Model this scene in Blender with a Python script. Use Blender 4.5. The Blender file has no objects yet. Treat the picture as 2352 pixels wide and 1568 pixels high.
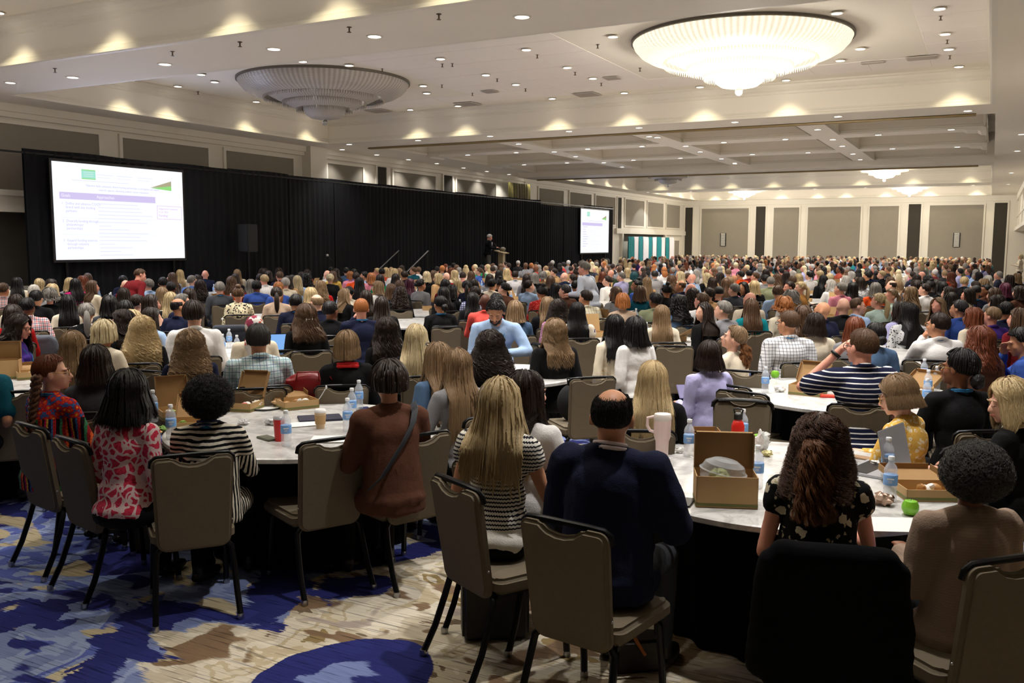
import bpy, bmesh, math, random
import numpy as np
from mathutils import Vector, Matrix, noise
sc = bpy.context.scene
C = sc.collection
PI = math.pi
random.seed(7)
RNG = np.random.default_rng(7)

# ---------------------------------------------------------------- camera
CAM_H, FPX, W, H = 2.0, 2080.0, 2352, 1568
YAW, PITCH, ROLL = math.radians(27.78792), math.radians(6.161907), math.radians(0.217202)
def cam_axes():
    cy, sy, cp, sp = math.cos(YAW), math.sin(YAW), math.cos(PITCH), math.sin(PITCH)
    f = np.array([-sy*cp, cy*cp, -sp]); r = np.array([cy, sy, 0.0]); u = np.cross(r, f)
    cr, sr = math.cos(ROLL), math.sin(ROLL)
    return cr*r + sr*u, -sr*r + cr*u, f
AR, AU, AF = cam_axes()
cam_data = bpy.data.cameras.new('camera'); cam = bpy.data.objects.new('camera', cam_data); C.objects.link(cam)
cam_data.sensor_width = 36.0; cam_data.lens = FPX/W*36.0; cam_data.clip_end = 300; cam_data.clip_start = 0.05
cam.matrix_world = Matrix(((AR[0], AU[0], -AF[0], 0), (AR[1], AU[1], -AF[1], 0), (AR[2], AU[2], -AF[2], CAM_H), (0, 0, 0, 1)))
sc.camera = cam
cam_data.dof.use_dof = True; cam_data.dof.focus_distance = 7.0; cam_data.dof.aperture_fstop = 9.0

def at(x, y, z):
    """the point at height z that the photograph shows at pixel x, y (used to survey the room)"""
    d = AF*FPX + AR*(x-W/2) - AU*(y-H/2)
    t = (z-CAM_H)/d[2]
    return Vector((d[0]*t, d[1]*t, z))
def view_az(x, y):
    """angle of the line of sight to a floor point, counter-clockwise from +Y"""
    return math.atan2(-x, y)

# ---------------------------------------------------------------- world and view
world = bpy.data.worlds.new('world'); sc.world = world; world.use_nodes = True
world.node_tree.nodes['Background'].inputs[0].default_value = (0.5, 0.48, 0.45, 1)
world.node_tree.nodes['Background'].inputs[1].default_value = 0.05
sc.view_settings.view_transform = 'Standard'; sc.view_settings.look = 'None'
sc.view_settings.gamma = 1.0; sc.view_settings.use_curve_mapping = False
sc.view_settings.exposure = EXPOSURE = 0.5
sc.cycles.max_bounces = 5; sc.cycles.diffuse_bounces = 4; sc.cycles.adaptive_threshold = 0.03; sc.cycles.glossy_bounces = 2
sc.cycles.transmission_bounces = 4; sc.cycles.transparent_max_bounces = 6
sc.cycles.sample_clamp_indirect = 4.0; sc.cycles.caustics_reflective = False; sc.cycles.caustics_refractive = False

# light: recessed downlights (spot lamps), two lit chandeliers per bay row, shelf up-lights
WARM = (1.0, 0.93, 0.82); COOL = (1.0, 0.96, 0.92)
P_DOWN, P_CHAND, P_WASH = 178.0, 300.0, 44.0
def lamp(name, kind, loc, power, color=WARM, rot=(0, 0, 0), **kw):
    d = bpy.data.lights.new(name, kind); d.energy = power; d.color = color
    for k, v in kw.items(): setattr(d, k, v)
    o = bpy.data.objects.new(name, d); C.objects.link(o); o.location = loc; o.rotation_euler = rot
    return o

# ---------------------------------------------------------------- helpers
class MB:
    """collects shapes into one mesh"""
    def __init__(s): s.v = []; s.f = []; s.m = []; s.mi = 0
    def add(s, vs, fs):
        n = len(s.v); s.v += [tuple(v) for v in vs]; s.f += [tuple(i+n for i in f) for f in fs]; s.m += [s.mi]*len(fs); return s
    def box(s, x0, x1, y0, y1, z0, z1):
        return s.add([(x0,y0,z0),(x1,y0,z0),(x1,y1,z0),(x0,y1,z0),(x0,y0,z1),(x1,y0,z1),(x1,y1,z1),(x0,y1,z1)],
                     [(0,3,2,1),(4,5,6,7),(0,1,5,4),(1,2,6,5),(2,3,7,6),(3,0,4,7)])
    def obox(s, M, x0, x1, y0, y1, z0, z1):
        t = MB().box(x0, x1, y0, y1, z0, z1)
        return s.add([M @ Vector(v) for v in t.v], t.f)
    def tube(s, pts, r, n=8, cap=True):
        pts = [Vector(p) for p in pts]; k = len(pts)
        rr = r if isinstance(r, (list, tuple)) else [r]*k
        up = Vector((0, 0, 1)); vs = []; prev = None
        for i, p in enumerate(pts):
            t = (pts[min(i+1, k-1)]-pts[max(i-1, 0)]).normalized()
            if prev is None:
                a = t.cross(up if abs(t.z) < 0.9 else Vector((1, 0, 0))).normalized()
            else:
                a = (prev - t*prev.dot(t)).normalized()
            prev = a; b = t.cross(a)
            for j in range(n):
                th = 2*PI*j/n; vs.append(p + (a*math.cos(th)+b*math.sin(th))*rr[i])
        fs = [(i*n+j, i*n+(j+1) % n, (i+1)*n+(j+1) % n, (i+1)*n+j) for i in range(k-1) for j in range(n)]
        if cap: fs += [tuple(range(n-1, -1, -1)), tuple((k-1)*n+j for j in range(n))]
        return s.add(vs, fs)
    def lathe(s, prof, n=24, cx=0, cy=0, cz=0, sx=1, sy=1):
        vs = [(cx+r*math.cos(2*PI*j/n)*sx, cy+r*math.sin(2*PI*j/n)*sy, cz+z) for r, z in prof for j in range(n)]
        k = len(prof)
        fs = [(i*n+j, i*n+(j+1) % n, (i+1)*n+(j+1) % n, (i+1)*n+j) for i in range(k-1) for j in range(n)]
        if prof[0][0] > 1e-5: fs.append(tuple(range(n-1, -1, -1)))
        if prof[-1][0] > 1e-5: fs.append(tuple((k-1)*n+j for j in range(n)))
        return s.add(vs, fs)
    def prism(s, poly, y0, y1, M=None):
        """poly in x, z extruded along y"""
        n = len(poly)
        vs = [(x, y0, z) for x, z in poly]+[(x, y1, z) for x, z in poly]
        if M is not None: vs = [M @ Vector(v) for v in vs]
        return s.add(vs, [tuple(range(n)), tuple(range(2*n-1, n-1, -1))]+[(i, i+n, (i+1) % n+n, (i+1) % n) for i in range(n)])
    def loop_mould(s, x0, x1, y0, y1, prof):
        """profile (inward offset, z) swept round the inside of a rectangle"""
        n = len(prof); vs = []
        for (cx, cy, dx, dy) in ((x0, y0, 1, 1), (x1, y0, -1, 1), (x1, y1, -1, -1), (x0, y1, 1, -1)):
            vs += [(cx+dx*o, cy+dy*o, z) for o, z in prof]
        fs = [(c*n+i, c*n+i+1, ((c+1) % 4)*n+i+1, ((c+1) % 4)*n+i) for c in range(4) for i in range(n-1)]
        return s.add(vs, fs)
    def ball(s, c, r, n=12, k=8):
        r = (r, r, r) if not isinstance(r, (tuple, list)) else r
        vs = [(c[0], c[1], c[2]+r[2])]
        for i in range(1, k):
            a = PI*i/k
            vs += [(c[0]+r[0]*math.sin(a)*math.cos(2*PI*j/n), c[1]+r[1]*math.sin(a)*math.sin(2*PI*j/n), c[2]+r[2]*math.cos(a)) for j in range(n)]
        vs.append((c[0], c[1], c[2]-r[2]))
        fs = [(0, 1+j, 1+(j+1) % n) for j in range(n)]
        fs += [(1+i*n+j, 1+(i+1)*n+j, 1+(i+1)*n+(j+1) % n, 1+i*n+(j+1) % n) for i in range(k-2) for j in range(n)]
        L = len(vs)-1; fs += [(L, 1+(k-2)*n+(j+1) % n, 1+(k-2)*n+j) for j in range(n)]
        return s.add(vs, fs)
    def mesh(s, name, smooth=False, bevel=0, seg=2):
        me = bpy.data.meshes.new(name); me.from_pydata(s.v, [], s.f)
        if any(s.m): me.polygons.foreach_set('material_index', s.m)
        bm = bmesh.new(); bm.from_mesh(me)
        if bevel:
            bmesh.ops.remove_doubles(bm, verts=bm.verts, dist=1e-5)
            es = [e for e in bm.edges if len(e.link_faces) == 2 and e.calc_face_angle(0) > 0.6]
            bmesh.ops.bevel(bm, geom=es, offset=bevel, segments=seg, affect='EDGES', clamp_overlap=True)
        bmesh.ops.recalc_face_normals(bm, faces=bm.faces)
        bm.to_mesh(me); bm.free()
        if smooth: shade(me, 0.7 if smooth is True else smooth)
        return me
    def build(s, name, mat, parent=None, **kw):
        return obj(name, s.mesh(name, **kw), mat, parent)
def shade(me, ang=0.7):
    me.polygons.foreach_set('use_smooth', [True]*len(me.polygons))
    try: me.set_sharp_from_angle(angle=ang)
    except Exception: pass
def obj(name, me, mat=None, parent=None, loc=None, rz=None):
    o = bpy.data.objects.new(name, me); C.objects.link(o)
    if mat is not None and me is not None:
        ms = mat if isinstance(mat, (list, tuple)) else [mat]
        if len(me.materials) == 0:
            for m in ms: me.materials.append(m)
        else:
            for i, m in enumerate(ms):
                if me.materials[i] != m: o.material_slots[i].link = 'OBJECT'; o.material_slots[i].material = m
    if parent is not None: o.parent = parent
    if loc is not None: o.location = loc
    if rz is not None: o.rotation_euler = (0, 0, rz)
    return o
def tag(o, label, cat, group=None):
    o['label'] = label; o['category'] = cat
    if group: o['group'] = group
    return o
def struct(o): o['kind'] = 'structure'; return o
def stuff(o): o['kind'] = 'stuff'; return o
def empty(name, loc=(0, 0, 0), rz=0):
    o = bpy.data.objects.new(name, None); C.objects.link(o); o.location = loc; o.rotation_euler = (0, 0, rz); o.empty_display_size = .1
    return o
def dup(root, loc=None, rz=None, color=None, label=None, group=None, cat=None):
    def cp(o, par):
        c = o.copy(); C.objects.link(c); c.parent = par
        for ch in KIDS(o): cp(ch, c)
        return c
    r = cp(root, None)
    if loc is not None: r.location = loc
    if rz is not None: r.rotation_euler = (0, 0, rz)
    if label: r['label'] = label
    if cat: r['category'] = cat
    if group: r['group'] = group
    return r
_kids = {}
def KIDS(o):
    if o.name not in _kids: _kids[o.name] = [c for c in C.objects if c.parent == o]
    return _kids[o.name]

# ---------------------------------------------------------------- materials
def lin(c):
    """sRGB 0-255 triple to linear"""
    return tuple((x/255/12.92 if x/255 <= .04045 else ((x/255+.055)/1.055)**2.4) for x in c)+(1.0,)
class NT:
    def __init__(s, name):
        s.mat = bpy.data.materials.new(name); s.mat.use_nodes = True; s.t = s.mat.node_tree
        s.b = s.t.nodes['Principled BSDF']; s.out = s.t.nodes['Material Output']
    def n(s, typ, **kw):
        nd = s.t.nodes.new('ShaderNode'+typ)
        for k, v in kw.items():
            if k.startswith('i_'): nd.inputs[k[2:].replace('_', ' ')].default_value = v
            elif k.startswith('n'): nd.inputs[int(k[1:])].default_value = v
            else: setattr(nd, k, v)
        return nd
    def l(s, a, b): s.t.links.new(a, b)
    def math(s, op, a, b=None, c=None, clamp=False):
        nd = s.n('Math', operation=op); nd.use_clamp = clamp
        for i, x in enumerate((a, b, c)):
            if x is None: continue
            if isinstance(x, (int, float)): nd.inputs[i].default_value = x
            else: s.l(x, nd.inputs[i])
        return nd.outputs[0]
    def mix(s, fac, a, b, bt='MIX'):
        nd = s.n('Mix', data_type='RGBA', blend_type=bt)
        for sock, x in ((nd.inputs[0], fac), (nd.inputs[6], a), (nd.inputs[7], b)):
            if isinstance(x, (int, float)): sock.default_value = x
            elif isinstance(x, tuple): sock.default_value = x
            else: s.l(x, sock)
        return nd.outputs[2]
    def coords(s, kind='Object', scale=(1, 1, 1), rot=(0, 0, 0), loc=(0, 0, 0)):
        tc = s.n('TexCoord'); mp = s.n('Mapping'); mp.inputs['Scale'].default_value = scale; mp.inputs['Rotation'].default_value = rot
        mp.inputs['Location'].default_value = loc
        s.l(tc.outputs[kind], mp.inputs[0]); return mp.outputs[0]
    def noise(s, vec, scale, detail=3, rough=.5, dist=0):
        nd = s.n('TexNoise'); nd.inputs['Scale'].default_value = scale; nd.inputs['Detail'].default_value = detail
        nd.inputs['Roughness'].default_value = rough; nd.inputs['Distortion'].default_value = dist
        if vec is not None: s.l(vec, nd.inputs['Vector'])
        return nd.outputs[0]
    def ramp(s, fac, stops, interp='LINEAR'):
        nd = s.n('ValToRGB'); nd.color_ramp.interpolation = interp; e = nd.color_ramp.elements
        while len(e) < len(stops): e.new(0.5)
        for i, (p, c) in enumerate(stops): e[i].position = p; e[i].color = c if len(c) == 4 else lin(c)
        s.l(fac, nd.inputs[0]); return nd.outputs[0]
    def bump(s, h, strength=.3, dist=.01):
        nd = s.n('Bump'); nd.inputs['Strength'].default_value = strength; nd.inputs['Distance'].default_value = dist
        s.l(h, nd.inputs['Height']); s.l(nd.outputs[0], s.b.inputs['Normal'])
    def col(s, c):
        if isinstance(c, tuple): s.b.inputs['Base Color'].default_value = c
        else: s.l(c, s.b.inputs['Base Color'])
        return s
_mats = {}
def plain(name, rgb, rough=.6, metal=0, spec=.5, bump=None, var=0, vscale=8, emit=None, trans=0):
    if name in _mats: return _mats[name]
    t = NT(name); c = lin(rgb)
    if var:
        nz = t.noise(t.coords(), vscale, 4)
        t.col(t.mix(nz, tuple(x*(1-var) for x in c[:3])+(1,), tuple(min(1, x*(1+var)) for x in c[:3])+(1,)))
    else: t.col(c)
    t.b.inputs['Roughness'].default_value = rough; t.b.inputs['Metallic'].default_value = metal
    t.b.inputs['Specular IOR Level'].default_value = spec
    if bump: t.bump(t.noise(t.coords(), bump[0], 3), bump[1], bump[2])
    if emit: t.b.inputs['Emission Color'].default_value = lin(emit[0]); t.b.inputs['Emission Strength'].default_value = emit[1]
    if trans: t.b.inputs['Transmission Weight'].default_value = trans
    _mats[name] = t.mat; return t.mat
M_PAINT = plain('ceiling_paint', (234, 227, 213), .7, var=.03, vscale=.6)
M_WHITE = plain('trim_paint', (228, 222, 208), .5, var=.02)
M_TILE = plain('acoustic_tile', (238, 230, 222), .9, bump=(260, .3, .002), var=.03, vscale=2)
M_TAUPE = plain('wall_fabric', (142, 135, 122), .95, bump=(300, .3, .002), var=.06, vscale=5)
M_DARKP = plain('dark_wall_fabric', (58, 54, 46), .95, var=.06, vscale=5)
M_BLACK = plain('black_plastic', (14, 14, 16), .45)
M_METAL = plain('dark_frame_metal', (22, 22, 24), .35, metal=.6)
M_CHROME = plain('brushed_metal', (170, 170, 172), .3, metal=1)
def m_disc():
    t = NT('lamp_lens'); t.b.inputs['Emission Color'].default_value = (1, .97, .92, 1); t.b.inputs['Emission Strength'].default_value = 5; t.mat.cycles.emission_sampling = 'NONE'
    return t.mat
M_LENS = m_disc()
def m_carpet():
    t = NT('patterned_carpet')
    v = t.coords(scale=(1, 1, 1)); sep = t.n('SeparateXYZ'); t.l(v, sep.inputs[0])
    vw = t.coords(scale=(.55, .8, 1), rot=(0, 0, .35))
    streak = t.noise(t.coords(scale=(3.2, 74, 1), rot=(0, 0, -.42)), 1.0, 2)
    streak2 = t.noise(t.coords(scale=(6.0, 160, 1), rot=(0, 0, -.42)), 1.0, 1)
    dx = t.math('MULTIPLY', t.math('SUBTRACT', streak, .5), .05)
    n1 = t.math('ADD', t.noise(vw, 1.15, 2.5, .55, .8), dx)
    n2 = t.math('ADD', t.noise(t.coords(scale=(.8, .9, 1), loc=(7, 3, 0), rot=(0, 0, .3)), 1.6, 3, .55, 1.0), dx)
    n3 = t.math('ADD', t.noise(t.coords(scale=(1, 1.2, 1), loc=(-4, 9, 0)), 2.2, 3, .5, .6), dx)
    n4 = t.math('ADD', t.noise(t.coords(scale=(.9, 1.3, 1), loc=(3, -6, 0), rot=(0, 0, -.3)), 1.9, 2.5, .5, .7), dx)
    # tan field: beige ground, brown, olive and cream lobes with crisp edges
    tan = t.ramp(n2, [(0, (120, 104, 84)), (.41, (206, 194, 170)), (.475, (224, 214, 194)), (.535, (200, 184, 152)), (.57, (222, 210, 186)), (.63, (156, 134, 92)), (.68, (214, 202, 180))], 'CONSTANT')
    tan = t.mix(t.math('MULTIPLY', t.math('SUBTRACT', n4, .57), 50, clamp=True), tan, lin((132, 108, 84)))
    tan = t.mix(t.math('MULTIPLY', t.math('SUBTRACT', .385, n4), 50, clamp=True), tan, lin((186, 172, 160)))
    # blue field: periwinkle ground, mid blue and navy lobes, cream patches
    blue = t.ramp(n2, [(0, (44, 48, 112)), (.42, (126, 140, 184)), (.50, (150, 164, 200)), (.545, (92, 106, 176)), (.60, (136, 150, 192)), (.655, (196, 184, 152)), (.70, (50, 54, 120))], 'CONSTANT')
    blue = t.mix(t.math('MULTIPLY', t.math('SUBTRACT', n4, .58), 50, clamp=True), blue, lin((190, 176, 144)))
    blue = t.mix(t.math('MULTIPLY', t.math('SUBTRACT', .40, n4), 50, clamp=True), blue, lin((48, 52, 118)))
    # blue is towards -X, tan towards +X, edge warped
    fx = t.math('ADD', t.math('MULTIPLY', t.math('ADD', sep.outputs[0], 3.35), -.9), t.math('MULTIPLY', t.math('SUBTRACT', sep.outputs[1], 3.3), .25))
    fx = t.math('ADD', fx, t.math('MULTIPLY', t.math('SUBTRACT', n1, .5), 2.6))
    side = t.math('MULTIPLY', t.math('ADD', fx, 0), 60, clamp=True)
    far = t.math('GREATER_THAN', n1, .52)
    nearm = t.math('LESS_THAN', sep.outputs[1], 5.6)
    side = t.mix(nearm, far, side)
    base = t.mix(side, tan, blue)
    band = t.math('MULTIPLY', t.math('SUBTRACT', .20, t.math('ABSOLUTE', t.math('SUBTRACT', t.math('ADD', fx, t.math('MULTIPLY', t.math('SUBTRACT', n3, .5), .9)), .22))), 50, clamp=True)
    base = t.mix(t.math('MULTIPLY', band, nearm), base, lin((46, 50, 112)))
    # the navy lobe in the foreground
    px = t.math('DIVIDE', t.math('SUBTRACT', sep.outputs[0], -2.52), .40); py = t.math('DIVIDE', t.math('SUBTRACT', sep.outputs[1], 3.02), .62)
    rr = t.math('ADD', t.math('MULTIPLY', px, px), t.math('MULTIPLY', py, py))
    rr = t.math('ADD', rr, t.math('MULTIPLY', t.math('SUBTRACT', n1, .5), 1.2))
    lobe = t.math('MULTIPLY', t.math('SUBTRACT', 1.0, rr), 40, clamp=True)
    inner = t.math('MULTIPLY', t.math('SUBTRACT', .24, t.math('ADD', rr, t.math('MULTIPLY', t.math('SUBTRACT', n3, .5), 1.0))), 40, clamp=True)
    navy = t.mix(inner, lin((46, 50, 112)), lin((126, 140, 190)))
    base = t.mix(lobe, base, navy)
    s = t.ramp(streak, [(0, (90, 90, 100)), (.34, (130, 130, 138)), (.40, (238, 238, 240)), (.55, (250, 250, 250)), (.64, (255, 255, 255)), (1, (255, 255, 255))])
    base = t.mix(.75, base, s, 'MULTIPLY')
    s2 = t.ramp(streak2, [(0, (205, 205, 205)), (.5, (250, 250, 250)), (1, (255, 255, 255))])
    base = t.mix(.8, base, s2, 'MULTIPLY')
    t.col(base); t.b.inputs['Roughness'].default_value = 1; t.b.inputs['Specular IOR Level'].default_value = .1
    t.bump(t.noise(t.coords(), 420, 2), .5, .006)
    return t.mat
M_CARPET = m_carpet()
# ---------------------------------------------------------------- room shell
ZS, ZC = 5.05, 5.86            # soffit and bay ceiling heights
XL, XR, YB, YF = -19.6, 1.25, 63.5, -2.6
BX0, BX1 = -18.5, -0.1         # bays in x
def sbox(name, x0, x1, y0, y1, z0, z1, m, parent=None):
    o = MB().box(x0, x1, y0, y1, z0, z1).build(name, m, parent)
    return struct(o) if parent is None else o
sbox('floor', XL-.2, 2.6, YF-.2, YB+.2, -.2, 0, M_CARPET)
ceiling = struct(obj('ceiling', MB().box(XL-.2, 2.6, YF-.2, YB+.2, ZC, ZC+.2).mesh('ceiling'), M_PAINT))
wl = sbox('wall_left', XL-.3, XL, YF, YB, 0, ZC, M_WHITE)
wb = sbox('wall_back', XL-.3, 2.6, YB, YB+.3, 0, ZC, M_WHITE)
wf = sbox('wall_front', XL-.3, 2.6, YF-.3, YF, 0, ZC, plain('low_bounce_dark', (44, 40, 36), .9))  # unseen wall behind the camera, coloured dark to cut bounced light
wr = sbox('wall_right', XR, XR+.3, YF, YB, 2.9, ZC, M_WHITE)
sbox('wall_recess', 2.4, 2.6, YF, YB, 0, 2.9, M_TAUPE)
sbox('trim_1', XR, 2.4, YF, YB, 2.88, 2.98, M_WHITE)      # underside of the balcony
# beams and side soffits, one object each
sbox('ceiling_beam', XL, BX0, YF, YB, ZS, ZC, M_PAINT); sbox('ceiling_beam', BX1, XR, YF, YB, ZS, ZC, M_PAINT)
for (y0, y1, z) in ((10.35, 12.2, ZS), (22.75, 24.25, ZS), (35.6, 37.3, 4.87), (50.45, 52.6, ZS), (63.2, 63.5, ZS)):
    sbox('ceiling_beam', BX0, BX1, y0, y1, z, ZC, M_PAINT)
BAYS = [(YF, 10.35), (12.2, 22.75), (37.3, 50.45), (52.6, 63.2)]
crown = [(0, ZC-.27), (.025, ZC-.25), (.025, ZC-.20), (.07, ZC-.17), (.12, ZC-.10), (.13, ZC-.05), (.18, ZC-.04), (.18, ZC)]
shelf = [(0, ZS+.17), (.025, ZS+.165), (.03, ZS+.13), (.055, ZS+.12), (.055, ZS+.075), (.09, ZS+.065), (.10, ZS+.01), (.07, ZS), (0, ZS)]
for (y0, y1) in BAYS:
    m = MB(); m.loop_mould(BX0, BX1, y0, y1, crown); m.loop_mould(BX0, BX1, y0, y1, shelf)
    struct(m.build('ceiling_trim', M_WHITE))
# moveable wall tracks
M_TRACK = plain('track_bronze', (150, 128, 84), .4, metal=.3)
for (y0, z, x0, x1) in ((24.0, ZS, -17.9, -.5), (37.05, 4.87, -18.3, -.6)):
    m = MB(); m.box(x0, x1, y0, y0+.05, z-.05, z); m.box(x0, x1, y0+.10, y0+.15, z-.05, z); m.box(x0, x1, y0, y0+.15, z-.012, z)
    struct(m.build('trim_2', M_TRACK))
# coffered zone
CX0, CX1, CY0, CY1 = -17.6, -.3, 24.3, 35.6
sbox('ceiling_beam', BX0, CX0, CY0-.1, CY1, ZS, ZC, M_PAINT)
xb = [(-13.5, -12.8), (-9.15, -8.45), (-4.65, -3.95)]; yb = [(27.0, 27.85), (31.3, 32.15)]
for a, b in xb: sbox('ceiling_beam', a, b, CY0-.06, CY1, ZS, ZC, M_PAINT)
for a, b in yb: sbox('ceiling_beam', CX0, CX1, a, b, ZS+.002, ZC, M_PAINT)
xs = [CX0]+[v for p in xb for v in p]+[CX1]; ys = [CY0]+[v for p in yb for v in p]+[CY1]
cc = [(0, ZC-.34), (.03, ZC-.33), (.03, ZC-.27), (.10, ZC-.20), (.16, ZC-.18), (.16, ZC-.12), (.30, ZC-.06), (.32, ZC)]
cl = [(0, ZS+.12), (.02, ZS+.11), (.02, ZS+.06), (.05, ZS+.05), (.05, ZS)]
for i in range(0, len(xs), 2):
    for j in range(0, len(ys), 2):
        m = MB(); m.loop_mould(xs[i], xs[i+1], ys[j], ys[j+1], cc); m.loop_mould(xs[i], xs[i+1], ys[j], ys[j+1], cl)
        struct(m.build('coffer_trim', M_WHITE))
for j, (a, b) in enumerate(yb):      # scrolled brackets at both ends of the cross beams
    for x, s in ((CX0, 1), (CX1, -1)):
        pr = [(x, ZS-.10), (x+s*.12, ZS-.10), (x+s*.2, ZS-.05), (x+s*.45, ZS-.045), (x+s*.55, ZS+.0), (x+s*.55, ZS+.05), (x, ZS+.05)]
        struct(MB().prism(pr, a-.02, b+.02).build('beam_bracket', M_WHITE))
# tiles in the first bay, each tile its own piece
x = -18.3; tw = 1.21
tile_m = MB().box(-tw/2+.006, tw/2-.006, -.6+.006, .6-.006, -.010, 0).mesh('ceiling_tile', bevel=.003, seg=1)
for i in range(15):
    for j in range(17):
        tx = BX0+.2+tw*(i+.5); ty = 12.45+.61+1.2*j
        if ty > 22.4: break
        if tx > -12.2 and (tx < -7.1 or tx > -1.9 or ty > 20.9) or ty > 21.3:
            t_ = obj('ceiling_tile', tile_m, M_TILE, ceiling); t_.location = (tx, ty, ZC+.004)
# vents, sprinklers, downlights
M_VENT = plain('vent_metal', (196, 188, 178), .5)
vm = MB(); vm.box(-.3, .3, -.3, .3, -.012, 0)
vent_frame = vm.mesh('vent_frame'); sm = MB()
for k in range(9): sm.box(-.27, .27, -.26+.06*k, -.235+.06*k, -.024, -.012)
vent_slat = sm.mesh('vent_slats')
def vent(px, py, i, sx=1, sy=1, label=None):
    p = at(px, py, ZC); e = empty('ceiling_vent', (p.x, p.y, ZC-.02)); e.scale = (sx, sy, 1)
    obj('vent_frame', vent_frame, M_VENT, e); obj('slats', vent_slat, plain('vent_dark', (172, 162, 150), .6), e)
    tag(e, label, 'vent')
vent(1348, 215, 0, label='grey square air vent in the tiled ceiling, below right of the lit chandelier rim', sx=1.0)
vent(1074, 237, 1, label='grey square air vent near the beam between the two chandeliers')
vent(869, 253, 2, label='grey air vent behind the unlit chandelier')
vent(1406, 177, 3, .6, .6, label='small square vent nearest the lit chandelier')
vent(1125, 208, 4, .6, .6, label='small vent beside the end of the ceiling seam')
vent(2118, 130, 5, 1.0, .6, label='oblong grey vent in the tiles right of the lit chandelier')
vent(2005, 141, 6, .8, .25, label='narrow slot vent right of the lit chandelier')
ring = MB().lathe([(.115, 0), (.115, -.012), (.09, -.014), (.085, -.004)], 20).mesh('lamp_ring', smooth=True)
lens = MB().lathe([(.086, -.006), (.0, -.006)], 20).mesh('lamp_lens')
DOWN = []
def snap(p):
    x, y = p[0], p[1]
    if CY0 < y < CY1 and CX0 < x < CX1 and abs(p[2]-ZS) < .01:
        bx = [(abs(x-(a+b_)/2), (a+b_)/2, y) for a, b_ in xb if not a < x < b_]; by = [(abs(y-(a+b_)/2), x, (a+b_)/2) for a, b_ in yb if not a < y < b_]
        if len(bx) == len(xb) and len(by) == len(yb): _, x, y = min(bx+by)
    if y > 36 and y < 37.4: p = (x, y, 4.87)
    elif 37.4 < y < 50.3 and BX0 < x < BX1 and p[2] < 5.5: y = 50.9
    elif 12.2 < y < 22.75 and BX0 < x < BX1 and p[2] < 5.5: y = 23.2 if y > 17 else 11.9
    elif 52.6 < y and p[2] < 5.5: y = 52.2
    return (x, y, p[2])
def downlight(p, power=P_DOWN, big=1.0, sp=1.9):
    p = snap(p)
    e = empty('downlight', p); e.scale = (big, big, 1)
    obj('lamp_ring', ring, M_WHITE, e); obj('lamp_lens', lens, M_LENS, e)
    DOWN.append(e)
    if power: lamp('downlight_lamp', 'SPOT', (p[0], p[1], p[2]-.03), power, COOL, spot_size=sp, spot_blend=.7, shadow_soft_size=.08)
    return e
dl5 = [(167,177),(379,147),(629,112),(860,83),(1199,38)]
for px, py in dl5: downlight(at(px, py, ZS), P_DOWN*1.2, 1.1)
for px, py in [(2223,254),(1925,267),(1688,280),(1468,293),(1307,301),(1126,312),(960,322),(802,331)]: downlight(at(px, py, ZS), P_DOWN*.8)
for px, py in [(786,343),(865,355),(938,366),(1003,375),(1065,385),(1118,393),(1169,400),(1214,407)]: downlight(at(px, py, ZS), P_DOWN*.5)
for px, py in [(493,188),(462,171),(802,150),(695,141),(972,197),(980,214),(1012,135),(1209,114),(1408,84),(1116,172),(1185,194),(1303,155),(1362,180),(1976,112),(1922,30),(1930,139),(2158,20),(2171,78),(2179,113)]:
    downlight(at(px, py, ZC-.02), P_DOWN*.8)
for px, py in [(1191,330),(1156,344),(1044,350),(1322,335),(1451,329),(1273,348),(1322,359),(1284,370),(1437,363),(1387,373),(1429,383),(1182,374),(1545,310),(1646,320),(1553,360),(1510,315),(1575,335),(1608,348),(1657,364),(1687,374),(1793,314),(1728,354),(1728,374),(1856,350),(1878,297),(1913,320),(1935,335),(1959,353),(1976,366),(2013,305),(2185,297),(2050,341),(2199,337)]:
    downlight(at(px, py, ZS), P_DOWN*.95)
for px, py in [(1488,441),(1586,440),(1687,438),(1793,436),(1879,436),(1993,433),(2111,431),(2236,428)]: downlight(at(px, py, ZS), P_DOWN*.8)
for y in (41, 47, 55, 60):
    for x in (-16.5, -11.5, -9, -6.5, -1.8): downlight((x, y, ZC-.012), P_DOWN*.9)
for y in (4.3, 6.9, 9.4):
    for x in (-16.5, -11.6, -8.8, -6.0, -3.3, -1.1): downlight((x+.4*(y > 6), y, ZC-.012), P_DOWN*2.3, sp=1.5)
for y in (11.3,):
    for x in (-16.9, -2.7, -.9): downlight((x, y, ZS), P_DOWN)
for y in (6, 14, 19, 29, 34, 44, 57): downlight((.55, y, ZS), P_DOWN*.5)
spm = MB().tube([(0, 0, 0), (0, 0, -.07)], .012, 6); spm.lathe([(.035, 0), (.035, -.008)], 10); spm.lathe([(.03, -.07), (.03, -.076)], 8)
spk = spm.mesh('sprinkler')
for px, py, z in [(126,157,ZS),(396,118,ZS),(551,96,ZS),(802,62,ZS),(1008,32,ZS),(878,157,ZC),(1015,194,ZC),(1016,146,ZC),(1085,213,ZC),(1142,180,ZC),(1039,145,ZC),(1234,125,ZC),(1373,102,ZC),(1321,165,ZC),(1207,203,ZC),(1381,190,ZC),(455,210,ZC),(2161,36,ZC),(2176,91,ZC),(2182,127,ZC),(1470,156,ZC)]:
    o = obj('sprinkler', spk, plain('sprinkler_brass', (96, 78, 56), .4, metal=.5)); o.location = at(px, py, z)
    tag(o, 'small dark sprinkler head hanging from the ceiling', 'sprinkler', 'ceiling sprinklers')
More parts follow.
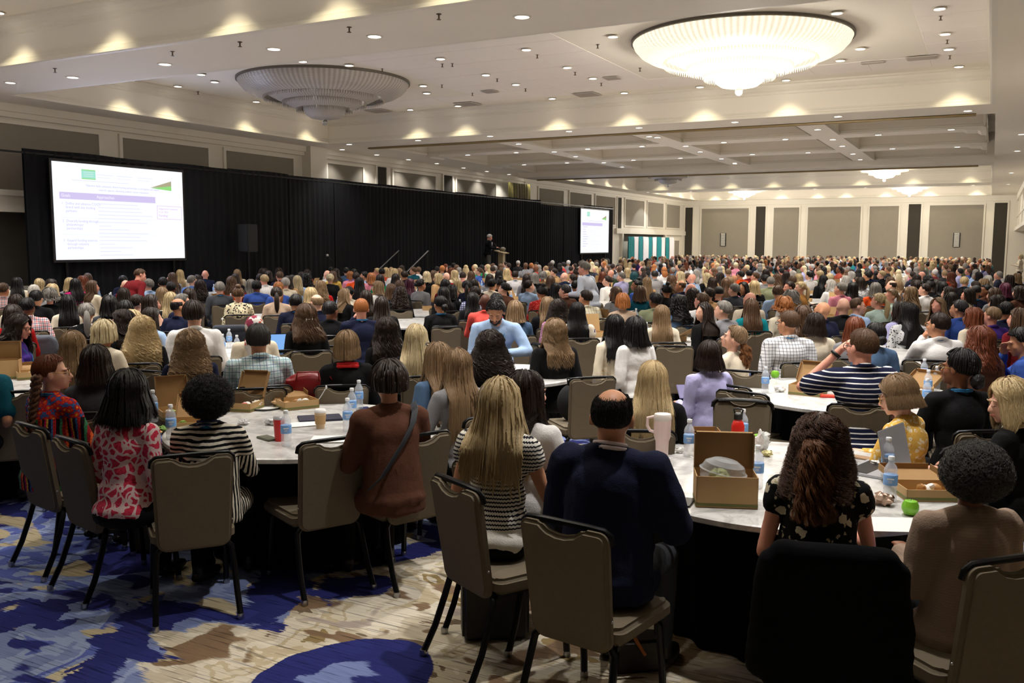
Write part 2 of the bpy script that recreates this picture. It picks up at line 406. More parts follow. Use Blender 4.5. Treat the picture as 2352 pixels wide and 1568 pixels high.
# wall-washing downlights close to the fascias: they draw the scallops
def wash(x, y, face, power=1.0, dist=.42):
    p = (x+face[0]*dist, y+face[1]*dist, ZC-.012); e = empty('downlight', p); obj('lamp_ring', ring, M_WHITE, e); obj('lamp_lens', lens, M_LENS, e); DOWN.append(e)
    lamp('wash_lamp', 'SPOT', (p[0], p[1], ZC-.05), P_WASH*power, (1.0, .90, .62), spot_size=1.62, spot_blend=.8, shadow_soft_size=.05)
for px, py in [(64, 152), (276, 122), (541, 82), (772, 47)]:
    p = at(px, py, ZS); wash(p.x, 10.35, (0, -1))
for x in (-6.3, -4.2, -2.0): wash(x, 10.35, (0, -1))
for px in (964, 1074, 1290, 1454, 1625, 1818, 2201):
    p = at(px, 330-(px-784)*.055, ZS); wash(p.x, 22.75, (0, -1))
for px, py in [(260, 262), (370, 277), (567, 303), (710, 324)]:
    p = at(px, py, ZS); wash(BX0, p.y, (1, 0))
for px in (1490, 1585, 1677, 1783, 1874, 1994, 2111, 2233):
    p = at(px, 433, ZS); wash(p.x, 50.45, (0, -1), .7)
for px in (1610, 1660, 1785, 1875, 1945, 2040, 2140, 2245):
    p = at(px, 455, ZS); wash(p.x, 63.2, (0, -1), 1.1)
for y in (41, 43.5, 46, 48.5, 54, 56.5, 59, 61.5): wash(BX0, y, (1, 0))
for i, e in enumerate(DOWN): tag(e, 'downlight', 'ceiling light', 'recessed downlights of the ballroom ceiling')

# ---------------------------------------------------------------- chandeliers
def m_crystal(lit):
    t = NT('crystal_lit' if lit else 'crystal_unlit')
    v = t.coords(kind='UV', scale=(1, 1, 1))
    w = t.n('TexWave'); w.wave_type = 'BANDS'; w.bands_direction = 'X'; w.inputs['Scale'].default_value = 34; w.inputs['Distortion'].default_value = .4; t.l(v, w.inputs[0])
    w2 = t.n('TexWave'); w2.bands_direction = 'Y'; w2.inputs['Scale'].default_value = 12; w2.inputs['Distortion'].default_value = .6; t.l(v, w2.inputs[0])
    pat = t.math('MULTIPLY', t.math('ADD', t.math('MULTIPLY', w.outputs[0], .5), .5), t.math('ADD', t.math('MULTIPLY', w2.outputs[0], .4), .6))
    if lit:
        t.col(lin((255, 240, 205))); t.b.inputs['Emission Color'].default_value = (1, .93, .76, 1)
        t.l(t.math('MULTIPLY', t.math('ADD', t.math('MULTIPLY', pat, .8), .2), lit), t.b.inputs['Emission Strength'])
    else:
        t.col(t.mix(pat, lin((140, 130, 120)), lin((228, 222, 214))))
        t.b.inputs['Roughness'].default_value = .25; t.b.inputs['Alpha'].default_value = .82
    t.bump(pat, .5, .02)
    return t.mat
def uv_lathe(name, prof, n=96):
    k = len(prof); vs = [(r*math.cos(2*PI*j/n), r*math.sin(2*PI*j/n), z) for r, z in prof for j in range(n)]
    fs = [(i*n+j, i*n+(j+1) % n, (i+1)*n+(j+1) % n, (i+1)*n+j) for i in range(k-1) for j in range(n)]
    me = bpy.data.meshes.new(name); me.from_pydata(vs, [], fs); uv = me.uv_layers.new(name='UVMap')
    d = np.zeros((len(fs)*4, 2)); q = 0
    for i in range(k-1):
        for j in range(n):
            d[q:q+4] = [(j/n, i/(k-1)), ((j+1)/n, i/(k-1)), ((j+1)/n, (i+1)/(k-1)), (j/n, (i+1)/(k-1))]; q += 4
    uv.data.foreach_set('uv', d.ravel()); shade(me, 3); return me
def bead_ring(r, z, n, h):
    """hanging crystal prisms as real pieces joined in one part"""
    m = MB()
    for j in range(n):
        a = 2*PI*j/n; c, s_ = math.cos(a), math.sin(a); w = PI*r/n*.8
        vs = [(r*c-s_*w, r*s_+c*w, z), (r*c+s_*w, r*s_-c*w, z), ((r+.02)*c, (r+.02)*s_, z), ((r)*c, (r)*s_, z-h)]
        m.add(vs, [(0, 1, 3), (1, 2, 3), (2, 0, 3), (0, 2, 1)])
    return m
rim_p = [(2.02, 0), (2.02, -.05), (1.98, -.14), (1.88, -.25), (1.74, -.33), (1.58, -.385), (1.42, -.41)]
mid_p = [(1.42, -.30), (1.30, -.36), (1.12, -.45), (.98, -.50), (.80, -.60), (.66, -.66)]
bowl_p = [(.52, -.58), (.50, -.70), (.44, -.80), (.34, -.87), (.18, -.90), (.0, -.91)]
ch_rim, ch_mid, ch_bowl = uv_lathe('crystal_rim', rim_p), uv_lathe('crystal_tier', mid_p), uv_lathe('crystal_bowl', bowl_p, 48)
ch_band = MB().lathe([(2.05, .0), (2.05, -.05), (2.0, -.06), (2.0, 0)], 96).mesh('metal_band', smooth=True)
ch_drops = bead_ring(1.42, -.40, 150, .10); 
for v in bead_ring(1.1, -.46, 120, .10).v: pass
ch_drops.add(bead_ring(.98, -.50, 110, .12).v, bead_ring(.98, -.50, 110, .12).f); ch_drops.add(bead_ring(.66, -.64, 80, .12).v, bead_ring(.66, -.64, 80, .12).f)
ch_dm = ch_drops.mesh('crystal_drops')
ch_ball = MB().ball((0, 0, -.97), .075, 16, 10).mesh('glass_ball', smooth=True)
M_CL, M_CD, M_CM = m_crystal(.86), m_crystal(0), m_crystal(1.9)
M_GLASSB = plain('clear_glass', (235, 235, 230), .05, trans=.8)
def chandelier(x, y, lit, label, pw=1.0):
    e = empty('chandelier', (x, y, ZC)); m = M_CL if lit else M_CD
    obj('metal_band', ch_band, plain('band_grey', (110, 104, 94), .5, metal=.5), e); obj('crystal_rim', ch_rim, m, e)
    obj('crystal_tier', ch_mid, M_CM if lit else m, e); obj('crystal_bowl', ch_bowl, M_CM if lit else m, e); stuff(obj('crystal_drops', ch_dm, m, e)); obj('glass_ball', ch_ball, M_GLASSB, e)
    if lit:
        lamp('chandelier_lamp', 'POINT', (x, y, ZC-1.12), P_CHAND*pw, WARM, shadow_soft_size=.35)
    tag(e, label, 'chandelier')
chandelier(-4.42, 17.6, 1, 'large lit crystal chandelier nearest the camera, glowing bowl flush to the ceiling')
chandelier(-14.4, 17.6, 0, 'unlit grey crystal chandelier above the projection screens')
chandelier(-4.42, 43.9, 1, 'lit chandelier beyond the coffered ceiling, the larger of the far ones', 1.4)
chandelier(-14.4, 43.9, 0, 'unlit chandelier half hidden beyond the coffered ceiling')
chandelier(-4.42, 57.9, 1, 'lit chandelier in front of the back wall below the larger far one', 1.7)
chandelier(-14.0, 57.9, 1, 'lit chandelier near the back left corner of the hall', 1.7)
chandelier(-4.42, 3.9, 1, 'lit chandelier over the near tables', .12)
chandelier(-14.4, 3.9, 1, 'lit chandelier over the near left part of the hall', .35)

# ---------------------------------------------------------------- wall panels
def frame_panel(parent, plane, a0, a1, z0, z1, mat, out, name='fabric_panel'):
    """a fabric panel with a raised frame on a wall; plane ('x', X) or ('y', Y); out = +1/-1 direction into the room"""
    def bx(m, u0, u1, w0, w1, d0, d1):
        lo, hi = sorted((plane[1]+out*d0, plane[1]+out*d1))
        if plane[0] == 'x': m.box(lo, hi, u0, u1, w0, w1)
        else: m.box(u0, u1, lo, hi, w0, w1)
    m = MB(); bx(m, a0, a1, z0, z1, .0, .03); m.build(name, mat, parent)
    f = MB(); t_ = .09
    bx(f, a0-t_, a0, z0-t_, z1+t_, 0, .06); bx(f, a1, a1+t_, z0-t_, z1+t_, 0, .06); bx(f, a0, a1, z1, z1+t_, 0, .06); bx(f, a0, a1, z0-t_, z0, 0, .06)
    f.build('panel_frame', M_WHITE, parent)
for a, b in ((10.6, 15.29), (15.98, 18.82), (19.49, 22.33), (24.0, 25.9), (27.75, 30.6), (32.2, 35.5)): frame_panel(wl, ('x', XL), a, b, 1.0, 4.62, M_TAUPE, 1)
for a, b in ((39.85, 42.7), (43.5, 46.35), (47.0, 49.95), (51.6, 54.9), (55.6, 58.7), (59.4, 62.4)): frame_panel(wl, ('x', XL), a, b, 3.12, 4.68, M_TAUPE, 1)
for a, b in ((26.75, 27.3), (31.2, 31.85), (50.35, 50.95)): frame_panel(wl, ('x', XL), a, b, 1.0 if a < 40 else 2.8, 4.72, M_DARKP, 1, 'dark_panel')
MB().box(XL, XL+.35, 22.8, 23.6, 0, ZS).build('pilaster', M_WHITE, wl)
MB().box(XL, XL+.14, 38.2, 39.4, 0, ZS).build('pilaster', M_WHITE, wl)
MB().box(XL, XL+.16, 50.0, YB, 2.62, 2.92).build('lintel', M_WHITE, wl)
for y in (50.9, 58.9, 62.7): MB().box(XL, XL+.16, y, y+.22, 0, 2.62).build('door_post', M_WHITE, wl)
MB().box(XL, XL+.02, 51.1, 58.9, 2.2, 2.62).build('dark_panel', M_DARKP, wl)
for i, (a, b) in enumerate(((59.3, 60.7), (60.9, 62.4))):
    d = struct(MB().box(XL, XL+.05, a, b, 0, 2.45).build('door_%d' % (i+1), M_WHITE)); frame_panel(d, ('x', XL+.05), a+.2, b-.2, .3, 2.25, M_TAUPE, 1)
for k, (z0, z1, dx) in enumerate(((2.66, 2.80, .35), (2.80, 3.02, .28), (3.02, 3.14, .4))): MB().box(XL, XL+dx, 6, 13.3, z0, z1).build('ledge', M_WHITE, wl)
sbox('wall_panel_dark', XL+.001, XL+.05, YF, 13.3, 0, 2.66, M_DARKP)
for a, b, m in ((-18.32, -15.0, 0), (-13.3, -11.62, 0), (-11.05, -7.72, 0), (-7.18, -5.42, 0), (-3.62, -.58, 0)): frame_panel(wb, ('y', YB), a, b, .5, 4.5, M_TAUPE, -1)
for a, b in ((-19.5, -18.95), (-14.5, -13.85), (-4.85, -4.12), (.0, .7)): frame_panel(wb, ('y', YB), a, b, .0, 4.6, M_DARKP, -1, 'dark_panel')
m = MB(); m.box(XL, XR, YB-.10, YB, 4.72, 4.86); m.box(XL, XR, YB-.16, YB, 4.86, 5.05); m.build('cornice', M_WHITE, wb)
m = MB(); m.box(XL, XL+.10, YF, YB, 4.76, 4.88); m.box(XL, XL+.18, YF, YB, 4.88, 5.05); m.build('cornice', M_WHITE, wl)
# right wall mouldings
m = MB()
for z0, z1, d in ((2.88, 3.05, .12), (3.05, 3.12, .07), (3.7, 3.78, .05), (4.7, 5.05, .1)): m.box(XR-d, XR, YF, YB, z0, z1)
m.build('cornice', M_WHITE, wr)
for y in range(4, 62, 6): MB().box(XR-.05, XR, y, y+.5, 3.1, 4.7).build('pilaster', M_WHITE, wr)
for y in (48, 54, 60): sbox('trim_3', 2.05, 2.4, y, y+.5, 0, 2.9, M_WHITE)
# wall sconces on the back wall
scf = MB().box(-.19, .19, -.09, 0, -.45, .45)
for k in range(11): scf.box(-.15, .15, -.12, -.09, -.42+.08*k, -.37+.08*k)
for px, lab in ((1662, 'tall narrow ladder-like wall sconce on the back wall panel near the corner with the doors'), (2189, 'tall narrow ladder-like wall sconce on the back wall panel below the far chandeliers')):
    X = -16.72 if px < 2000 else -2.0
    e = empty('wall_sconce', (X, YB-.03, 2.34)); obj('sconce_frame', MB().box(-.2, .2, -.06, 0, -.45, .45).mesh('sconce_frame', bevel=.01), M_METAL, e)
    for k in range(11):
        o = MB().box(-.15, .15, -.09, -.06, -.42+.08*k, -.37+.08*k).build('glass_bar', plain('sconce_glass', (210, 208, 200), .3), e)
    tag(e, lab, 'wall lamp')

# ---------------------------------------------------------------- drapes, screens, stage
def drape(name, x, y0, y1, z0, z1, mat, parent=None, amp=.05, per=.22, axis='y', step=.035):
    n = max(2, int((y1-y0)/step)); vs = []; rnd = random.Random(hash((round(y0*10), round(z1*10))) & 0xffff)
    ph = 0; offs = []
    for i in range(n+1):
        ph += 2*PI*step/per*(.7+.6*rnd.random()); offs.append(amp*(.5+.5*math.sin(ph))*(.6+.4*rnd.random()))
    rows = [z0, (z0+z1)/2, z1-.25, z1]; k = len(rows)
    for ri, z in enumerate(rows):
        f = 1.0 if ri < 2 else (.8 if ri == 2 else .35)
        for i in range(n+1):
            u = y0+(y1-y0)*i/n; zz = z + (-.015*math.sin(u*2.1) if ri == k-1 else 0)
            vs.append((x+offs[i]*f, u, zz) if axis == 'y' else (u, x+offs[i]*f, zz))
    fs = [(r*(n+1)+i, r*(n+1)+i+1, (r+1)*(n+1)+i+1, (r+1)*(n+1)+i) for r in range(k-1) for i in range(n)]
    # closing back sheet
    b = len(vs)
    for z in (z0, z1):
        for u in (y0, y1): vs.append((x-.03, u, z) if axis == 'y' else (u, x-.03, z))
    fs += [(b, b+2, b+3, b+1)]
    me = bpy.data.meshes.new(name); me.from_pydata(vs, [], fs); shade(me, 3)
    return obj(name, me, mat, parent)
M_DRAPE = plain('black_velour', (17, 18, 22), .85, spec=.2, bump=(90, .4, .004), var=.25, vscale=1.5)
XD = -18.62
edges = [12.62, 15.3, 18.6, 21.0, 23.1, 25.6, 28.1, 30.6, 33.1, 35.6, 38.1, 40.6, 43.2, 47.2]
pipe = empty('pipe_and_drape', (XD, 12.0, 0))
for i in range(len(edges)-1):
    a, b = edges[i], edges[i+1]; zt = 4.02 if a < 22 else (4.0 if a < 40 else 4.0)
    o = drape('drape_panel', XD, a+.02, b+.03, .02, zt+random.uniform(-.02, .02)-(.16 if 37 < a < 43 else 0), M_DRAPE, None)
    o.parent = pipe; o.matrix_parent_inverse = Matrix.Translation((-XD, -12.0, 0))
o = MB().box(-.02, .02, 0, 35.2, 3.9, 3.94).build('top_rail', M_METAL, pipe)
tag(pipe, 'long black pipe and drape curtain behind the stage and the screens', 'curtain')
M_TEAL, M_WDR = plain('teal_cloth', (20, 128, 134), .8, bump=(60, .3, .003)), plain('white_cloth', (236, 234, 238), .8, bump=(60, .3, .003))
dd = empty('drape_row', (XL+.5, 51.0, 0)); ya = 50.9
for i in range(10):
    w = .8+.16*(i % 3 == 0)
    o = drape('teal_drape' if i % 2 == 0 else 'white_drape', .03, ya-51, ya+w-51, .02, 2.45, M_TEAL if i % 2 == 0 else M_WDR, dd, .06, .3); ya += w
tag(dd, 'alternating teal and white drapes hanging in the doorway past the far screen', 'curtain')
lamp('drape_lamp', 'SPOT', (XL+2.2, 54.5, ZS-.1), 160, (1, 1, 1), rot=(0, .55, 0), spot_size=1.4, shadow_soft_size=.1)
gd = drape('gold_drape', -19.15, 36.0, 38.0, .02, 4.72, plain('gold_black_cloth', (96, 88, 44), .5, bump=(60, .3, .003), var=.4, vscale=3), None, .1, .25)
tag(gd, 'dark olive gold curtain strip hanging high above the black drapes', 'curtain')

M_SLIDE = NT('slide_white'); M_SLIDE.b.inputs['Base Color'].default_value = (0, 0, 0, 1); M_SLIDE.b.inputs['Emission Color'].default_value = (.90, .93, 1.0, 1); M_SLIDE.b.inputs['Emission Strength'].default_value = .77; M_SLIDE = M_SLIDE.mat; M_SLIDE.cycles.emission_sampling = 'NONE'
def emi(name, rgb, s=1.0):
    if name in _mats: return _mats[name]
    t = NT(name); t.b.inputs['Base Color'].default_value = (0, 0, 0, 1); t.b.inputs['Specular IOR Level'].default_value = 0
    t.b.inputs['Emission Color'].default_value = lin(rgb); t.b.inputs['Emission Strength'].default_value = s*.72; t.mat.cycles.emission_sampling = 'NONE'
    _mats[name] = t.mat; return t.mat
E_LAV, E_BAR, E_MAG, E_PALE, E_GRN, E_BRN, E_CYAN, E_HEADT = emi('slide_text_lavender', (208, 205, 246)), emi('slide_bar', (214, 202, 242)), emi('slide_magenta', (228, 196, 236)), emi('slide_pale', (236, 238, 252)), emi('slide_green', (150, 222, 130)), emi('slide_brown', (178, 172, 140)), emi('slide_cyan', (168, 232, 214)), emi('slide_header_text', (244, 240, 255))
def screen(x, y0, y1, z0, z1, label, detail):
    """projection screen facing +X; y runs to the picture's right"""
    e = empty('projection_screen', (x, y0, z0)); w, h = y1-y0, z1-z0
    MB().box(-.04, 0, -.06, w+.06, -.06, h+.06).build('screen_frame', M_BLACK, e)
    s = MB().box(0, .012, 0, w, 0, h).build('screen_surface', M_SLIDE, e)
    def q(u0, v0, u1, v1, mat, name='slide_shape'):
        m = MB().box(.012, .016, u0*w, u1*w, (1-v1)*h, (1-v0)*h); m.build(name, mat, s)
    def tri(pts, mat):
        m = MB(); m.add([(.017, u*w, (1-v)*h) for u, v in pts]+[(.013, u*w, (1-v)*h) for u, v in pts], [(0, 1, 2), (5, 4, 3), (0, 3, 4, 1), (1, 4, 5, 2), (2, 5, 3, 0)]); m.build('slide_shape', mat, s)
    def txt(u, v, size, text, mat, align='LEFT', bold=0):
        c = bpy.data.curves.new('slide_text', 'FONT'); c.body = text; c.size = size; c.align_x = align; c.align_y = 'CENTER'; c.offset = bold; c.resolution_u = 2
        o = bpy.data.objects.new('slide_text', c); me = bpy.data.meshes.new_from_object(o); bpy.data.objects.remove(o); o = obj('slide_text', me, mat, s); o['kind'] = 'stuff'
        o.location = (.019, u*w, (1-v)*h); o.rotation_euler = (PI/2, 0, PI/2)
    q(.20, .065, .30, .155, E_CYAN, 'slide_logo'); q(.20, .06, .30, .072, E_GRN); q(.20, .148, .30, .16, E_GRN)
    for k in range(3): q(.215, .085+.02*k, .285, .09+.02*k, E_HEADT)
    tri([(.72, .205), (.90, .115), (.90, .175)], E_BRN); tri([(.73, .207), (.90, .17), (.90, .225)], E_GRN)
    q(.13, .175, .55, .178, E_LAV)
    q(.04, .305, .76, .375, E_BAR, 'slide_bar')
    if detail:
        txt(.51, .225, .062, 'Objective: Build sustainable, diverse funding partnerships to strengthen and expand', E_LAV, 'CENTER', .0008)
        txt(.51, .265, .062, 'research capacity, advancing pediatric cancer treatments', E_LAV, 'CENTER', .0008)
        txt(.05, .34, .10, 'Goals', E_HEADT, bold=.002); txt(.30, .34, .10, 'Approaches', E_HEADT, bold=.002)
        for v, k, ls in ((.42, '1.', ['Define and advance COG\u2019s', 'brand with key funding', 'partners']), (.60, '2.', ['Diversify funding through', 'philanthropic', 'partnerships']), (.80, '3.', ['Expand funding sources', 'through industry', 'partnerships'])):
            txt(.05, v, .082, k, E_LAV)
            for i, t_ in enumerate(ls): txt(.078, v+.038*i, .082, t_, E_LAV, bold=.0006)
        txt(.785, .435, .060, 'Engage brand consultant', E_MAG, bold=.0008); txt(.785, .472, .062, 'in Q1 2025', E_MAG, bold=.0008); txt(.785, .512, .085, 'Funding:', E_MAG, bold=.0012)
        for a in ((.772, .40, .985, .405), (.772, .548, .985, .553), (.772, .40, .775, .553), (.982, .40, .985, .553)): q(*a, E_MAG)
    rnd = random.Random(5)
    for k in range(15):
        v = .405+.039*k
        q(.31, v, .31+rnd.uniform(.08, .40 if k % 3 else .44), v+.010, E_PALE)
    for k, v in enumerate((.565, .735)): q(.04, v, .76, v+.003, E_PALE)
    if not detail:
        for k in range(9):
            v = .40+.055*k; q(.06, v, .06+rnd.uniform(.1, .2), v+.014, E_LAV)
        q(.2, .25, .8, .258, E_LAV); q(.25, .275, .75, .283, E_LAV)
    for u in (.31, .46, .62): q(u, .10, u+.12, .108, E_PALE); q(u, .13, u+.1, .136, E_PALE)
    m = MB()
    for u in (.3, w-.3): m.box(-.10, -.05, u-.03, u+.03, -z0, h); m.box(-.30, .25, u-.03, u+.03, -z0, -z0+.04)
    m.build('screen_stand', M_METAL, e)
    tag(e, label, 'screen')
    lamp('projector_glow', 'AREA', (x+.1, (y0+y1)/2, (z0+z1)/2), 60, (.62, .68, 1.0), rot=(0, -PI/2, 0), shape='RECTANGLE', size=h, size_y=w)
screen(XD+.16, 13.2, 16.85, 1.60, 3.78, 'big bright projection screen with the purple table slide, nearest the left edge', True)
screen(XD+.16, 42.45, 46.2, 1.55, 3.77, 'smaller looking far projection screen beside the teal and white drapes', False)
# stage, lectern, speakers
stage = MB().box(-18.3, -16.3, 27.4, 37.5, 0, .6).build('stage_platform', plain('stage_black', (16, 16, 17), .7), bevel=.01)
tag(stage, 'low black stage platform along the curtain under the speaker', 'stage')
stp = empty('stage_steps', (-17.4, 24.3, 0))
for k in range(3): MB().box(-.6, .6, .5*k, 1.6, 0, .2*(k+1)-.01).build('step', plain('stage_black', (16, 16, 17), .7), stp)
for x in (-.6, .6):
    m = MB(); m.tube([(x, -.1, .9), (x, 1.5, 1.75)], .02, 8); m.build('handrail', M_CHROME, stp)
    m = MB(); m.tube([(x, .05, 0), (x, .05, .95)], .02, 6); m.tube([(x, 1.45, .55), (x, 1.45, 1.72)], .02, 6); m.build('rail_post', M_METAL, stp)
tag(stp, 'black stage steps with two slanting silver handrails', 'steps')
lec = empty('lectern', (-17.4, 32.1, .6))
LW = plain('lectern_wood', (176, 158, 126), .5)
MB().box(-.11, .11, -.10, .10, .04, 1.04).build('column', LW, lec); MB().box(-.3, .3, -.25, .25, 0, .05).build('base', LW, lec)
o = MB().box(-.22, .22, -.24, .24, -.015, .015).build('desk_top', LW, lec); o.location = (0, 0, 1.07); o.rotation_euler = (0, .25, 0)
MB().ball((0, .1, 1.18), (.12, .1, .09)).build('flower_bowl', plain('bowl_grey', (120, 112, 96), .6), lec)
MB().tube([(0, 0, 1.05), (-.1, -.25, 1.3), (-.1, -.45, 1.42)], .012, 6).build('microphone', M_BLACK, lec)
tag(lec, 'slim pale wooden lectern with microphone on the stage', 'lectern')
def speaker_box(x, y, z, label):
    e = empty('loudspeaker', (x, y, 0)); MB().box(-.18, .18, -.2, .2, z, z+.75).build('cabinet', plain('cabinet_black', (24, 24, 26), .6), e, bevel=.02)
    MB().box(.18, .19, -.17, .17, z+.03, z+.72).build('grille', plain('grille_black', (34, 34, 36), .8), e)
    MB().tube([(0, 0, .1), (0, 0, z)], .02, 8).build('pole', M_METAL, e)
    for a in range(3): MB().tube([(0, 0, .5), (.45*math.cos(a*2.09), .45*math.sin(a*2.09), .02)], .014, 6).build('leg', M_METAL, e)
    tag(e, label, 'loudspeaker')
speaker_box(-18.0, 18.66, 1.75, 'black loudspeaker on a tripod against the dark curtain between the screens')
for px, lab in ((765, 'microphone on a straight stand in front of the curtain above the front row'),):
    p = Vector((-17.4, 21.55, 0)); e = empty('microphone_stand', p)
    MB().tube([(0, 0, .02), (0, 0, 1.45), (.0, -.25, 1.62)], .012, 6).build('pole', M_METAL, e); MB().lathe([(.15, 0), (.15, .02), (0, .03)], 16).build('base', M_METAL, e)
    MB().ball((0, -.28, 1.64), (.035, .05, .035)).build('microphone', M_CHROME, e); tag(e, lab, 'microphone')
# ---------------------------------------------------------------- chairs
M_CHAIR = plain('chair_fabric', (112, 102, 86), .95, spec=.15, bump=(380, .45, .002), var=.10, vscale=60)
def chair_meshes():
    # back panel outline (x, z): rounded bottom, scooped top
    def arc(cx, cz, r, a0, a1, n=6): return [(cx+r*math.cos(math.radians(a0+(a1-a0)*i/n)), cz+r*math.sin(math.radians(a0+(a1-a0)*i/n))) for i in range(n+1)]
    out = arc(-.130, .435, .060, 180, 270)+arc(.130, .435, .060, 270, 360)+arc(.165, .855, .04, 0, 90)
    out += [(.10, .897), (.085, .885), (.06, .868), (.02, .858), (-.02, .858), (-.06, .868), (-.085, .885), (-.10, .897)]
    out += arc(-.165, .855, .04, 90, 180)
    def lean(v): x, y, z = v; return (x, y-(z-.42)*.16-.02*math.cos(x*6), z)
    m = MB()
    # subdivide as strips: front sheet, back sheet, rim
    m.prism(out, -.235, -.185); m.v = [lean(v) for v in m.v]
    back = m.mesh('backrest', bevel=.016, seg=3, smooth=True)
    so = arc(-.165, -.15, .05, 180, 270, 4)+arc(.165, -.15, .05, 270, 360, 4)+arc(.175, .20, .055, 0, 90, 4)+arc(-.175, .20, .055, 90, 180, 4)
    m = MB(); m.prism(so, 0, .075); m.v = [(x, z, .395+y+.012*(1-(x/.22)**2)*(1 if y > .03 else 0)) for x, y, z in m.v]
    seat = m.mesh('seat', bevel=.02, seg=3, smooth=True)
    m = MB(); pts = [(-.207, -.268, .845), (-.203, -.274, .878), (-.18, -.280, .897), (-.10, -.286, .902), (0, -.288, .903), (.10, -.286, .902), (.18, -.280, .897), (.203, -.274, .878), (.207, -.268, .845)]
    m.tube(pts, .0125, 8); m.tube([(p[0]*.93, p[1]+.02, p[2]-.002) for p in pts[2:7]], .009, 6)
    rail = m.mesh('top_rail', smooth=True)
    def leg(s, rear):
        if rear: p = [(s*.10, -.185, .395), (s*.165, -.19, .39), (s*.19, -.205, .365), (s*.198, -.23, .28), (s*.205, -.28, .14), (s*.212, -.345, .012)]
        else: p = [(s*.10, .17, .39), (s*.17, .18, .385), (s*.19, .19, .36), (s*.196, .20, .25), (s*.20, .215, .10), (s*.202, .222, .012)]
        m = MB(); m.tube(p, .0165, 8); return m.mesh('leg', smooth=True), p[-1]
    legs = [leg(s, r) for s in (-1, 1) for r in (0, 1)]
    m = MB(); m.box(-.19, .19, -.18, -.16, .375, .395); m.box(-.18, .18, .16, .18, .375, .395); m.box(-.18, -.16, -.18, .18, .375, .395); m.box(.16, .18, -.18, .18, .375, .395)
    fr = m.mesh('seat_frame')
    cap = MB().lathe([(.017, 0), (.0195, .012), (.0172, .03)], 10).mesh('foot_cap', smooth=True)
    pin = MB().ball((0, 0, 0), .006, 8, 6).mesh('rivet', smooth=True)
    return back, seat, rail, legs, fr, cap, pin
CH = chair_meshes()
def make_chair():
    e = empty('banquet_chair'); back, seat, rail, legs, fr, cap, pin = CH
    obj('backrest', back, M_CHAIR, e); obj('seat', seat, M_CHAIR, e); obj('top_rail', rail, M_METAL, e); obj('seat_frame', fr, M_METAL, e)
    for (lm, p) in legs:
        l = obj('leg', lm, M_METAL, e); c = obj('foot_cap', cap, M_CHROME, l); c.location = (p[0], p[1], 0)
    for s in (-1, 1): r = obj('rivet', pin, M_CHROME, e); r.location = (s*.194, -.235, .52)
    return e
def make_chair_far():
    e = empty('banquet_chair'); back, seat, rail, legs, fr, cap, pin = CH
    obj('backrest', back, M_CHAIR, e); obj('seat', seat, M_CHAIR, e); obj('top_rail', rail, M_METAL, e)
    for (lm, p) in legs: obj('leg', lm, M_METAL, e)
    return e
CHAIR0, CHAIR1 = make_chair(), make_chair_far(); _used = [False, False]
def chair(loc, rz, label, group='banquet chairs around the tables', near=True, scale=1.0):
    i = 0 if near else 1; src = (CHAIR0, CHAIR1)[i]
    if not _used[i]: r = src; _used[i] = True; r.location = loc; r.rotation_euler = (0, 0, rz); KIDS(r)
    else: r = dup(src, loc, rz)
    if scale != 1: r.scale = (scale,)*3
    return tag(r, label, 'chair', group)

# ---------------------------------------------------------------- tables
def m_marble():
    t = NT('table_laminate'); n = t.noise(t.coords(), 5, 6, .62, 1.2); n2 = t.noise(t.coords(), 22, 4, .6, .6)
    t.col(t.mix(t.math('MULTIPLY', n2, .35), t.ramp(n, [(.3, (112, 112, 112)), (.45, (176, 175, 173)), (.58, (212, 211, 208)), (.74, (138, 137, 136))]), lin((206, 205, 203))))
    t.b.inputs['Roughness'].default_value = .28; return t.mat
M_MARB = m_marble(); M_SKIRT = plain('black_table_skirt', (13, 13, 15), .9, spec=.1)
TZ = .765
def table_meshes():
    top = MB().lathe([(.905, -.034), (.915, -.028), (.915, -.006), (.905, 0), (0, 0)], 72); top.f.append(tuple(range(71, -1, -1)))
    tm = top.mesh('tabletop', smooth=.5)
    n = 120; vs = []
    for z, r0, a in ((TZ-.04, .84, .004), (.45, .83, .014), (.015, .80, .03)):
        for j in range(n):
            th = 2*PI*j/n; r = r0+a*math.sin(th*22+1.3*math.sin(th*5)); vs.append((r*math.cos(th), r*math.sin(th), z))
    me = bpy.data.meshes.new('table_skirt'); me.from_pydata(vs, [], [(i*n+j, i*n+(j+1) % n, (i+1)*n+(j+1) % n, (i+1)*n+j) for i in range(2) for j in range(n)]); shade(me, 3)
    legm = MB().tube([(.55, .35, 0), (.55, .35, TZ-.05)], .016, 8).mesh('leg', smooth=True)
    return tm, me, legm
TM = table_meshes()
TABLES = []
def table(x, y, label, rs=1.0, legs=True):
    e = empty('round_table', (x, y, 0)); e.scale = (rs, rs, 1)
    o = obj('tabletop', TM[0], M_MARB, e); o.location = (0, 0, TZ); o.rotation_euler = (0, 0, random.random()*6)
    s = obj('table_skirt', TM[1], M_SKIRT, e); s.scale = (.80, .80, 1)
    if legs:
        for k in range(4):
            l = obj('leg', TM[2], M_METAL, e); l.rotation_euler = (0, 0, k*PI/2); l.scale = (.75, .75, 1)
    TABLES.append((x, y)); return tag(e, label, 'table', 'round banquet tables')

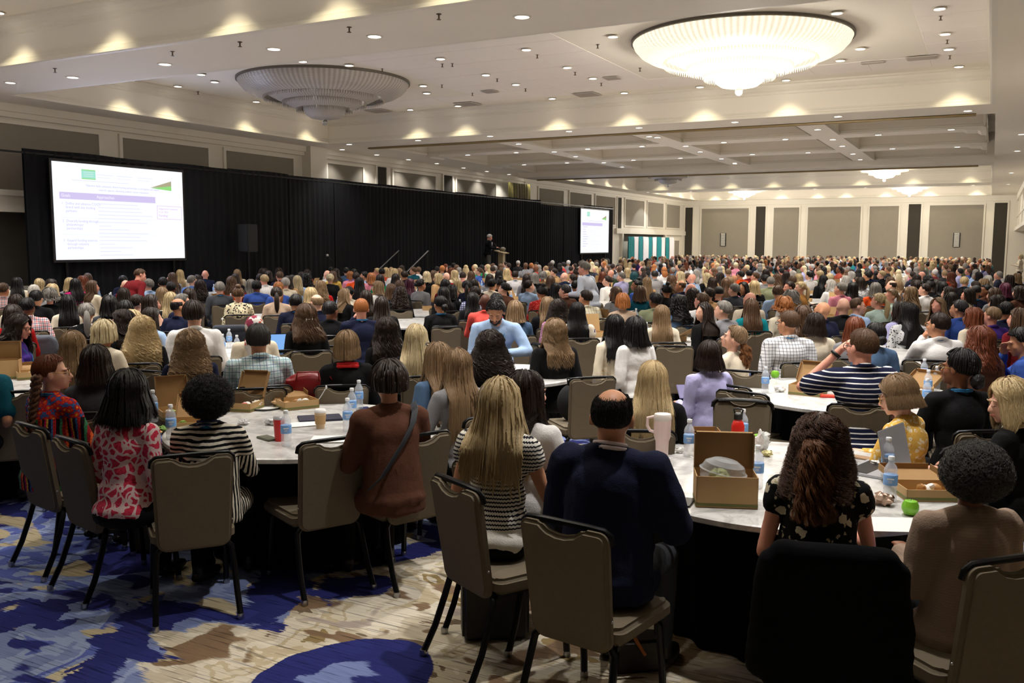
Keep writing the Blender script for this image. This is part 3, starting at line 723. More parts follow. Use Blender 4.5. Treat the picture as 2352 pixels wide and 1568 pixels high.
# ---------------------------------------------------------------- table-top things
M_CLEAR = NT('clear_plastic'); M_CLEAR.col((.88, .92, .96, 1)); M_CLEAR.b.inputs['Alpha'].default_value = .32; M_CLEAR.b.inputs['Roughness'].default_value = .08; M_CLEAR = M_CLEAR.mat
M_KRAFT = plain('kraft_board', (186, 152, 104), .85, var=.06, vscale=9); M_KRAFT_D = plain('kraft_board_inside', (150, 116, 74), .9, var=.06, vscale=9); M_OLIVE = plain('olive_print', (116, 118, 70), .8)
M_LAB = plain('label_blue', (120, 168, 226), .5); M_CAP = plain('cap_white', (235, 238, 242), .4); M_PAPER = plain('paper_white', (232, 230, 226), .8)
bot_p = [(.0, .002), (.028, 0), (.032, .008), (.032, .03), (.0295, .034), (.032, .04), (.0295, .052), (.032, .058), (.0295, .07), (.032, .076), (.032, .135), (.0295, .14), (.032, .146), (.031, .158), (.024, .176), (.014, .190), (.0125, .205)]
bot_m = MB().lathe(bot_p, 16).mesh('bottle', smooth=True); lab_m = MB().lathe([(.0328, .082), (.0332, .083), (.0332, .131), (.0328, .132)], 16).mesh('bottle_label', smooth=True)
lbl2 = MB(); 
for k in range(5): lbl2.box(-.010+.004*k, -.0085+.004*k, -.0336, -.0330, .094, .108)
lbl2.box(-.016, .016, -.0336, -.0330, .112, .118); print_m = lbl2.mesh('label_print')
bcap_m = MB().lathe([(.0145, .203), (.0150, .205), (.0150, .219), (.013, .222), (0, .222)], 14).mesh('cap', smooth=True)
def bottle(loc, label, tint=None, scale=1.0, rz=None):
    o = obj('water_bottle', bot_m, M_CLEAR if tint is None else tint); o.location = loc; o.scale = (scale,)*3; o.rotation_euler = (0, 0, view_az(loc[0], loc[1]) if rz is None else rz)
    obj('bottle_label', lab_m, M_LAB, o); obj('cap', bcap_m, M_CAP, o); obj('label_print', print_m, M_PAPER, o)
    return tag(o, label, 'bottle', 'water bottles on the tables')
def open_box(loc, rz, label, w=.22, d=.22, h=.065, lid=105, fill=None, near=True, side=None):
    """kraft lunch box: tray with four walls, a lid hinged at the back"""
    e = empty('lunch_box', loc, rz); t_ = .004
    m = MB(); m.box(-w/2, w/2, -d/2, d/2, 0, t_); m.box(-w/2, w/2, -d/2, -d/2+t_, 0, h); m.box(-w/2, w/2, d/2-t_, d/2, 0, h); m.box(-w/2, -w/2+t_, -d/2, d/2, 0, h); m.box(w/2-t_, w/2, -d/2, d/2, 0, h)
    m.build('tray', M_KRAFT, e)
    m = MB(); m.box(-w/2, w/2, -d/2-.001, -d/2, .008, .022); m.box(-w/2-.001, -w/2, -d/2, d/2, .008, .022); m.box(w/2, w/2+.001, -d/2, d/2, .008, .022); m.build('printed_band', M_OLIVE, e)
    m = MB(); m.box(-w/2, w/2, 0, t_, 0, d); m.box(-w/2, -w/2+t_, -.03, 0, .01, d-.01); m.box(w/2-t_, w/2, -.03, 0, .01, d-.01); m.box(-w/2+.01, w/2-.01, -.03, 0, d-t_, d)
    l = m.build('lid', M_KRAFT_D, e); l.location = (0, d/2, h); l.rotation_euler = (math.radians(-(lid-90)), 0, 0)
    if fill:
        for k in range(4):
            b = MB().ball((0, 0, 0), (.035, .03, .02), 8, 6).build('wrapped_food', plain('wrap_%s' % fill[k % len(fill)], {'w': (226, 222, 214), 'g': (132, 168, 70), 'r': (186, 44, 40), 'b': (176, 128, 74)}[fill[k % len(fill)]], .4), e, smooth=True)
            b.location = (random.uniform(-.3, .3)*w, random.uniform(-.3, .3)*d, .035); b.rotation_euler = (random.random(), random.random(), random.random()*3)
    return tag(e, label, 'box', 'kraft lunch boxes on the tables')
def crumple(name, loc, r, mat, seed, sq=(1, 1, .6), n=14, k=9):
    m = MB().ball((0, 0, 0), 1, n, k); rnd = random.Random(seed); vs = []
    for v in m.v:
        f = .75+.5*noise.noise(Vector(v)*2.3+Vector((seed*3.1, 0, 0)))+rnd.uniform(-.12, .12); vs.append((v[0]*r*sq[0]*f, v[1]*r*sq[1]*f, max(0, (v[2]*f+.8)*r*sq[2])))
    m.v = vs; o = m.build(name, mat, smooth=.4); o.location = loc; return o

T1 = (-4.03, 4.68); T2 = (-.93, 4.86)
table(*T1, 'round table nearest the left, set with lunch boxes and a red tumbler')
table(*T2, 'round table nearest the right, with the tall open box and the green apple')
NEAR_T = {'T3': (1945, 903, 'round table beside the striped polo shirt, an opened kraft box at its rim'), 'T4': (1152, 858, 'round table in front of the bearded man in light blue'),
          'T5': (-7.6, 7.75, 'round table holding the blue-screened laptop'), 'T6': (-20, 898, 'round table at the left edge with a tall kraft box'),
          'T7': (2058, 812, 'round table between the white shirt and the long black hair on the right'), 'T8': (1400, 697, 'small visible round table near the standing grey-haired man'),
          'T9': (640, 728, 'round table behind the cream floral blouse'), 'T10': (920, 740, 'round table behind the platinum blonde hair')}
TP = {'T1': T1, 'T2': T2}
for k, (px, py, lab) in NEAR_T.items():
    p = at(px, py, TZ) if py > 60 else Vector((px, py, 0)); TP[k] = (p.x, p.y); table(p.x, p.y, lab, .8 if k == 'T4' else 1.0)
# ---------------------------------------------------------------- people: bodies
def rcone(m, p0, p1, r0, r1, n=12):
    m.tube([p0, p1], [r0, r1], n); m.ball(p0, r0, n, 8); m.ball(p1, r1, n, 8)
def voxel(m, name, size, smooth=4, ratio=None, fac=.5):
    me = bpy.data.meshes.new(name); me.from_pydata(m.v, [], m.f)
    o = bpy.data.objects.new('tmp', me); C.objects.link(o)
    r = o.modifiers.new('r', 'REMESH'); r.mode = 'VOXEL'; r.voxel_size = size
    s = o.modifiers.new('s', 'SMOOTH'); s.factor = fac; s.iterations = smooth
    if ratio: d = o.modifiers.new('d', 'DECIMATE'); d.ratio = ratio
    dg = bpy.context.evaluated_depsgraph_get(); out = bpy.data.meshes.new_from_object(o.evaluated_get(dg)); out.name = name
    bpy.data.objects.remove(o); bpy.data.meshes.remove(me)
    out.polygons.foreach_set('use_smooth', [True]*len(out.polygons)); return out
def folds(me, amp, scale, seed, zs=1.0):
    n = len(me.vertices); co = np.empty(n*3); me.vertices.foreach_get('co', co); co = co.reshape(-1, 3)
    no = np.empty(n*3); me.vertices.foreach_get('normal', no); no = no.reshape(-1, 3)
    d = np.array([noise.noise(Vector((c[0]*scale+seed, c[1]*scale, c[2]*scale*zs)))-.6*abs(noise.noise(Vector((c[0]*scale*1.4, c[1]*scale*1.4, c[2]*scale*2.6+seed))))+.5*noise.noise(Vector((c[0]*scale*2.3, c[1]*scale*2.3+seed, c[2]*scale*2.3*zs))) for c in co])
    co += no*(d*amp)[:, None]; me.vertices.foreach_set('co', co.ravel()); me.update(); return me
def mat_about(p, M): return Matrix.Translation(p) @ M @ Matrix.Translation(-Vector(p))
ARM = {  # per side (+x is the sitter's right): elbow, wrist
    'table': ((.235, .10, .75), (.13, .34, .795)), 'lap': ((.235, .0, .71), (.10, .24, .63)), 'down': ((.24, -.02, .70), (.22, .20, .60)),
    'chin': ((.20, .24, .80), (.05, .17, 1.08)), 'phone': ((.22, .03, .73), (.12, .28, .78)), 'ear': ((.30, .22, .92), (.095, .13, 1.16)),
    'write': ((.30, .14, .80), (.02, .30, .86)), 'standr': ((.25, .02, .76), (.22, .25, .80))}
class Pose:
    def __init__(s, female=True, head=0, pitch=0, lean=4, twist=0, armL='lap', armR='lap', roll=0, wide=1.0, sh=1.0):
        s.female = female; s.U = mat_about((0, 0, .55), Matrix.Rotation(math.radians(twist), 4, 'Z') @ Matrix.Rotation(math.radians(-lean), 4, 'X'))
        s.H = s.U @ mat_about((0, -.01, 1.08), Matrix.Rotation(math.radians(head), 4, 'Z') @ Matrix.Rotation(math.radians(-pitch+lean*.8), 4, 'X') @ Matrix.Rotation(math.radians(roll), 4, 'Y'))
        s.w = wide*(.93 if female else 1.04); s.sh = sh*(.93 if female else 1.06); s.armL, s.armR = armL, armR; s.down = pitch > 9
    def arm(s, side):
        e, w = ARM[s.armR if side > 0 else s.armL]
        S = s.U @ Vector((side*.165*s.sh, 0, .985)); E_ = s.U @ Vector((side*e[0]*s.w, e[1], e[2])); Wr = s.U @ Vector((side*w[0], w[1], w[2])); return S, E_, Wr
def torso(m, p, g):
    U, w, sh = p.U, p.w, p.sh
    def el(c, r):
        t = MB().ball((0, 0, 0), r, 14, 10); T = U @ Matrix.Translation(c); m.add([T @ Vector(v) for v in t.v], t.f)
    el((0, 0, .90), (.158*sh+g, .105+g, .155)); el((0, .012, .76), (.142*w+g, .108+g, .14)); el((0, .01, .62), (.165*w+g, .125+g, .14)); el((0, .0, .54), (.185*w+g, .145+g, .085))
    el((0, -.035, .90), (.135*sh+g, .085+g, .13))
    if p.female:
        for s in (-1, 1): el((s*.07, .085, .88), (.06+g, .045+g, .06))
    a, b = U @ Vector((-.135*sh, 0, .975)), U @ Vector((.135*sh, 0, .975)); rcone(m, a, b, .058+g, .058+g)
    for s in (-1, 1): rcone(m, U @ Vector((0, -.012, 1.035)), U @ Vector((s*.13*sh, -.008, .995)), .042+g, .046+g)
def arms(m, p, g, long_=True, only=None, frac=1.0):
    k = .92 if p.female else 1.08
    for s in (-1, 1):
        S, E_, Wr = p.arm(s); rcone(m, S, E_ if frac >= 1 else S.lerp(E_, frac), (.050+g)*k+.002, (.040+g)*k if frac >= 1 else (.047+g)*k+.006)
        if long_: rcone(m, E_, E_.lerp(Wr, .93), (.040+g)*k, (.029+g)*k)
def hand(m, p, s, curl=.5, grip=None):
    S, E_, Wr = p.arm(s); d = (Wr-E_).normalized(); k = .92 if p.female else 1.05
    side = d.cross(Vector((0, 0, 1))).normalized()*(-s); nrm = d.cross(side).normalized()
    if nrm.z > 0: nrm = -nrm      # palm side
    pal = Wr+d*.045; T = Matrix((( side.x, d.x, nrm.x, pal.x), (side.y, d.y, nrm.y, pal.y), (side.z, d.z, nrm.z, pal.z), (0, 0, 0, 1)))
    t = MB().ball((0, 0, 0), (.038*k, .048*k, .017*k), 12, 8); m.add([T @ Vector(v) for v in t.v], t.f)
    rcone(m, Wr-d*.02, pal, .026*k, .022*k)
    for i, (x, L) in enumerate(((.028, .062), (.010, .072), (-.009, .068), (-.027, .054))):
        b = pal+side*x*k+d*.036*k; q = b+(d*math.cos(curl*.6)+nrm*math.sin(curl*.6))*L*.5*k; r = q+(d*math.cos(curl*1.6)+nrm*math.sin(curl*1.6))*L*.5*k
        rcone(m, b, q, .0098, .009, 8); rcone(m, q, r, .009, .0078, 8)
    b = pal+side*.030*k-d*.02; q = b+(side*.7+d*.6+nrm*.3).normalized()*.035; r = q+(d*.9+side*.1+nrm*.4).normalized()*.03
    rcone(m, b, q, .012, .0105, 8); rcone(m, q, r, .0105, .0085, 8)
def headp(m, p, det=True):
    H = p.H; k = 1.0 if p.female else 1.04
    def el(c, r, n=16, kk=12):
        t = MB().ball((0, 0, 0), tuple(x*k for x in r), n, kk); c = Vector(c); c = Vector((c.x*k, c.y*k, 1.19+(c.z-1.19)*k)); T = H @ Matrix.Translation(c); m.add([T @ Vector(v) for v in t.v], t.f)
    def rc(a, b, ra, rb): rcone(m, H @ Vector((a[0]*k, a[1]*k, 1.19+(a[2]-1.19)*k)), H @ Vector((b[0]*k, b[1]*k, 1.19+(b[2]-1.19)*k)), ra*k, rb*k, 8)
    el((0, -.010, 1.208), (.073, .090, .088)); el((0, .025, 1.16), (.062, .070, .080)); el((0, .042, 1.125), (.047, .050, .045)); el((0, .078, 1.098), (.020, .018, .016), 10, 8)
    if det:
        rc((0, .092, 1.188), (0, .112, 1.158), .0085, .0125); el((-.009, .102, 1.153), (.010, .011, .008), 8, 6); el((.009, .102, 1.153), (.010, .011, .008), 8, 6)
        for s in (-1, 1):
            el((s*.081, -.006, 1.172), (.010, .020, .032), 10, 8); el((s*.032, .082, 1.205), (.026, .013, .008), 10, 6); el((s*.040, .056, 1.158), (.019, .024, .02), 10, 8)
        el((0, .095, 1.130), (.021, .010, .0055), 10, 6); el((0, .093, 1.120), (.018, .010, .006), 10, 6)
    nr = .047 if p.female else .057
    rcone(m, p.U @ Vector((0, .0, 1.03)), p.H @ Vector((0, -.006, 1.12)), nr, nr)
def legs_(m, p, g, stand=False, th=1.0):
    for s in (-1, 1):
        h = Vector((s*.09*p.w, .02, .545)); kn = Vector((s*.125, .43, .515)); an = Vector((s*.13, .41, .10))
        rcone(m, h, kn, .082*p.w+g, .056+g); rcone(m, kn, an, .054+g, .036+g)
def feet(m, p):
    for s in (-1, 1):
        t = MB().ball((s*.135, .47, .038), (.042, .125, .04), 12, 8); t.v = [(x, y, max(.004, z)) for x, y, z in t.v]; m.add(t.v, t.f)
def body_mesh(p, vox=.011, name='person', ratio=.5, det=True, legs=True):
    m = MB(); torso(m, p, -.030); arms(m, p, -.006); headp(m, p, det)
    for s in (-1, 1): hand(m, p, s)
    if legs: legs_(m, p, -.008)
    return voxel(m, name, vox, 3, ratio)
def top_mesh(p, vox=.013, sleeve='long', name='top', ratio=.5, g=.010, seed=0, amp=.007, collar=None, length=0, hem=0):
    m = MB(); torso(m, p, g)
    if sleeve == 'long': arms(m, p, g)
    elif sleeve == 'half': arms(m, p, g+.004, False, frac=.72)
    elif sleeve == 'full': arms(m, p, g+.010)
    if sleeve == 'three':
        arms(m, p, g+.008, False)
        for s in (-1, 1): S, E_, Wr = p.arm(s); rcone(m, E_, E_.lerp(Wr, .4), .050, .046)
    if sleeve == 'cap':
        for s in (-1, 1): S, E_, Wr = p.arm(s); rcone(m, S, S.lerp(E_, .2), .055+g, .056+g)
    if length:  # long top or dress over the thighs
        for s in (-1, 1): rcone(m, Vector((s*.09*p.w, .0, .535)), Vector((s*.12, .02+length, .525)), .100*p.w, .085)
        if hem: m.lathe([(.188, .465), (.196, .50), (.186, .60), (.176, .74), (.168, .88), (.1, .96)], 24, 0, -.005, 0, p.w, .74); m.v[-144:] = [tuple(p.U @ Vector(v)) if v[2] > .55 else v for v in m.v[-144:]]
    if collar:
        pts = [p.U @ Vector((.062*math.sin(a)*1.0, -.018-.058*math.cos(a), 1.052+.018*math.cos(a))) for a in np.linspace(-2.5, 2.5, 14)]
        m.tube(pts, .013+collar*.4, 8)
    me = voxel(m, name, vox, 3, ratio); folds(me, amp, 7, seed, .8); return me
def trouser_mesh(p, vox=.016, name='trousers', ratio=.5, skirt=False, seed=3, tuck=True):
    m = MB(); legs_(m, p, .006) if not skirt else None
    m.ball((0, .01, .53), (.203*p.w, .168, .10) if tuck else (.17*p.w, .13, .08), 18, 12)
    if skirt:
        for s in (-1, 1): rcone(m, Vector((s*.09*p.w, .02, .54)), Vector((s*.12, .43, .50)), .095, .085)
        rcone(m, Vector((0, .2, .52)), Vector((0, .42, .47)), .09, .10); rcone(m, Vector((-.1, .42, .48)), Vector((-.1, .40, .25)), .09, .10); rcone(m, Vector((.1, .42, .48)), Vector((.1, .40, .25)), .09, .10)
    me = voxel(m, name, vox, 3, ratio); folds(me, .006, 8, seed); return me
shoe_me = None
def shoes(p):
    m = MB(); feet(m, p)
    for s in (-1, 1): rcone(m, (s*.13, .41, .05), (s*.13, .41, .11), .038, .034, 10)
    return m.mesh('shoes', smooth=True)

# ---------------------------------------------------------------- people: hair
SK_C = np.array([0, -.010, 1.208]); SK_R = np.array([.073, .090, .088])
def hair_paths(phi, th0, K, vol, L, rng, female=True, part=.0, flare=.25, curl=0, cfreq=8, opening=112, hairline=48, taper_in=0, nape=108, side_end=92, front_fall=0, clump=0, jit=1.0, back_push=.03, ragged=.08):
    """paths of hair over the skull and down; phi 0 = back of the head, th0 = root latitude from the crown (radians)"""
    k = 1.0 if female else 1.04; N = len(phi); s = np.linspace(0, 1, K)[None, :]
    phi = phi[:, None]; th0 = th0[:, None]; op = math.radians(opening)
    tgt = np.sign(phi)*np.minimum(np.abs(phi), op+.10*rng.standard_normal(phi.shape)*jit)
    front = np.clip((np.abs(phi)-op)/(PI-op), 0, 1)
    end_back = math.radians(nape); end_side = math.radians(side_end)
    te = end_back+(end_side-end_back)*np.clip(np.abs(tgt)/op, 0, 1)**2
    if opening >= 175: te = np.radians(np.interp(np.degrees(np.abs(phi)), [0, 50, 84, 98, 108, 124, 180], [nape, nape, nape-10, side_end, side_end, hairline+10, hairline])+jit*1.5*rng.standard_normal(phi.shape)); tgt = phi
    th0 = np.minimum(th0, te-.15); th0 = np.where(front > 0, np.minimum(th0, math.radians(hairline)+(1-front)*.5), th0)
    arc = np.clip((te-th0)*.09, .01, None); LL = np.maximum(L*(1+ragged*rng.standard_normal(phi.shape)*jit), 0) if np.isscalar(L) else L[:, None]
    tot = arc+LL; d = s*tot; on = np.clip(d/arc, 0, 1); off = np.clip((d-arc), 0, None)
    th = th0+(te-th0)*on; ph = phi+(tgt-phi)*np.clip(on*1.15, 0, 1)**.8
    R = SK_R*k+vol[..., None] if not np.isscalar(vol) else SK_R*k+vol
    if np.isscalar(vol): R = np.broadcast_to(R, (N, 1, 3))
    else: R = R.reshape(N, 1, 3)
    c = np.array([0, SK_C[1]*k, 1.19+(SK_C[2]-1.19)*k])
    x = R[..., 0]*np.sin(th)*np.sin(ph); y = -R[..., 1]*np.sin(th)*np.cos(ph); z = R[..., 2]*np.cos(th)
    t = off/np.maximum(LL, 1e-4); t = np.clip(t, 0, 1)*(LL > .01)
    x = x*(1+flare*t-taper_in*t*t); y = y*(1+flare*.5*t)
    zz = c[2]+z-off; X = x+c[0]; Y = y+c[1]
    # rest on the shoulders / back
    low = np.clip((1.09-zz)/.10, 0, 1); bk = np.abs(ph) < math.radians(98)
    Y = np.where(bk, Y*(1-low)+low*np.minimum(Y, -.105-back_push), Y*(1-low)+low*np.maximum(Y, .085))
    Y = np.where(bk, Y-low*.012, Y)
    P = np.stack([X, Y, zz], -1)
    if curl:
        ph0 = rng.uniform(0, 2*PI, (N, 1)); w = cfreq*2*PI*d/.25; a = curl*np.clip(d/.06, 0, 1)*(.6+.8*np.clip(t, 0, 1))
        P[..., 0] += a*np.cos(w+ph0); P[..., 1] += a*.7*np.sin(w+ph0)-a*.5; P[..., 2] += a*.5*np.sin(w*.5+ph0)
    return P
HS = {  # hair styles
 'short': dict(vol=.012, L=0, nape=127, side_end=96, hairline=54, opening=180), 'crop': dict(vol=.006, L=0, nape=124, side_end=95, hairline=52, opening=180),
 'bob': dict(vol=.020, L=.085, flare=.30, taper_in=.2, ragged=.04), 'medium': dict(vol=.018, L=.14, flare=.35), 'long': dict(vol=.017, L=.30, flare=.45, ragged=.15), 'xlong': dict(vol=.016, L=.40, flare=.4, ragged=.13),
 'wavy': dict(vol=.024, L=.27, flare=.6, curl=.010, cfreq=2.2), 'curly': dict(vol=.026, L=.26, flare=.60, curl=.016, cfreq=5.0, ragged=.16), 'curlyshort': dict(vol=.034, L=.04, flare=.5, curl=.012, cfreq=7, ragged=.3, nape=112),
 'back': dict(vol=.010, L=0, nape=120, side_end=96, hairline=50, opening=180), 'fringe': dict(vol=.002, L=0, nape=124, side_end=92, opening=180), 'straightshort': dict(vol=.024, L=.045, flare=.25, ragged=.08)}
def lock_mesh(P, r, n=3, tip=.25):
    """tapered tubes along P (N, K, 3)"""
    N, K, _ = P.shape; T = np.gradient(P, axis=1); T /= np.linalg.norm(T, axis=2, keepdims=True)+1e-9
    O = P-np.array([0, -.01, 1.15]); O[..., 2] *= .3; A = np.cross(T, O); A /= np.linalg.norm(A, axis=2, keepdims=True)+1e-9; B = np.cross(A, T)
    rad = r*np.interp(np.linspace(0, 1, K), [0, .12, .7, 1], [.5, 1, .9, tip])
    ang = np.arange(n)*2*PI/n
    V = P[:, :, None, :]+(A[:, :, None, :]*np.cos(ang)[None, None, :, None]*1.5+B[:, :, None, :]*np.sin(ang)[None, None, :, None]*.75)*rad[None, :, None, None]
    idx = np.arange(N*K*n).reshape(N, K, n); nx = np.roll(idx, -1, 2)
    F = np.stack([idx[:, :-1], nx[:, :-1], nx[:, 1:], idx[:, 1:]], -1).reshape(-1, 4)
    return V.reshape(-1, 3), F
def rough_shell(P, amp, freq, seed):
    Q = P.copy(); N, K, _ = P.shape; O = P-np.array([0, -.01, 1.15]); O[..., 2] *= .25; O /= np.linalg.norm(O, axis=2, keepdims=True)+1e-9
    for i in range(N):
        for j in range(1, K): Q[i, j] += O[i, j]*amp*noise.noise(Vector(P[i, j])*freq+Vector((seed, 0, 0)))
    return Q
def shell_mesh(P):
    """sheet over a regular fan of paths; open at the parting"""
    N, K, _ = P.shape; idx = np.arange(N*K).reshape(N, K)
    F = np.stack([idx[:-1, :-1], idx[1:, :-1], idx[1:, 1:], idx[:-1, 1:]], -1).reshape(-1, 4); return P.reshape(-1, 3), F
def np_mesh(name, parts, smooth=True):
    vs, fs, o = [], [], 0
    for V, F in parts: vs.append(V); fs.append(F+o); o += len(V)
    V = np.concatenate(vs).astype(np.float32); F = np.concatenate(fs).astype(np.int32)
    me = bpy.data.meshes.new(name); me.vertices.add(len(V)); me.vertices.foreach_set('co', V.ravel())
    me.loops.add(F.size); me.loops.foreach_set('vertex_index', F.ravel()); me.polygons.add(len(F))
    me.polygons.foreach_set('loop_start', np.arange(len(F), dtype=np.int32)*4)
    try: me.polygons.foreach_set('loop_total', np.full(len(F), 4, dtype=np.int32))
    except Exception: pass
    me.update(calc_edges=True); me.validate()
    if smooth: me.polygons.foreach_set('use_smooth', [True]*len(me.polygons))
    return me
def xf(V, M):
    M = np.array(M); s = V.shape; V = V.reshape(-1, 3); return (V @ M[:3, :3].T+M[:3, 3]).reshape(s)
def hair_geo(style, seed, female=True, locks=140, K=12, fan=72, bun=None, lockr=.007, Lk=1.0, extra=None):
    """returns list of (V, F) parts in head space"""
    rng = np.random.default_rng(seed); hs = dict(HS[style]); vol = hs.pop('vol'); hs['L'] = hs['L']*Lk
    if extra: vol = extra.pop('vol', vol) if 'vol' in extra else vol; hs.update(extra)
    parts = []; curl = hs.pop('curl', 0); cf = hs.pop('cfreq', 8)
    ph = np.linspace(-PI+.02, PI-.02, fan)
    h0 = dict(hs); h0['ragged'] = 0
    th_min = math.radians(60) if style == 'fringe' else .03
    if style == 'fringe': ph = np.linspace(-math.radians(112), math.radians(112), fan)
    Ps = hair_paths(ph, np.full(fan, th_min), K+4, vol*.8, rng=np.random.default_rng(1), female=female, jit=0, **h0)
    # a little unevenness
    if curl: Ps = rough_shell(Ps, curl*1.3, 36, seed % 17)
    else: Ps = rough_shell(Ps, .006, 22, seed % 17)
    parts.append(shell_mesh(Ps))
    if h0['L'] > .02:      # inner sheet gives the curtain thickness
        Pi = hair_paths(ph, np.full(fan, th_min), K+4, -.002, rng=np.random.default_rng(1), female=female, jit=0, **h0); parts.append(shell_mesh(Pi))
    n = locks; phi = rng.uniform(-PI, PI, n); th = np.arccos(1-rng.uniform(0, 1, n)*1.15); th = np.clip(th, th_min, 2.0)
    if style == 'fringe': phi = rng.uniform(-1.9, 1.9, n)
    v = vol*(.8+.45*rng.random(n)); 
    Pl = hair_paths(phi, th, K, v, rng=rng, female=female, curl=curl, cfreq=cf, **hs)
    parts.append(lock_mesh(Pl, lockr)); 
    return parts
def curves_obj(name, P, rad, mat, parent, M=None):
    if M is not None: P = xf(P, M)
    N, K, _ = P.shape; hc = bpy.data.hair_curves.new(name); hc.add_curves([K]*N)
    hc.position_data.foreach_set('vector', P.astype(np.float32).ravel())
    a = hc.attributes.get('radius') or hc.attributes.new('radius', 'FLOAT', 'POINT')
    a.data.foreach_set('value', np.tile(np.interp(np.linspace(0, 1, K), [0, .8, 1], [rad, rad*.8, rad*.2]), N).astype(np.float32))
    hc.materials.append(mat); o = bpy.data.objects.new(name, hc); C.objects.link(o); o.parent = parent; o['kind'] = 'stuff'; return o
def strands(style, seed, n, female=True, K=14, Lk=1.0, extra=None, clumps=90):
    rng = np.random.default_rng(seed+100); hs = dict(HS[style]); vol = hs.pop('vol'); hs['L'] = hs['L']*Lk
    if extra: vol = extra.get('vol', vol); hs.update({k: v for k, v in extra.items() if k != 'vol'})
    curl = hs.pop('curl', 0); cf = hs.pop('cfreq', 8); cn = clumps
    cphi = rng.uniform(-PI, PI, cn); cth = np.clip(np.arccos(1-rng.uniform(0, 1, cn)*1.15), math.radians(60) if style == 'fringe' else .03, 2.0)
    if style == 'fringe': cphi = rng.uniform(-1.9, 1.9, cn)
    idx = rng.integers(0, cn, n); phi = cphi[idx]+rng.normal(0, .09, n); th = cth[idx]+rng.normal(0, .09, n); th = np.clip(th, .02, 2.0)
    v = vol*(.75+.5*rng.random(cn))[idx]+rng.normal(0, .0022, n)
    P = hair_paths(phi, th, K, v, rng=rng, female=female, **hs)
    if curl:
        p0 = rng.uniform(0, 2*PI, cn)[idx][:, None]; s = np.linspace(0, 1, K)[None, :]; tot = .16+hs['L']; w = cf*2*PI*s*tot/.25
        a = curl*np.clip(s*tot/.06, 0, 1)
        P[..., 0] += a*np.cos(w+p0); P[..., 1] += a*.8*np.sin(w+p0)-a*.4; P[..., 2] += a*.4*np.sin(w*.5+p0)
    P += rng.normal(0, .0007, P.shape); return P
def m_hair():
    t = NT('hair'); oi = t.n('ObjectInfo'); hi = t.n('HairInfo'); v = t.coords(scale=(150, 150, 7)); nz = t.noise(v, 1.0, 3, .6)
    f = t.math('ADD', t.math('MULTIPLY', nz, .9), t.math('MULTIPLY', hi.outputs['Random'], .55))
    g = t.ramp(f, [(0, (120, 116, 110)), (.4, (190, 186, 182)), (.65, (236, 232, 226)), (1, (255, 255, 255))])
    c = t.mix(1.0, oi.outputs['Color'], g, 'MULTIPLY')
    t.col(t.mix(.35, c, oi.outputs['Color'])); t.b.inputs['Roughness'].default_value = .42; t.b.inputs['Specular IOR Level'].default_value = .35
    t.bump(nz, .8, .006); return t.mat
M_HAIR = m_hair()
def m_skin():
    t = NT('skin'); oi = t.n('ObjectInfo'); nz = t.noise(t.coords(), 18, 3)
    c = t.mix(t.math('MULTIPLY', nz, .30), oi.outputs['Color'], lin((178, 96, 78)))
    t.col(t.mix(.8, c, oi.outputs['Color'])); t.b.inputs['Roughness'].default_value = .5; t.b.inputs['Specular IOR Level'].default_value = .35
    t.bump(t.noise(t.coords(), 160, 2), .12, .002); return t.mat
M_SKIN = m_skin()
def cloth_nt(name, weave=240):
    t = NT(name); t.b.inputs['Roughness'].default_value = .9; t.b.inputs['Specular IOR Level'].default_value = .15
    n = t.noise(t.coords(), 9, 4, .6); w = t.noise(t.coords(), weave, 2)
    t.bump(t.math('ADD', n, t.math('MULTIPLY', w, .25)), .55, .016); return t
def m_cloth():
    t = cloth_nt('cloth'); oi = t.n('ObjectInfo'); t.l(oi.outputs['Color'], t.b.inputs['Base Color']); return t.mat
M_CLOTH = m_cloth()
def stripes(t, axis, freq, duty=.5, wob=.0, rot=None, soft=0):
    """0/1 stripes along an object axis (0 x, 1 y, 2 z)"""
    v = t.coords(rot=rot or (0, 0, 0)); sp = t.n('SeparateXYZ'); t.l(v, sp.inputs[0]); x = sp.outputs[axis]
    if wob: x = t.math('ADD', x, t.math('MULTIPLY', t.noise(t.coords(), 6, 3), wob))
    return t.math('LESS_THAN', t.math('FRACT', t.math('MULTIPLY', x, freq)), duty)
def m_stripe(name, c1, c2, axis, freq, duty, wob=0, c1obj=False):
    t = cloth_nt(name); f = stripes(t, axis, freq, duty, wob); t.col(t.mix(f, lin(c1), lin(c2))); return t.mat
def m_check(name, base, lines, freq=26, duty=.16, usez=True, base_obj=False):
    t = cloth_nt(name); b = lin(base)
    if base_obj: b = t.n('ObjectInfo').outputs['Color']
    for i, (col, ax, off) in enumerate(lines):
        v = t.coords(loc=(off, off, off)); sp = t.n('SeparateXYZ'); t.l(v, sp.inputs[0])
        x = t.math('ADD', sp.outputs[ax], t.math('MULTIPLY', t.noise(t.coords(), 5, 2), .012)); f = t.math('LESS_THAN', t.math('FRACT', t.math('MULTIPLY', x, freq)), duty)
        b = t.mix(t.math('MULTIPLY', f, .75), b, lin(col))
    t.col(b); return t.mat
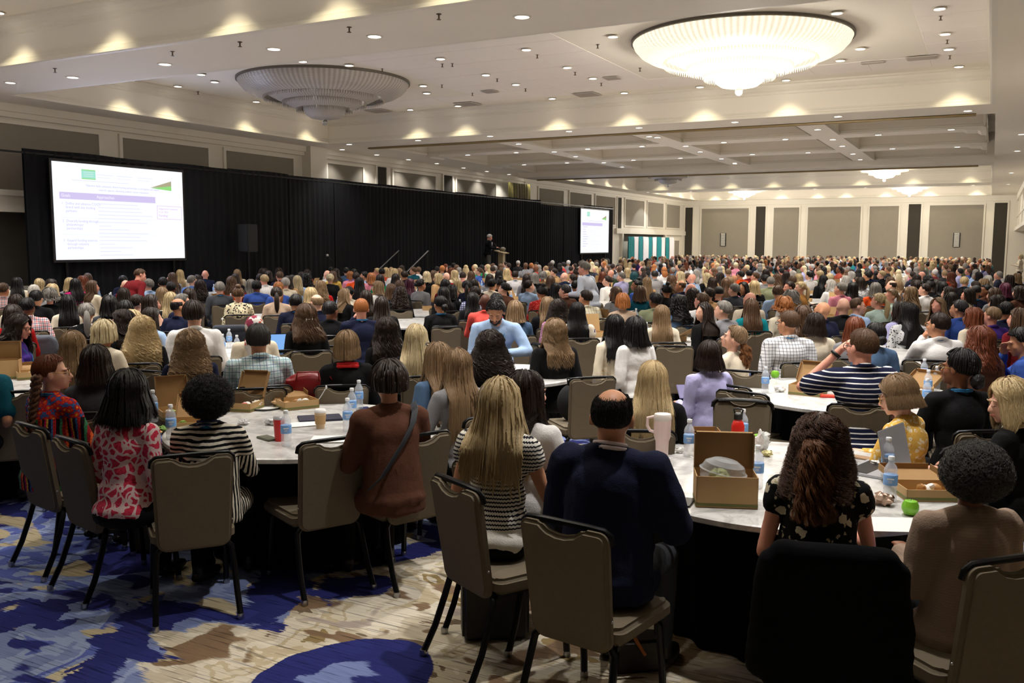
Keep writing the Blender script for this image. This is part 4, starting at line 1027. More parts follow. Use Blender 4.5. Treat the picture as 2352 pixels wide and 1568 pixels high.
def m_floral(name, base, blooms, scale=14, thr=.42, base_obj=False):
    t = cloth_nt(name); b = t.n('ObjectInfo').outputs['Color'] if base_obj else lin(base)
    for i, (col, sc_, th_) in enumerate(blooms):
        vo = t.n('TexVoronoi'); vo.inputs['Scale'].default_value = scale*sc_; vo.inputs['Randomness'].default_value = .9
        cc = t.coords(loc=(i*3.7, i*1.3, i*2.2)); nz = t.n('TexNoise'); nz.inputs['Scale'].default_value = 26; t.l(cc, nz.inputs['Vector'])
        mx = t.n('Mix', data_type='VECTOR'); mx.inputs[0].default_value = .05; t.l(cc, mx.inputs[4]); t.l(nz.outputs['Color'], mx.inputs[5]); t.l(mx.outputs[1], vo.inputs['Vector'])
        f = t.math('LESS_THAN', vo.outputs['Distance'], th_); b = t.mix(f, b, lin(col))
    t.col(b); return t.mat
# ---------------------------------------------------------------- people: building
SKINS = {'fair': (228, 176, 152), 'pink': (226, 160, 138), 'tan': (198, 142, 108), 'olive': (182, 126, 92), 'brown': (128, 82, 56), 'dark': (84, 52, 38)}
HAIRC = {'bk': ((20, 17, 17), 'black'), 'db': ((46, 32, 25), 'dark brown'), 'br': ((100, 74, 54), 'brown'), 'lb': ((154, 126, 94), 'light brown'), 'bl': ((214, 190, 144), 'blonde'),
         'pb': ((232, 214, 172), 'pale blonde'), 'gy': ((140, 136, 130), 'grey'), 'wh': ((214, 210, 204), 'white'), 'rd': ((120, 62, 36), 'auburn'), 'sg': ((186, 118, 66), 'copper'), 'pu': ((96, 34, 62), 'magenta dyed'), 'te': ((30, 88, 98), 'teal dyed'), 'ch': ((64, 62, 62), 'charcoal grey'), 'cb': ((84, 54, 36), 'chestnut'), 'gc': ((84, 82, 80), 'grey black')}
CLO = {'black': (18, 18, 20), 'navy': (24, 28, 52), 'white': (228, 226, 224), 'cream': (222, 210, 188), 'grey': (132, 132, 136), 'dkgrey': (62, 64, 70), 'lightblue': (160, 186, 222), 'blue': (56, 84, 160), 'denim': (74, 98, 128), 'red': (184, 30, 30), 'maroon': (112, 26, 32),
       'pink': (224, 140, 160), 'orange': (232, 86, 34), 'green': (22, 150, 96), 'dkgreen': (52, 70, 50), 'sage': (126, 132, 104), 'teal': (16, 130, 140), 'dkteal': (14, 76, 92), 'tan': (186, 148, 104), 'camel': (172, 124, 64), 'brown': (88, 56, 42), 'beige': (176, 152, 132), 'lavender': (176, 174, 216), 'yellow': (216, 176, 84),
       'purple': (70, 46, 130), 'magenta': (176, 20, 100), 'rust': (164, 66, 44), 'mint': (196, 220, 210), 'coral': (232, 92, 84), 'mauve': (150, 104, 132), 'paleblue': (200, 208, 224)}
M_LAN = plain('lanyard_blue', (24, 110, 164), .6)
M_EYE, M_IRIS, M_LIP = plain('eye_white', (228, 222, 214), .3), plain('iris_dark', (42, 28, 20), .2), plain('lip_rose', (170, 88, 80), .5)
def lanyard_mesh(p, name='lanyard'):
    m = MB()
    for s in (-1, 1):
        pts = [(0, -.072, 1.046), (s*.035, -.066, 1.050), (s*.066, -.035, 1.048), (s*.082, .01, 1.022), (s*.080, .07, .975), (s*.065, .125, .90), (s*.03, .145, .82), (0, .148, .76)]
        pts = [p.U @ Vector(q) for q in pts]; r = .0045
        m.tube(pts, r, 6)
        m.tube([q+Vector((0, 0, .007)) for q in pts[:4]]+[q+Vector((0, .002, .004)) for q in pts[4:]], r, 6)
        m.tube([q+Vector((0, 0, .013)) for q in pts[:3]]+[pts[3]+Vector((0, 0, .01))], r, 6)
    return m.mesh(name, smooth=3)
def glasses_mesh(p):
    m = MB(); H = p.H
    for s in (-1, 1):
        m.tube([H @ Vector((s*.033+.024*math.cos(a), .101-.004*math.cos(a)*s*0, 1.184+.018*math.sin(a))) for a in np.linspace(0, 2*PI, 17)], .0022, 6)
        m.tube([H @ Vector(q) for q in ((s*.057, .099, 1.188), (s*.074, .07, 1.190), (s*.080, .0, 1.188), (s*.080, -.012, 1.178))], .002, 6)
    m.tube([H @ Vector((-.009, .104, 1.186)), H @ Vector((.009, .104, 1.186))], .002, 6); return m.mesh('glasses', smooth=3)
def face(par, p, brow):
    k = 1 if p.female else 1.04; a, b, c, d = MB(), MB(), MB(), MB()
    def q(x, y, z): return p.H @ Vector((x*k, y*k, 1.19+(z-1.19)*k))
    for s in (-1, 1):
        if p.down: b.tube([q(s*.019, .0905, 1.181), q(s*.031, .0955, 1.178), q(s*.043, .0870, 1.181)], [.001, .0024, .001], 6)
        else: a.ball(q(s*.031, .0822, 1.184), (.0120*k, .0110*k, .0062*k), 10, 8); b.ball(q(s*.031, .0905, 1.184), .0040*k, 8, 6); b.tube([q(s*.018, .0895, 1.188), q(s*.031, .0950, 1.1915), q(s*.044, .0860, 1.188)], [.0008, .0020, .0008], 6)
        c.tube([q(s*.014, .0985, 1.206), q(s*.030, .0975, 1.212), q(s*.048, .086, 1.206)], [.003, .0035, .002], 6)
    d.tube([q(-.021, .0965, 1.128), q(-.008, .1065, 1.131), q(0, .1075, 1.129), (q(.008, .1065, 1.131)), q(.021, .0965, 1.128)], [.002, .0048, .005, .0048, .002], 6)
    e = a.build('eyes', M_EYE, par, smooth=3) if a.v else par; b.build('irises' if a.v else 'eyelashes', M_IRIS, e, smooth=3)
    o = c.build('eyebrows', M_HAIR, par, smooth=3); o.color = brow; d.build('lips', M_LIP, par, smooth=3)
def setcol(o, rgb, k=1.0): c = lin(rgb); o.color = (c[0]*k, c[1]*k, c[2]*k, 1); return o
PEOPLE = []      # (x, y, description, px)
def place_root(px, py, zt, hl, rz, sc_=1.0):
    g = at(px, py, zt*sc_) if not isinstance(px, Vector) else px
    c, s = math.cos(rz), math.sin(rz); return Vector((g.x-(hl.x*c-hl.y*s)*sc_, g.y-(hl.x*s+hl.y*c)*sc_, 0))
def near(px, py, label, rel, look, hair, hairc, skin='fair', topm='black', sleeve='long', female=True, zoff=0, dist=None, pitch=0, lean=6, armL='lap', armR='lap', trs='black', skirt=False, lany=False, collar=None, glass=None, facev=False, locks=150, nstr=0, lockr=.0075, Lk=1.0, extra=None, vox=.012, wide=1.0, sh=1.0, sc_=1.0, chairlab=None, length=0, hem=0, beard=False, amp=.007, trm=None, chair_dz=0, chrel=None, crel=0, roll=0, shoe=True, g=.010, lift=0, afr=.122, coil=.007):
    hcol = lin(HAIRC[hairc][0]); k = 1 if female else 1.04
    base = at(px, py, 1.31*sc_); az = view_az(base.x, base.y); rz = az+math.radians(rel)
    hd = look-rel; hd = max(-80, min(80, (hd+180) % 360-180))
    p = Pose(female, hd, pitch, lean, 0, armL, armR, roll, wide, sh)
    hl = p.H @ Vector((0, -.01, 1.30+(.0 if female else .004)+({'afro': .06, 'curly': .02, 'curlyshort': .02}.get(hair, .008)))); 
    root = place_root(px, py, hl.z+lift, hl, rz, sc_); root.z = lift
    o = obj('person', body_mesh(p, vox if not facev else .0085, ratio=.38 if not facev else .32), M_SKIN, loc=root, rz=rz); o.scale = (sc_,)*3; setcol(o, SKINS[skin])
    tm_ = topm if not isinstance(topm, str) else M_CLOTH
    t_ = obj('top', top_mesh(p, .0125, sleeve, seed=px*.37, collar=collar, length=length, hem=hem, amp=amp*1.5, g=g), tm_, o)
    if isinstance(topm, str): setcol(t_, CLO[topm])
    b = obj('trousers' if not skirt else 'skirt', trouser_mesh(p, .018, skirt=skirt, name='trousers', tuck=not hem), trm or M_CLOTH, o); setcol(b, CLO.get(trs, (20, 20, 24)))
    if shoe: obj('shoes', shoes(p), plain('shoe_leather', (26, 22, 20), .4), o)
    H = p.H
    if hair in ('short', 'crop', 'fringe', 'back'): lockr = min(lockr, .0042); locks = int(locks*1.6)
    if hair in HS:
        parts = [(xf(V, H), F) for V, F in hair_geo(hair, abs(int(px)), female, locks if 'curl' not in HS[hair] else 130, 34 if hair == 'curly' else 20 if 'curl' in HS[hair] else 11, 80, lockr=lockr, Lk=Lk, extra=extra)]
        h = obj('hair', np_mesh('hair', parts), M_HAIR, o); h.color = hcol
        if nstr: s = curves_obj('hair_strands', strands(hair, abs(int(px)), nstr if hair != 'curly' else int(nstr*.55), female, 44 if hair == 'curly' else 22 if 'curl' in HS[hair] else 14, Lk, extra, 130), .00085, M_HAIR, h, H); s.color = hcol
    elif hair == 'afro':
        afro(o, p, hcol, abs(int(px)), afr, nstr or 2500, coil)
    if beard:
        m = MB()
        for a, r in (((0, .078, 1.100), .030), ((-.030, .066, 1.112), .026), ((.030, .066, 1.112), .026), ((-.050, .040, 1.135), .020), ((.050, .040, 1.135), .020), ((-.058, .015, 1.16), .016), ((.058, .015, 1.16), .016)): m.ball(a, r, 10, 8)
        m.tube([(-.024, .094, 1.136), (0, .110, 1.142), (.024, .094, 1.136)], .0075, 8); m.v = [tuple(H @ Vector(v)) for v in m.v]
        bo = obj('beard', voxel(m, 'beard', .006, 2, .7), M_HAIR, o); bo.color = hcol; folds(bo.data, .003, 60, 1)
    if lany: obj('lanyard', lanyard_mesh(p), M_LAN, o)
    if glass: obj('glasses', glasses_mesh(p), glass, o)
    if facev: face(o, p, hcol)
    tag(o, label, 'person', 'seated audience'); PEOPLE.append((root.x, root.y, label, px))
    if chairlab and chrel is not None and not isinstance(crel, (int, float)):
        q = at(crel[0], crel[1], .925); cr = view_az(q.x, q.y)+math.radians(chrel); f = Vector((-math.sin(cr), math.cos(cr), 0)); chair((q.x+f.x*.275, q.y+f.y*.275, 0), cr, chairlab)
    elif chairlab:
        cr = rz if chrel is None else az+math.radians(chrel)
        f = Vector((-math.sin(rz), math.cos(rz), 0)); chair((root.x-f.x*.0+crel*math.cos(rz), root.y-f.y*.0+crel*math.sin(rz), 0), cr, chairlab, scale=1.0)
    return o, p, root, rz
def afro(par, p, hcol, seed, R, n, coil=.007):
    rng = np.random.default_rng(seed); c = p.H @ Vector((0, -.035, 1.21))
    m = MB().ball((0, 0, 0), 1, 40, 28); vs = []
    for v in m.v:
        q = Vector(v); f = R*(.97+.12*noise.noise(q*3+Vector((seed, 0, 0)))+.12*noise.noise(q*8)+.10*noise.noise(q*19))
        if q.z < -.2: f *= 1-.25*(-q.z-.2)
        vs.append((c.x+q.x*f, c.y+q.y*f-.0, c.z+q.z*f*.98))
    F3 = p.H.to_3x3() @ Vector((0, 1, 0))
    vs = [tuple(Vector(v)-F3*max(0, (Vector(v)-c).dot(F3)-.075)*.95) for v in vs]
    m.v = vs; h = m.build('hair', M_HAIR, par, smooth=3); h.color = hcol
    d = rng.normal(size=(n, 3)); d /= np.linalg.norm(d, axis=1, keepdims=True); d = d[(d @ np.array(F3)) < .55]; K = 10; s = np.linspace(0, 1, K)
    tang = np.cross(d, [0, 0, 1.0]); tang /= np.linalg.norm(tang, axis=1, keepdims=True); b2 = np.cross(d, tang); ph = rng.uniform(0, 6.28, (len(d), 1)); w = s[None]*14
    f = (R*(.90+.26*rng.random((len(d), 1))**1.5+0)*(np.where(d[:, 2:3] < -.2, 1-.25*(-d[:, 2:3]-.2), 1)))
    P = np.array(c)+d[:, None]*(f[:, :, None]+(s[None, :, None]-.4)*.026)+(tang[:, None]*np.cos(w+ph)[..., None]+b2[:, None]*np.sin(w+ph)[..., None])*coil
    st = curves_obj('hair_strands', P, .0011, M_HAIR, h); st.color = hcol
G_GOLD, G_DARK = plain('gold_wire', (190, 150, 90), .3, metal=1), plain('dark_glasses_frame', (20, 16, 22), .3)
# ---- patterned cloths of the nearest people
def m_knit():
    t = cloth_nt('black_white_knit'); v = t.coords(); sp = t.n('SeparateXYZ'); t.l(v, sp.inputs[0]); z = t.math('ADD', sp.outputs[2], t.math('MULTIPLY', t.math('SINE', t.math('MULTIPLY', sp.outputs[0], 520)), .0018))
    f = t.math('LESS_THAN', t.math('FRACT', t.math('MULTIPLY', z, 52)), .42); hem = t.math('GREATER_THAN', sp.outputs[2], .615); f = t.math('MULTIPLY', f, hem)
    t.col(t.mix(f, lin((226, 222, 212)), lin((34, 34, 40)))); return t.mat
def m_embro():
    t = cloth_nt('embroidered_stripes'); v = t.coords(rot=(0, 0, .0)); sp = t.n('SeparateXYZ'); t.l(v, sp.inputs[0])
    x = t.math('ADD', sp.outputs[0], t.math('MULTIPLY', t.noise(t.coords(), 30, 2), .012)); x = t.math('ADD', x, t.math('MULTIPLY', sp.outputs[1], .6))
    fr = t.math('FRACT', t.math('MULTIPLY', x, 6.5))
    c = t.ramp(fr, [(0, (150, 26, 30)), (.12, (226, 96, 40)), (.2, (40, 20, 40)), (.3, (196, 36, 90)), (.38, (236, 180, 60)), (.46, (30, 26, 60)), (.58, (60, 110, 170)), (.66, (190, 40, 40)), (.78, (24, 20, 26)), (.9, (60, 130, 90))], 'CONSTANT')
    ch = t.n('TexChecker'); ch.inputs['Scale'].default_value = 60; t.l(t.coords(scale=(1, 1, 1.6)), ch.inputs[0])
    up = t.math('GREATER_THAN', t.math('ADD', sp.outputs[2], t.math('MULTIPLY', t.noise(t.coords(), 25, 1), .02)), .93)
    vo = t.n('TexVoronoi'); vo.inputs['Scale'].default_value = 34; t.l(t.coords(), vo.inputs[0])
    yoke = t.ramp(vo.outputs['Distance'], [(0, (240, 170, 60)), (.18, (206, 60, 30)), (.45, (176, 28, 36)), (.62, (60, 90, 150))], 'CONSTANT')
    c = t.mix(up, c, yoke); c = t.mix(t.math('MULTIPLY', ch.outputs[1], .35), c, lin((30, 18, 26))); t.col(c); return t.mat
def m_bigleaf():
    t = cloth_nt('pink_leaf_print'); vo = t.n('TexVoronoi'); vo.inputs['Scale'].default_value = 21; vo.feature = 'DISTANCE_TO_EDGE'; nz = t.n('TexNoise'); nz.inputs['Scale'].default_value = 9; cc = t.coords(); t.l(cc, nz.inputs['Vector'])
    mx = t.n('Mix', data_type='VECTOR'); mx.inputs[0].default_value = .12; t.l(cc, mx.inputs[4]); t.l(nz.outputs['Color'], mx.inputs[5]); t.l(mx.outputs[1], vo.inputs['Vector'])
    n2 = t.noise(cc, 34, 2); f = t.math('GREATER_THAN', t.math('ADD', vo.outputs['Distance'], t.math('MULTIPLY', t.math('SUBTRACT', n2, .5), .16)), .13)
    n3 = t.noise(cc, 70, 2); c = t.mix(t.math('GREATER_THAN', n3, .56), lin((206, 58, 84)), lin((178, 40, 64)))
    t.col(t.mix(f, lin((222, 196, 196)), c)); return t.mat
def m_dress():
    t = cloth_nt('black_cream_stripes'); v = t.coords(); sp = t.n('SeparateXYZ'); t.l(v, sp.inputs[0]); wob = t.math('MULTIPLY', t.noise(t.coords(), 7, 3), .035)
    za = t.math('ADD', sp.outputs[2], wob); xa = t.math('ADD', t.math('ADD', sp.outputs[0], t.math('MULTIPLY', sp.outputs[1], .7)), wob)
    hz = t.math('LESS_THAN', t.math('FRACT', t.math('MULTIPLY', za, 34)), .5); vt = t.math('LESS_THAN', t.math('FRACT', t.math('MULTIPLY', xa, 34)), .5)
    up = t.math('GREATER_THAN', sp.outputs[2], .86); sl = t.math('GREATER_THAN', t.math('ABSOLUTE', sp.outputs[0]), .185); hzz = t.math('MAXIMUM', up, t.math('MULTIPLY', sl, 0))
    f = t.mix(hzz, vt, hz); t.col(t.mix(f, lin((20, 20, 24)), lin((222, 214, 196)))); return t.mat
MT = {'knit': m_knit(), 'embro': m_embro(), 'leaf': m_bigleaf(), 'dress': m_dress(),
 'polo': m_stripe('navy_white_stripes', (224, 222, 220), (24, 28, 54), 2, 32, .76), 'floralbk': m_floral('black_cream_blooms', (18, 18, 20), [((214, 204, 180), .9, .34), ((170, 160, 130), 1.4, .22)], 17),
 'yellow': m_floral('yellow_daisy_print', (222, 176, 84), [((236, 222, 190), 1.5, .40), ((206, 140, 70), 2.6, .20)], 24), 'plaidblue': m_check('light_blue_plaid', (206, 222, 228), [((60, 84, 130), 0, 0), ((60, 84, 130), 2, 0), ((110, 170, 180), 0, .02), ((110, 170, 180), 2, .02)], 20, .10),
 'checknavy': m_check('navy_window_check', (230, 230, 234), [((24, 30, 60), 0, 0), ((24, 30, 60), 2, 0)], 34, .16), 'redplaid': m_check('red_navy_check', (234, 220, 218), [((190, 60, 60), 0, 0), ((190, 60, 60), 2, 0), ((40, 50, 90), 0, .02), ((40, 50, 90), 2, .02)], 22, .2),
 'daisybk': m_floral('black_white_daisies', (16, 16, 18), [((226, 222, 214), .9, .34)], 14), 'creamflor': m_floral('cream_black_print', (226, 214, 180), [((26, 26, 28), 1.6, .38)], 18), 'blueflor': m_floral('cream_blue_print', (216, 206, 190), [((36, 50, 110), 1.0, .45)], 14),
 'redflor': m_floral('red_flower_print', (158, 34, 32), [((226, 120, 100), 2.2, .30), ((96, 20, 24), 1.6, .22)], 20), 'tropic': m_floral('tropical_print', (92, 128, 196), [((214, 206, 120), .8, .36), ((60, 72, 140), 1.3, .28)], 14), 'yelcheck': m_check('pale_yellow_check', (226, 220, 196), [((70, 84, 110), 0, 0), ((190, 160, 70), 2, 0)], 20, .12),
 'whitecheck': m_check('white_grid', (220, 218, 218), [((120, 120, 130), 0, 0), ((120, 120, 130), 2, 0)], 60, .2), 'greyprint': m_floral('grey_white_print', (196, 196, 198), [((60, 60, 66), 1.8, .36)], 20), 'bluecheck': m_check('blue_gingham', (226, 228, 236), [((40, 60, 130), 0, 0), ((40, 60, 130), 2, 0)], 30, .5),
 'mauve': m_floral('mauve_print', (168, 116, 148), [((206, 170, 190), 1.6, .3)], 18), 'whitestripe': m_stripe('white_thin_stripe', (226, 224, 222), (150, 150, 156), 2, 40, .84), 'ginstripe': m_stripe('ribbed_beige', (160, 138, 120), (154, 132, 114), 2, 90, .5)}
R_, L_ = 'seated', ''
NEARP = {}
n_ = NEARP
# left table
n_['braid'] = near(112, 812, 'woman in multicoloured embroidered jacket with a long auburn braid and gold glasses', -52, -92, 'back', 'rd', 'fair', MT['embro'], facev=True, glass=G_GOLD, locks=260, nstr=2600, lany=True, length=.10, hem=1, chairlab='banquet chair of the woman with the braid', chrel=-66, crel=(72,968), armL='table', armR='table', g=.014, sc_=1)
n_['pink'] = near(292, 850, 'woman with black shoulder length hair in a pink leaf print blouse', -46, -22, 'medium', 'bk', 'tan', MT['leaf'], locks=220, nstr=5200, extra=dict(vol=.026, flare=.5), Lk=1.05, chairlab='banquet chair of the woman in the pink leaf blouse', chrel=-66, crel=(165,1000), armR='lap', armL='lap', g=.013, sc_=1)
n_['stripe'] = near(476, 856, 'woman with short black curly afro in a black and cream striped dress', -12, 0, 'afro', 'bk', 'dark', MT['dress'], nstr=9000, lany=True, length=.22, hem=1, armL='table', armR='table', sh=1.04, sc_=.945, lean=0, g=.014, collar=.01)
n_['brown'] = near(892, 830, 'woman in a brown jacket with a dark strap across her back', 22, 12, 'straightshort', 'db', 'tan', 'brown', locks=220, nstr=4800, extra=dict(vol=.029, flare=.0), Lk=.6, sleeve='full', length=.06, hem=1, chairlab='banquet chair behind the brown jacket', chrel=34, crel=(965,988), sh=1.06, g=.018, armL='table', armR='table', sc_=1.02)
n_['greyknit'] = near(1050, 800, 'woman with long light brown hair in a grey knit sweater', 38, 22, 'xlong', 'lb', 'fair', 'grey', locks=200, nstr=5200, length=.04, chairlab='banquet chair behind the grey knit sweater', armL='table', armR='table')
n_['denimj'] = near(1006, 786, 'woman in a denim jacket with dark sunglasses pushed up on light brown hair', 42, 30, 'long', 'lb', 'fair', 'denim', locks=150, nstr=2600, sleeve='full', chairlab='banquet chair behind the denim jacket')
n_['blonde'] = near(1148, 868, 'woman with long ash blonde hair in a black and white knit top', -30, -14, 'long', 'bl', 'tan', MT['knit'], sleeve='cap', locks=260, nstr=8000, extra=dict(vol=.024, flare=.55), Lk=.98, chairlab='banquet chair of the woman in the knit top, a black tote bag under it', chrel=-58, crel=(1052,1095), wide=1.03, g=.016, armR='table', armL='lap', sh=1.05, sc_=1.03)
n_['whiteb'] = near(1205, 850, 'woman with very long dark brown hair in a white blouse', -38, -58, 'xlong', 'db', 'fair', 'white', facev=True, locks=200, nstr=4600, chairlab='banquet chair of the woman in the white blouse', armL='table', armR='table', sleeve='full', sc_=1.03)
n_['suit'] = near(1408, 887, 'balding man in a dark navy suit jacket', -20, -8, 'fringe', 'bk', 'tan', 'navy', female=False, locks=200, nstr=4500, sleeve='full', collar=.016, sc_=1.065, length=.08, hem=1, trs='dkgrey', chairlab='banquet chair of the balding man in navy', chrel=-32, crel=(1300,1185), armL='table', armR='table', sh=1.03, wide=1.05, g=.016, amp=.009)
n_['floral'] = near(1885, 948, 'woman with curly chestnut half ponytail in a black floral sleeveless top', 4, -8, 'curly', 'cb', 'pink', MT['floralbk'], sleeve='cap', locks=240, nstr=7500, extra=dict(vol=.014, flare=.35), Lk=.62, armL='lap', armR='table', g=.010, length=.1, hem=1, sc_=.99, skirt=True, trm=MT['floralbk'], chairlab='banquet chair covered by a black sweater', chrel=3, crel=(1915,1250))
n_['greycurl'] = near(2240, 1000, 'woman with short curly grey hair in a beige ribbed jacket', 32, 28, 'afro', 'gc', 'brown', MT['ginstripe'], nstr=9000, afr=.110, coil=.013, sc_=.945, lean=0, sleeve='full', length=.06, hem=1, armL='phone', armR='phone', g=.016, chairlab='banquet chair at the lower right corner', chrel=48, crel=(2322,1266), sh=1.04)
n_['blface'] = near(2312, 868, 'blonde woman in black looking down beside the laptop', 70, 112, 'medium', 'bl', 'fair', 'black', facev=True, pitch=14, locks=200, nstr=4500, lany=True, armL='table', armR='table', extra=dict(opening=125))
n_['yellow'] = near(2052, 862, 'woman in a yellow daisy print blouse typing on a laptop', 66, 84, 'bob', 'lb', 'fair', MT['yellow'], sc_=.965, facev=True, pitch=18, locks=220, nstr=4500, armL='table', armR='table', glass=G_GOLD, extra=dict(vol=.016), length=.05, chairlab='banquet chair behind the yellow blouse', chrel=62)
n_['polo'] = near(1986, 752, 'man in a navy and white striped polo with his hand raised to his ear', 22, 48, 'crop', 'br', 'pink', MT['polo'], female=False, sleeve='half', facev=True, locks=160, nstr=3500, armL='ear', armR='table', glass=G_DARK, sc_=1.09, collar=.014, sh=1.0, g=.014)
n_['blackj'] = near(2212, 800, 'woman with tied black hair and glasses in a black jacket and blue lanyard', 30, 62, 'back', 'bk', 'brown', 'black', facev=True, locks=220, nstr=2500, lany=True, glass=G_GOLD, armL='table', armR='table', sleeve='full', extra=dict(vol=.016), chairlab='banquet chair of the woman in the black jacket', sc_=1.04)
n_['bl15'] = near(1500, 830, 'woman with long golden blonde hair in a black top beside the pink tumbler', 6, 2, 'long', 'bl', 'fair', 'black', sc_=.975, locks=200, nstr=5500, chairlab='banquet chair of the golden blonde woman', crel=-.1)
n_['lav'] = near(1630, 783, 'woman in a pale lavender shirt looking at a phone', 34, 24, 'medium', 'db', 'fair', 'lavender', locks=200, nstr=4000, collar=.01, sleeve='full', armL='phone', armR='phone', length=.06, amp=.010, extra=dict(L=.10), sc_=.955)
n_['blazer'] = near(1276, 733, 'woman with wavy light brown hair in a long black blazer', 14, 24, 'wavy', 'lb', 'fair', 'black', locks=200, nstr=4500, sleeve='full', length=.05, extra=dict(flare=.3, vol=.016), facev=True)
n_['whitej'] = near(1460, 728, 'woman with dark layered hair in a white jacket', 40, 26, 'medium', 'bk', 'tan', 'white', locks=180, nstr=4000, sleeve='full', extra=dict(vol=.026))
n_['beige'] = near(1412, 722, 'woman in a beige knit top with black hair, left of the white jacket', 30, 20, 'long', 'bk', 'tan', 'cream', locks=120, nstr=1500)
n_['curl19'] = near(1126, 757, 'woman with long dark curls in black, her back to the bearded man', 2, 0, 'curly', 'db', 'fair', 'black', locks=260, nstr=6000, extra=dict(flare=.8), Lk=.8)
n_['beard'] = near(1138, 690, 'bearded dark-haired man in a light blue shirt leaning over his table', 178, 172, 'short', 'bk', 'tan', 'lightblue', female=False, facev=True, beard=True, pitch=30, lean=22, lany=True, collar=.01, armL='write', armR='table', locks=260, nstr=3500, extra=dict(vol=.018), sc_=1.12, sh=1.08)
n_['plat'] = near(955, 745, 'woman with long platinum blonde hair', 12, 0, 'long', 'pb', 'fair', 'black', locks=200, nstr=5500, extra=dict(vol=.020, flare=.6), chairlab='banquet chair behind the platinum blonde woman')
n_['dark22'] = near(888, 730, 'woman with dark wavy hair in black left of the platinum blonde', 20, 12, 'wavy', 'db', 'fair', 'black', locks=180, nstr=3500, Lk=.85)
n_['redcol'] = near(796, 760, 'woman with a brown bob in a black jacket with a bright red collar', 4, 2, 'bob', 'lb', 'fair', 'black', locks=220, nstr=4500, sleeve='full', lany=False)
n_['plaid'] = near(592, 742, 'man with greying hair in a light blue plaid shirt', 6, 0, 'short', 'ch', 'tan', MT['plaidblue'], female=False, locks=220, nstr=4000, lany=True, collar=.012, sc_=1.04, chairlab='banquet chair behind the plaid shirt', armL='table', armR='table', sh=1.08)
n_['curlbr'] = near(436, 755, 'woman with long crimped brown and gold curls and a navy jacket', -6, 0, 'curly', 'lb', 'fair', 'navy', locks=260, nstr=7500, extra=dict(flare=.5), sleeve='full', chairlab='banquet chair behind the crimped brown curls')
n_['curlbl'] = near(326, 724, 'woman with long tight blonde curls in a dark top', -10, -4, 'curly', 'bl', 'fair', 'black', locks=260, nstr=7500, chairlab='banquet chair behind the blonde curls')
n_['dk27'] = near(218, 793, 'woman with straight dark brown hair in a charcoal top', -12, -8, 'medium', 'db', 'fair', 'dkgrey', locks=200, nstr=4000, chairlab='banquet chair behind the charcoal top', extra=dict(L=.12))
n_['lb28'] = near(166, 760, 'woman with long ash brown hair in a tan top at the left', -14, -6, 'long', 'lb', 'fair', 'beige', locks=180, nstr=4500)
n_['gl29'] = near(48, 722, 'woman in glasses and a purple cardigan facing the left tall box', -100, -122, 'wavy', 'db', 'pink', 'purple', facev=True, glass=G_DARK, pitch=12, locks=200, nstr=4000, lany=True, armL='table', armR='table', extra=dict(opening=120))
n_['prof30'] = near(282, 712, 'woman with wavy dark hair and bare shoulders seen in profile', 40, 78, 'wavy', 'db', 'fair', 'black', facev=True, sleeve='cap', locks=180, nstr=3500)
n_['white31'] = near(443, 690, 'young man with brown hair in a white shirt and blue lanyard', 6, -10, 'short', 'db', 'fair', 'white', female=False, locks=220, nstr=3500, lany=True, collar=.01, extra=dict(vol=.020), sc_=1.09, chairlab='banquet chair behind the young man in white')
n_['claw'] = near(703, 699, 'woman in a black sweater with a white claw clip in long brown hair', 8, 14, 'wavy', 'br', 'fair', 'black', locks=200, nstr=4000, Lk=.8, chairlab='banquet chair behind the claw clip hair', sc_=1.04)
n_['navy34'] = near(829, 684, 'man with short ginger blond hair in a navy sweater', 10, 4, 'crop', 'sg', 'pink', 'navy', female=False, locks=200, nstr=3500, lany=True, glass=G_DARK, armL='chin', armR='table', sh=1.06, sc_=1.03)
n_['bun35'] = near(1012, 678, 'woman with a low black bun in a black top and blue lanyard', 14, 30, 'back', 'bk', 'tan', 'black', locks=200, nstr=1500, lany=True, sh=1.08, wide=1.08, facev=True, chairlab='banquet chair behind the low black bun')
n_['flor36'] = near(1326, 694, 'woman with long black hair in a blue and cream printed dress', 10, 4, 'long', 'bk', 'brown', MT['blueflor'], sleeve='cap', locks=180, nstr=3500, length=.06, chairlab='banquet chair behind the blue and cream dress')
n_['mauve37'] = near(1282, 686, 'woman with dark spiral curls in a mauve print top', 12, 10, 'curly', 'db', 'fair', MT['mauve'], locks=240, nstr=4500)
n_['long38'] = near(1520, 700, 'woman with straight brown waist length hair in a cream top', 14, 4, 'xlong', 'lb', 'fair', 'cream', locks=180, nstr=4500, chairlab='banquet chair behind the waist length hair')
n_['pony39'] = near(1697, 748, 'woman with a curly low ponytail in a white lace top looking up', 58, 84, 'back', 'lb', 'fair', 'cream', sc_=.98, facev=True, pitch=-14, locks=220, nstr=2500, extra=dict(vol=.016))
n_['check40'] = near(1815, 711, 'man with cropped hair and glasses in a navy checked shirt', 24, 52, 'crop', 'br', 'tan', MT['checknavy'], female=False, facev=True, glass=G_DARK, locks=180, nstr=3000, lany=True, collar=.012, sh=1.06, sc_=1.05, chairlab='banquet chair behind the navy checked shirt')
n_['white41'] = near(2160, 716, 'man with dark fade haircut and glasses in a white shirt', 26, 56, 'crop', 'db', 'tan', 'white', female=False, facev=True, glass=G_GOLD, locks=180, nstr=3000, lany=True, collar=.014, chairlab='banquet chair behind the man with the fade haircut', armL='chin', sc_=1.04)
n_['apple42'] = near(2340, 752, 'man in royal blue eating a green apple at the right edge', 84, 100, 'short', 'bk', 'tan', 'blue', female=False, facev=True, pitch=16, locks=220, nstr=2500, extra=dict(vol=.020), armR='chin')
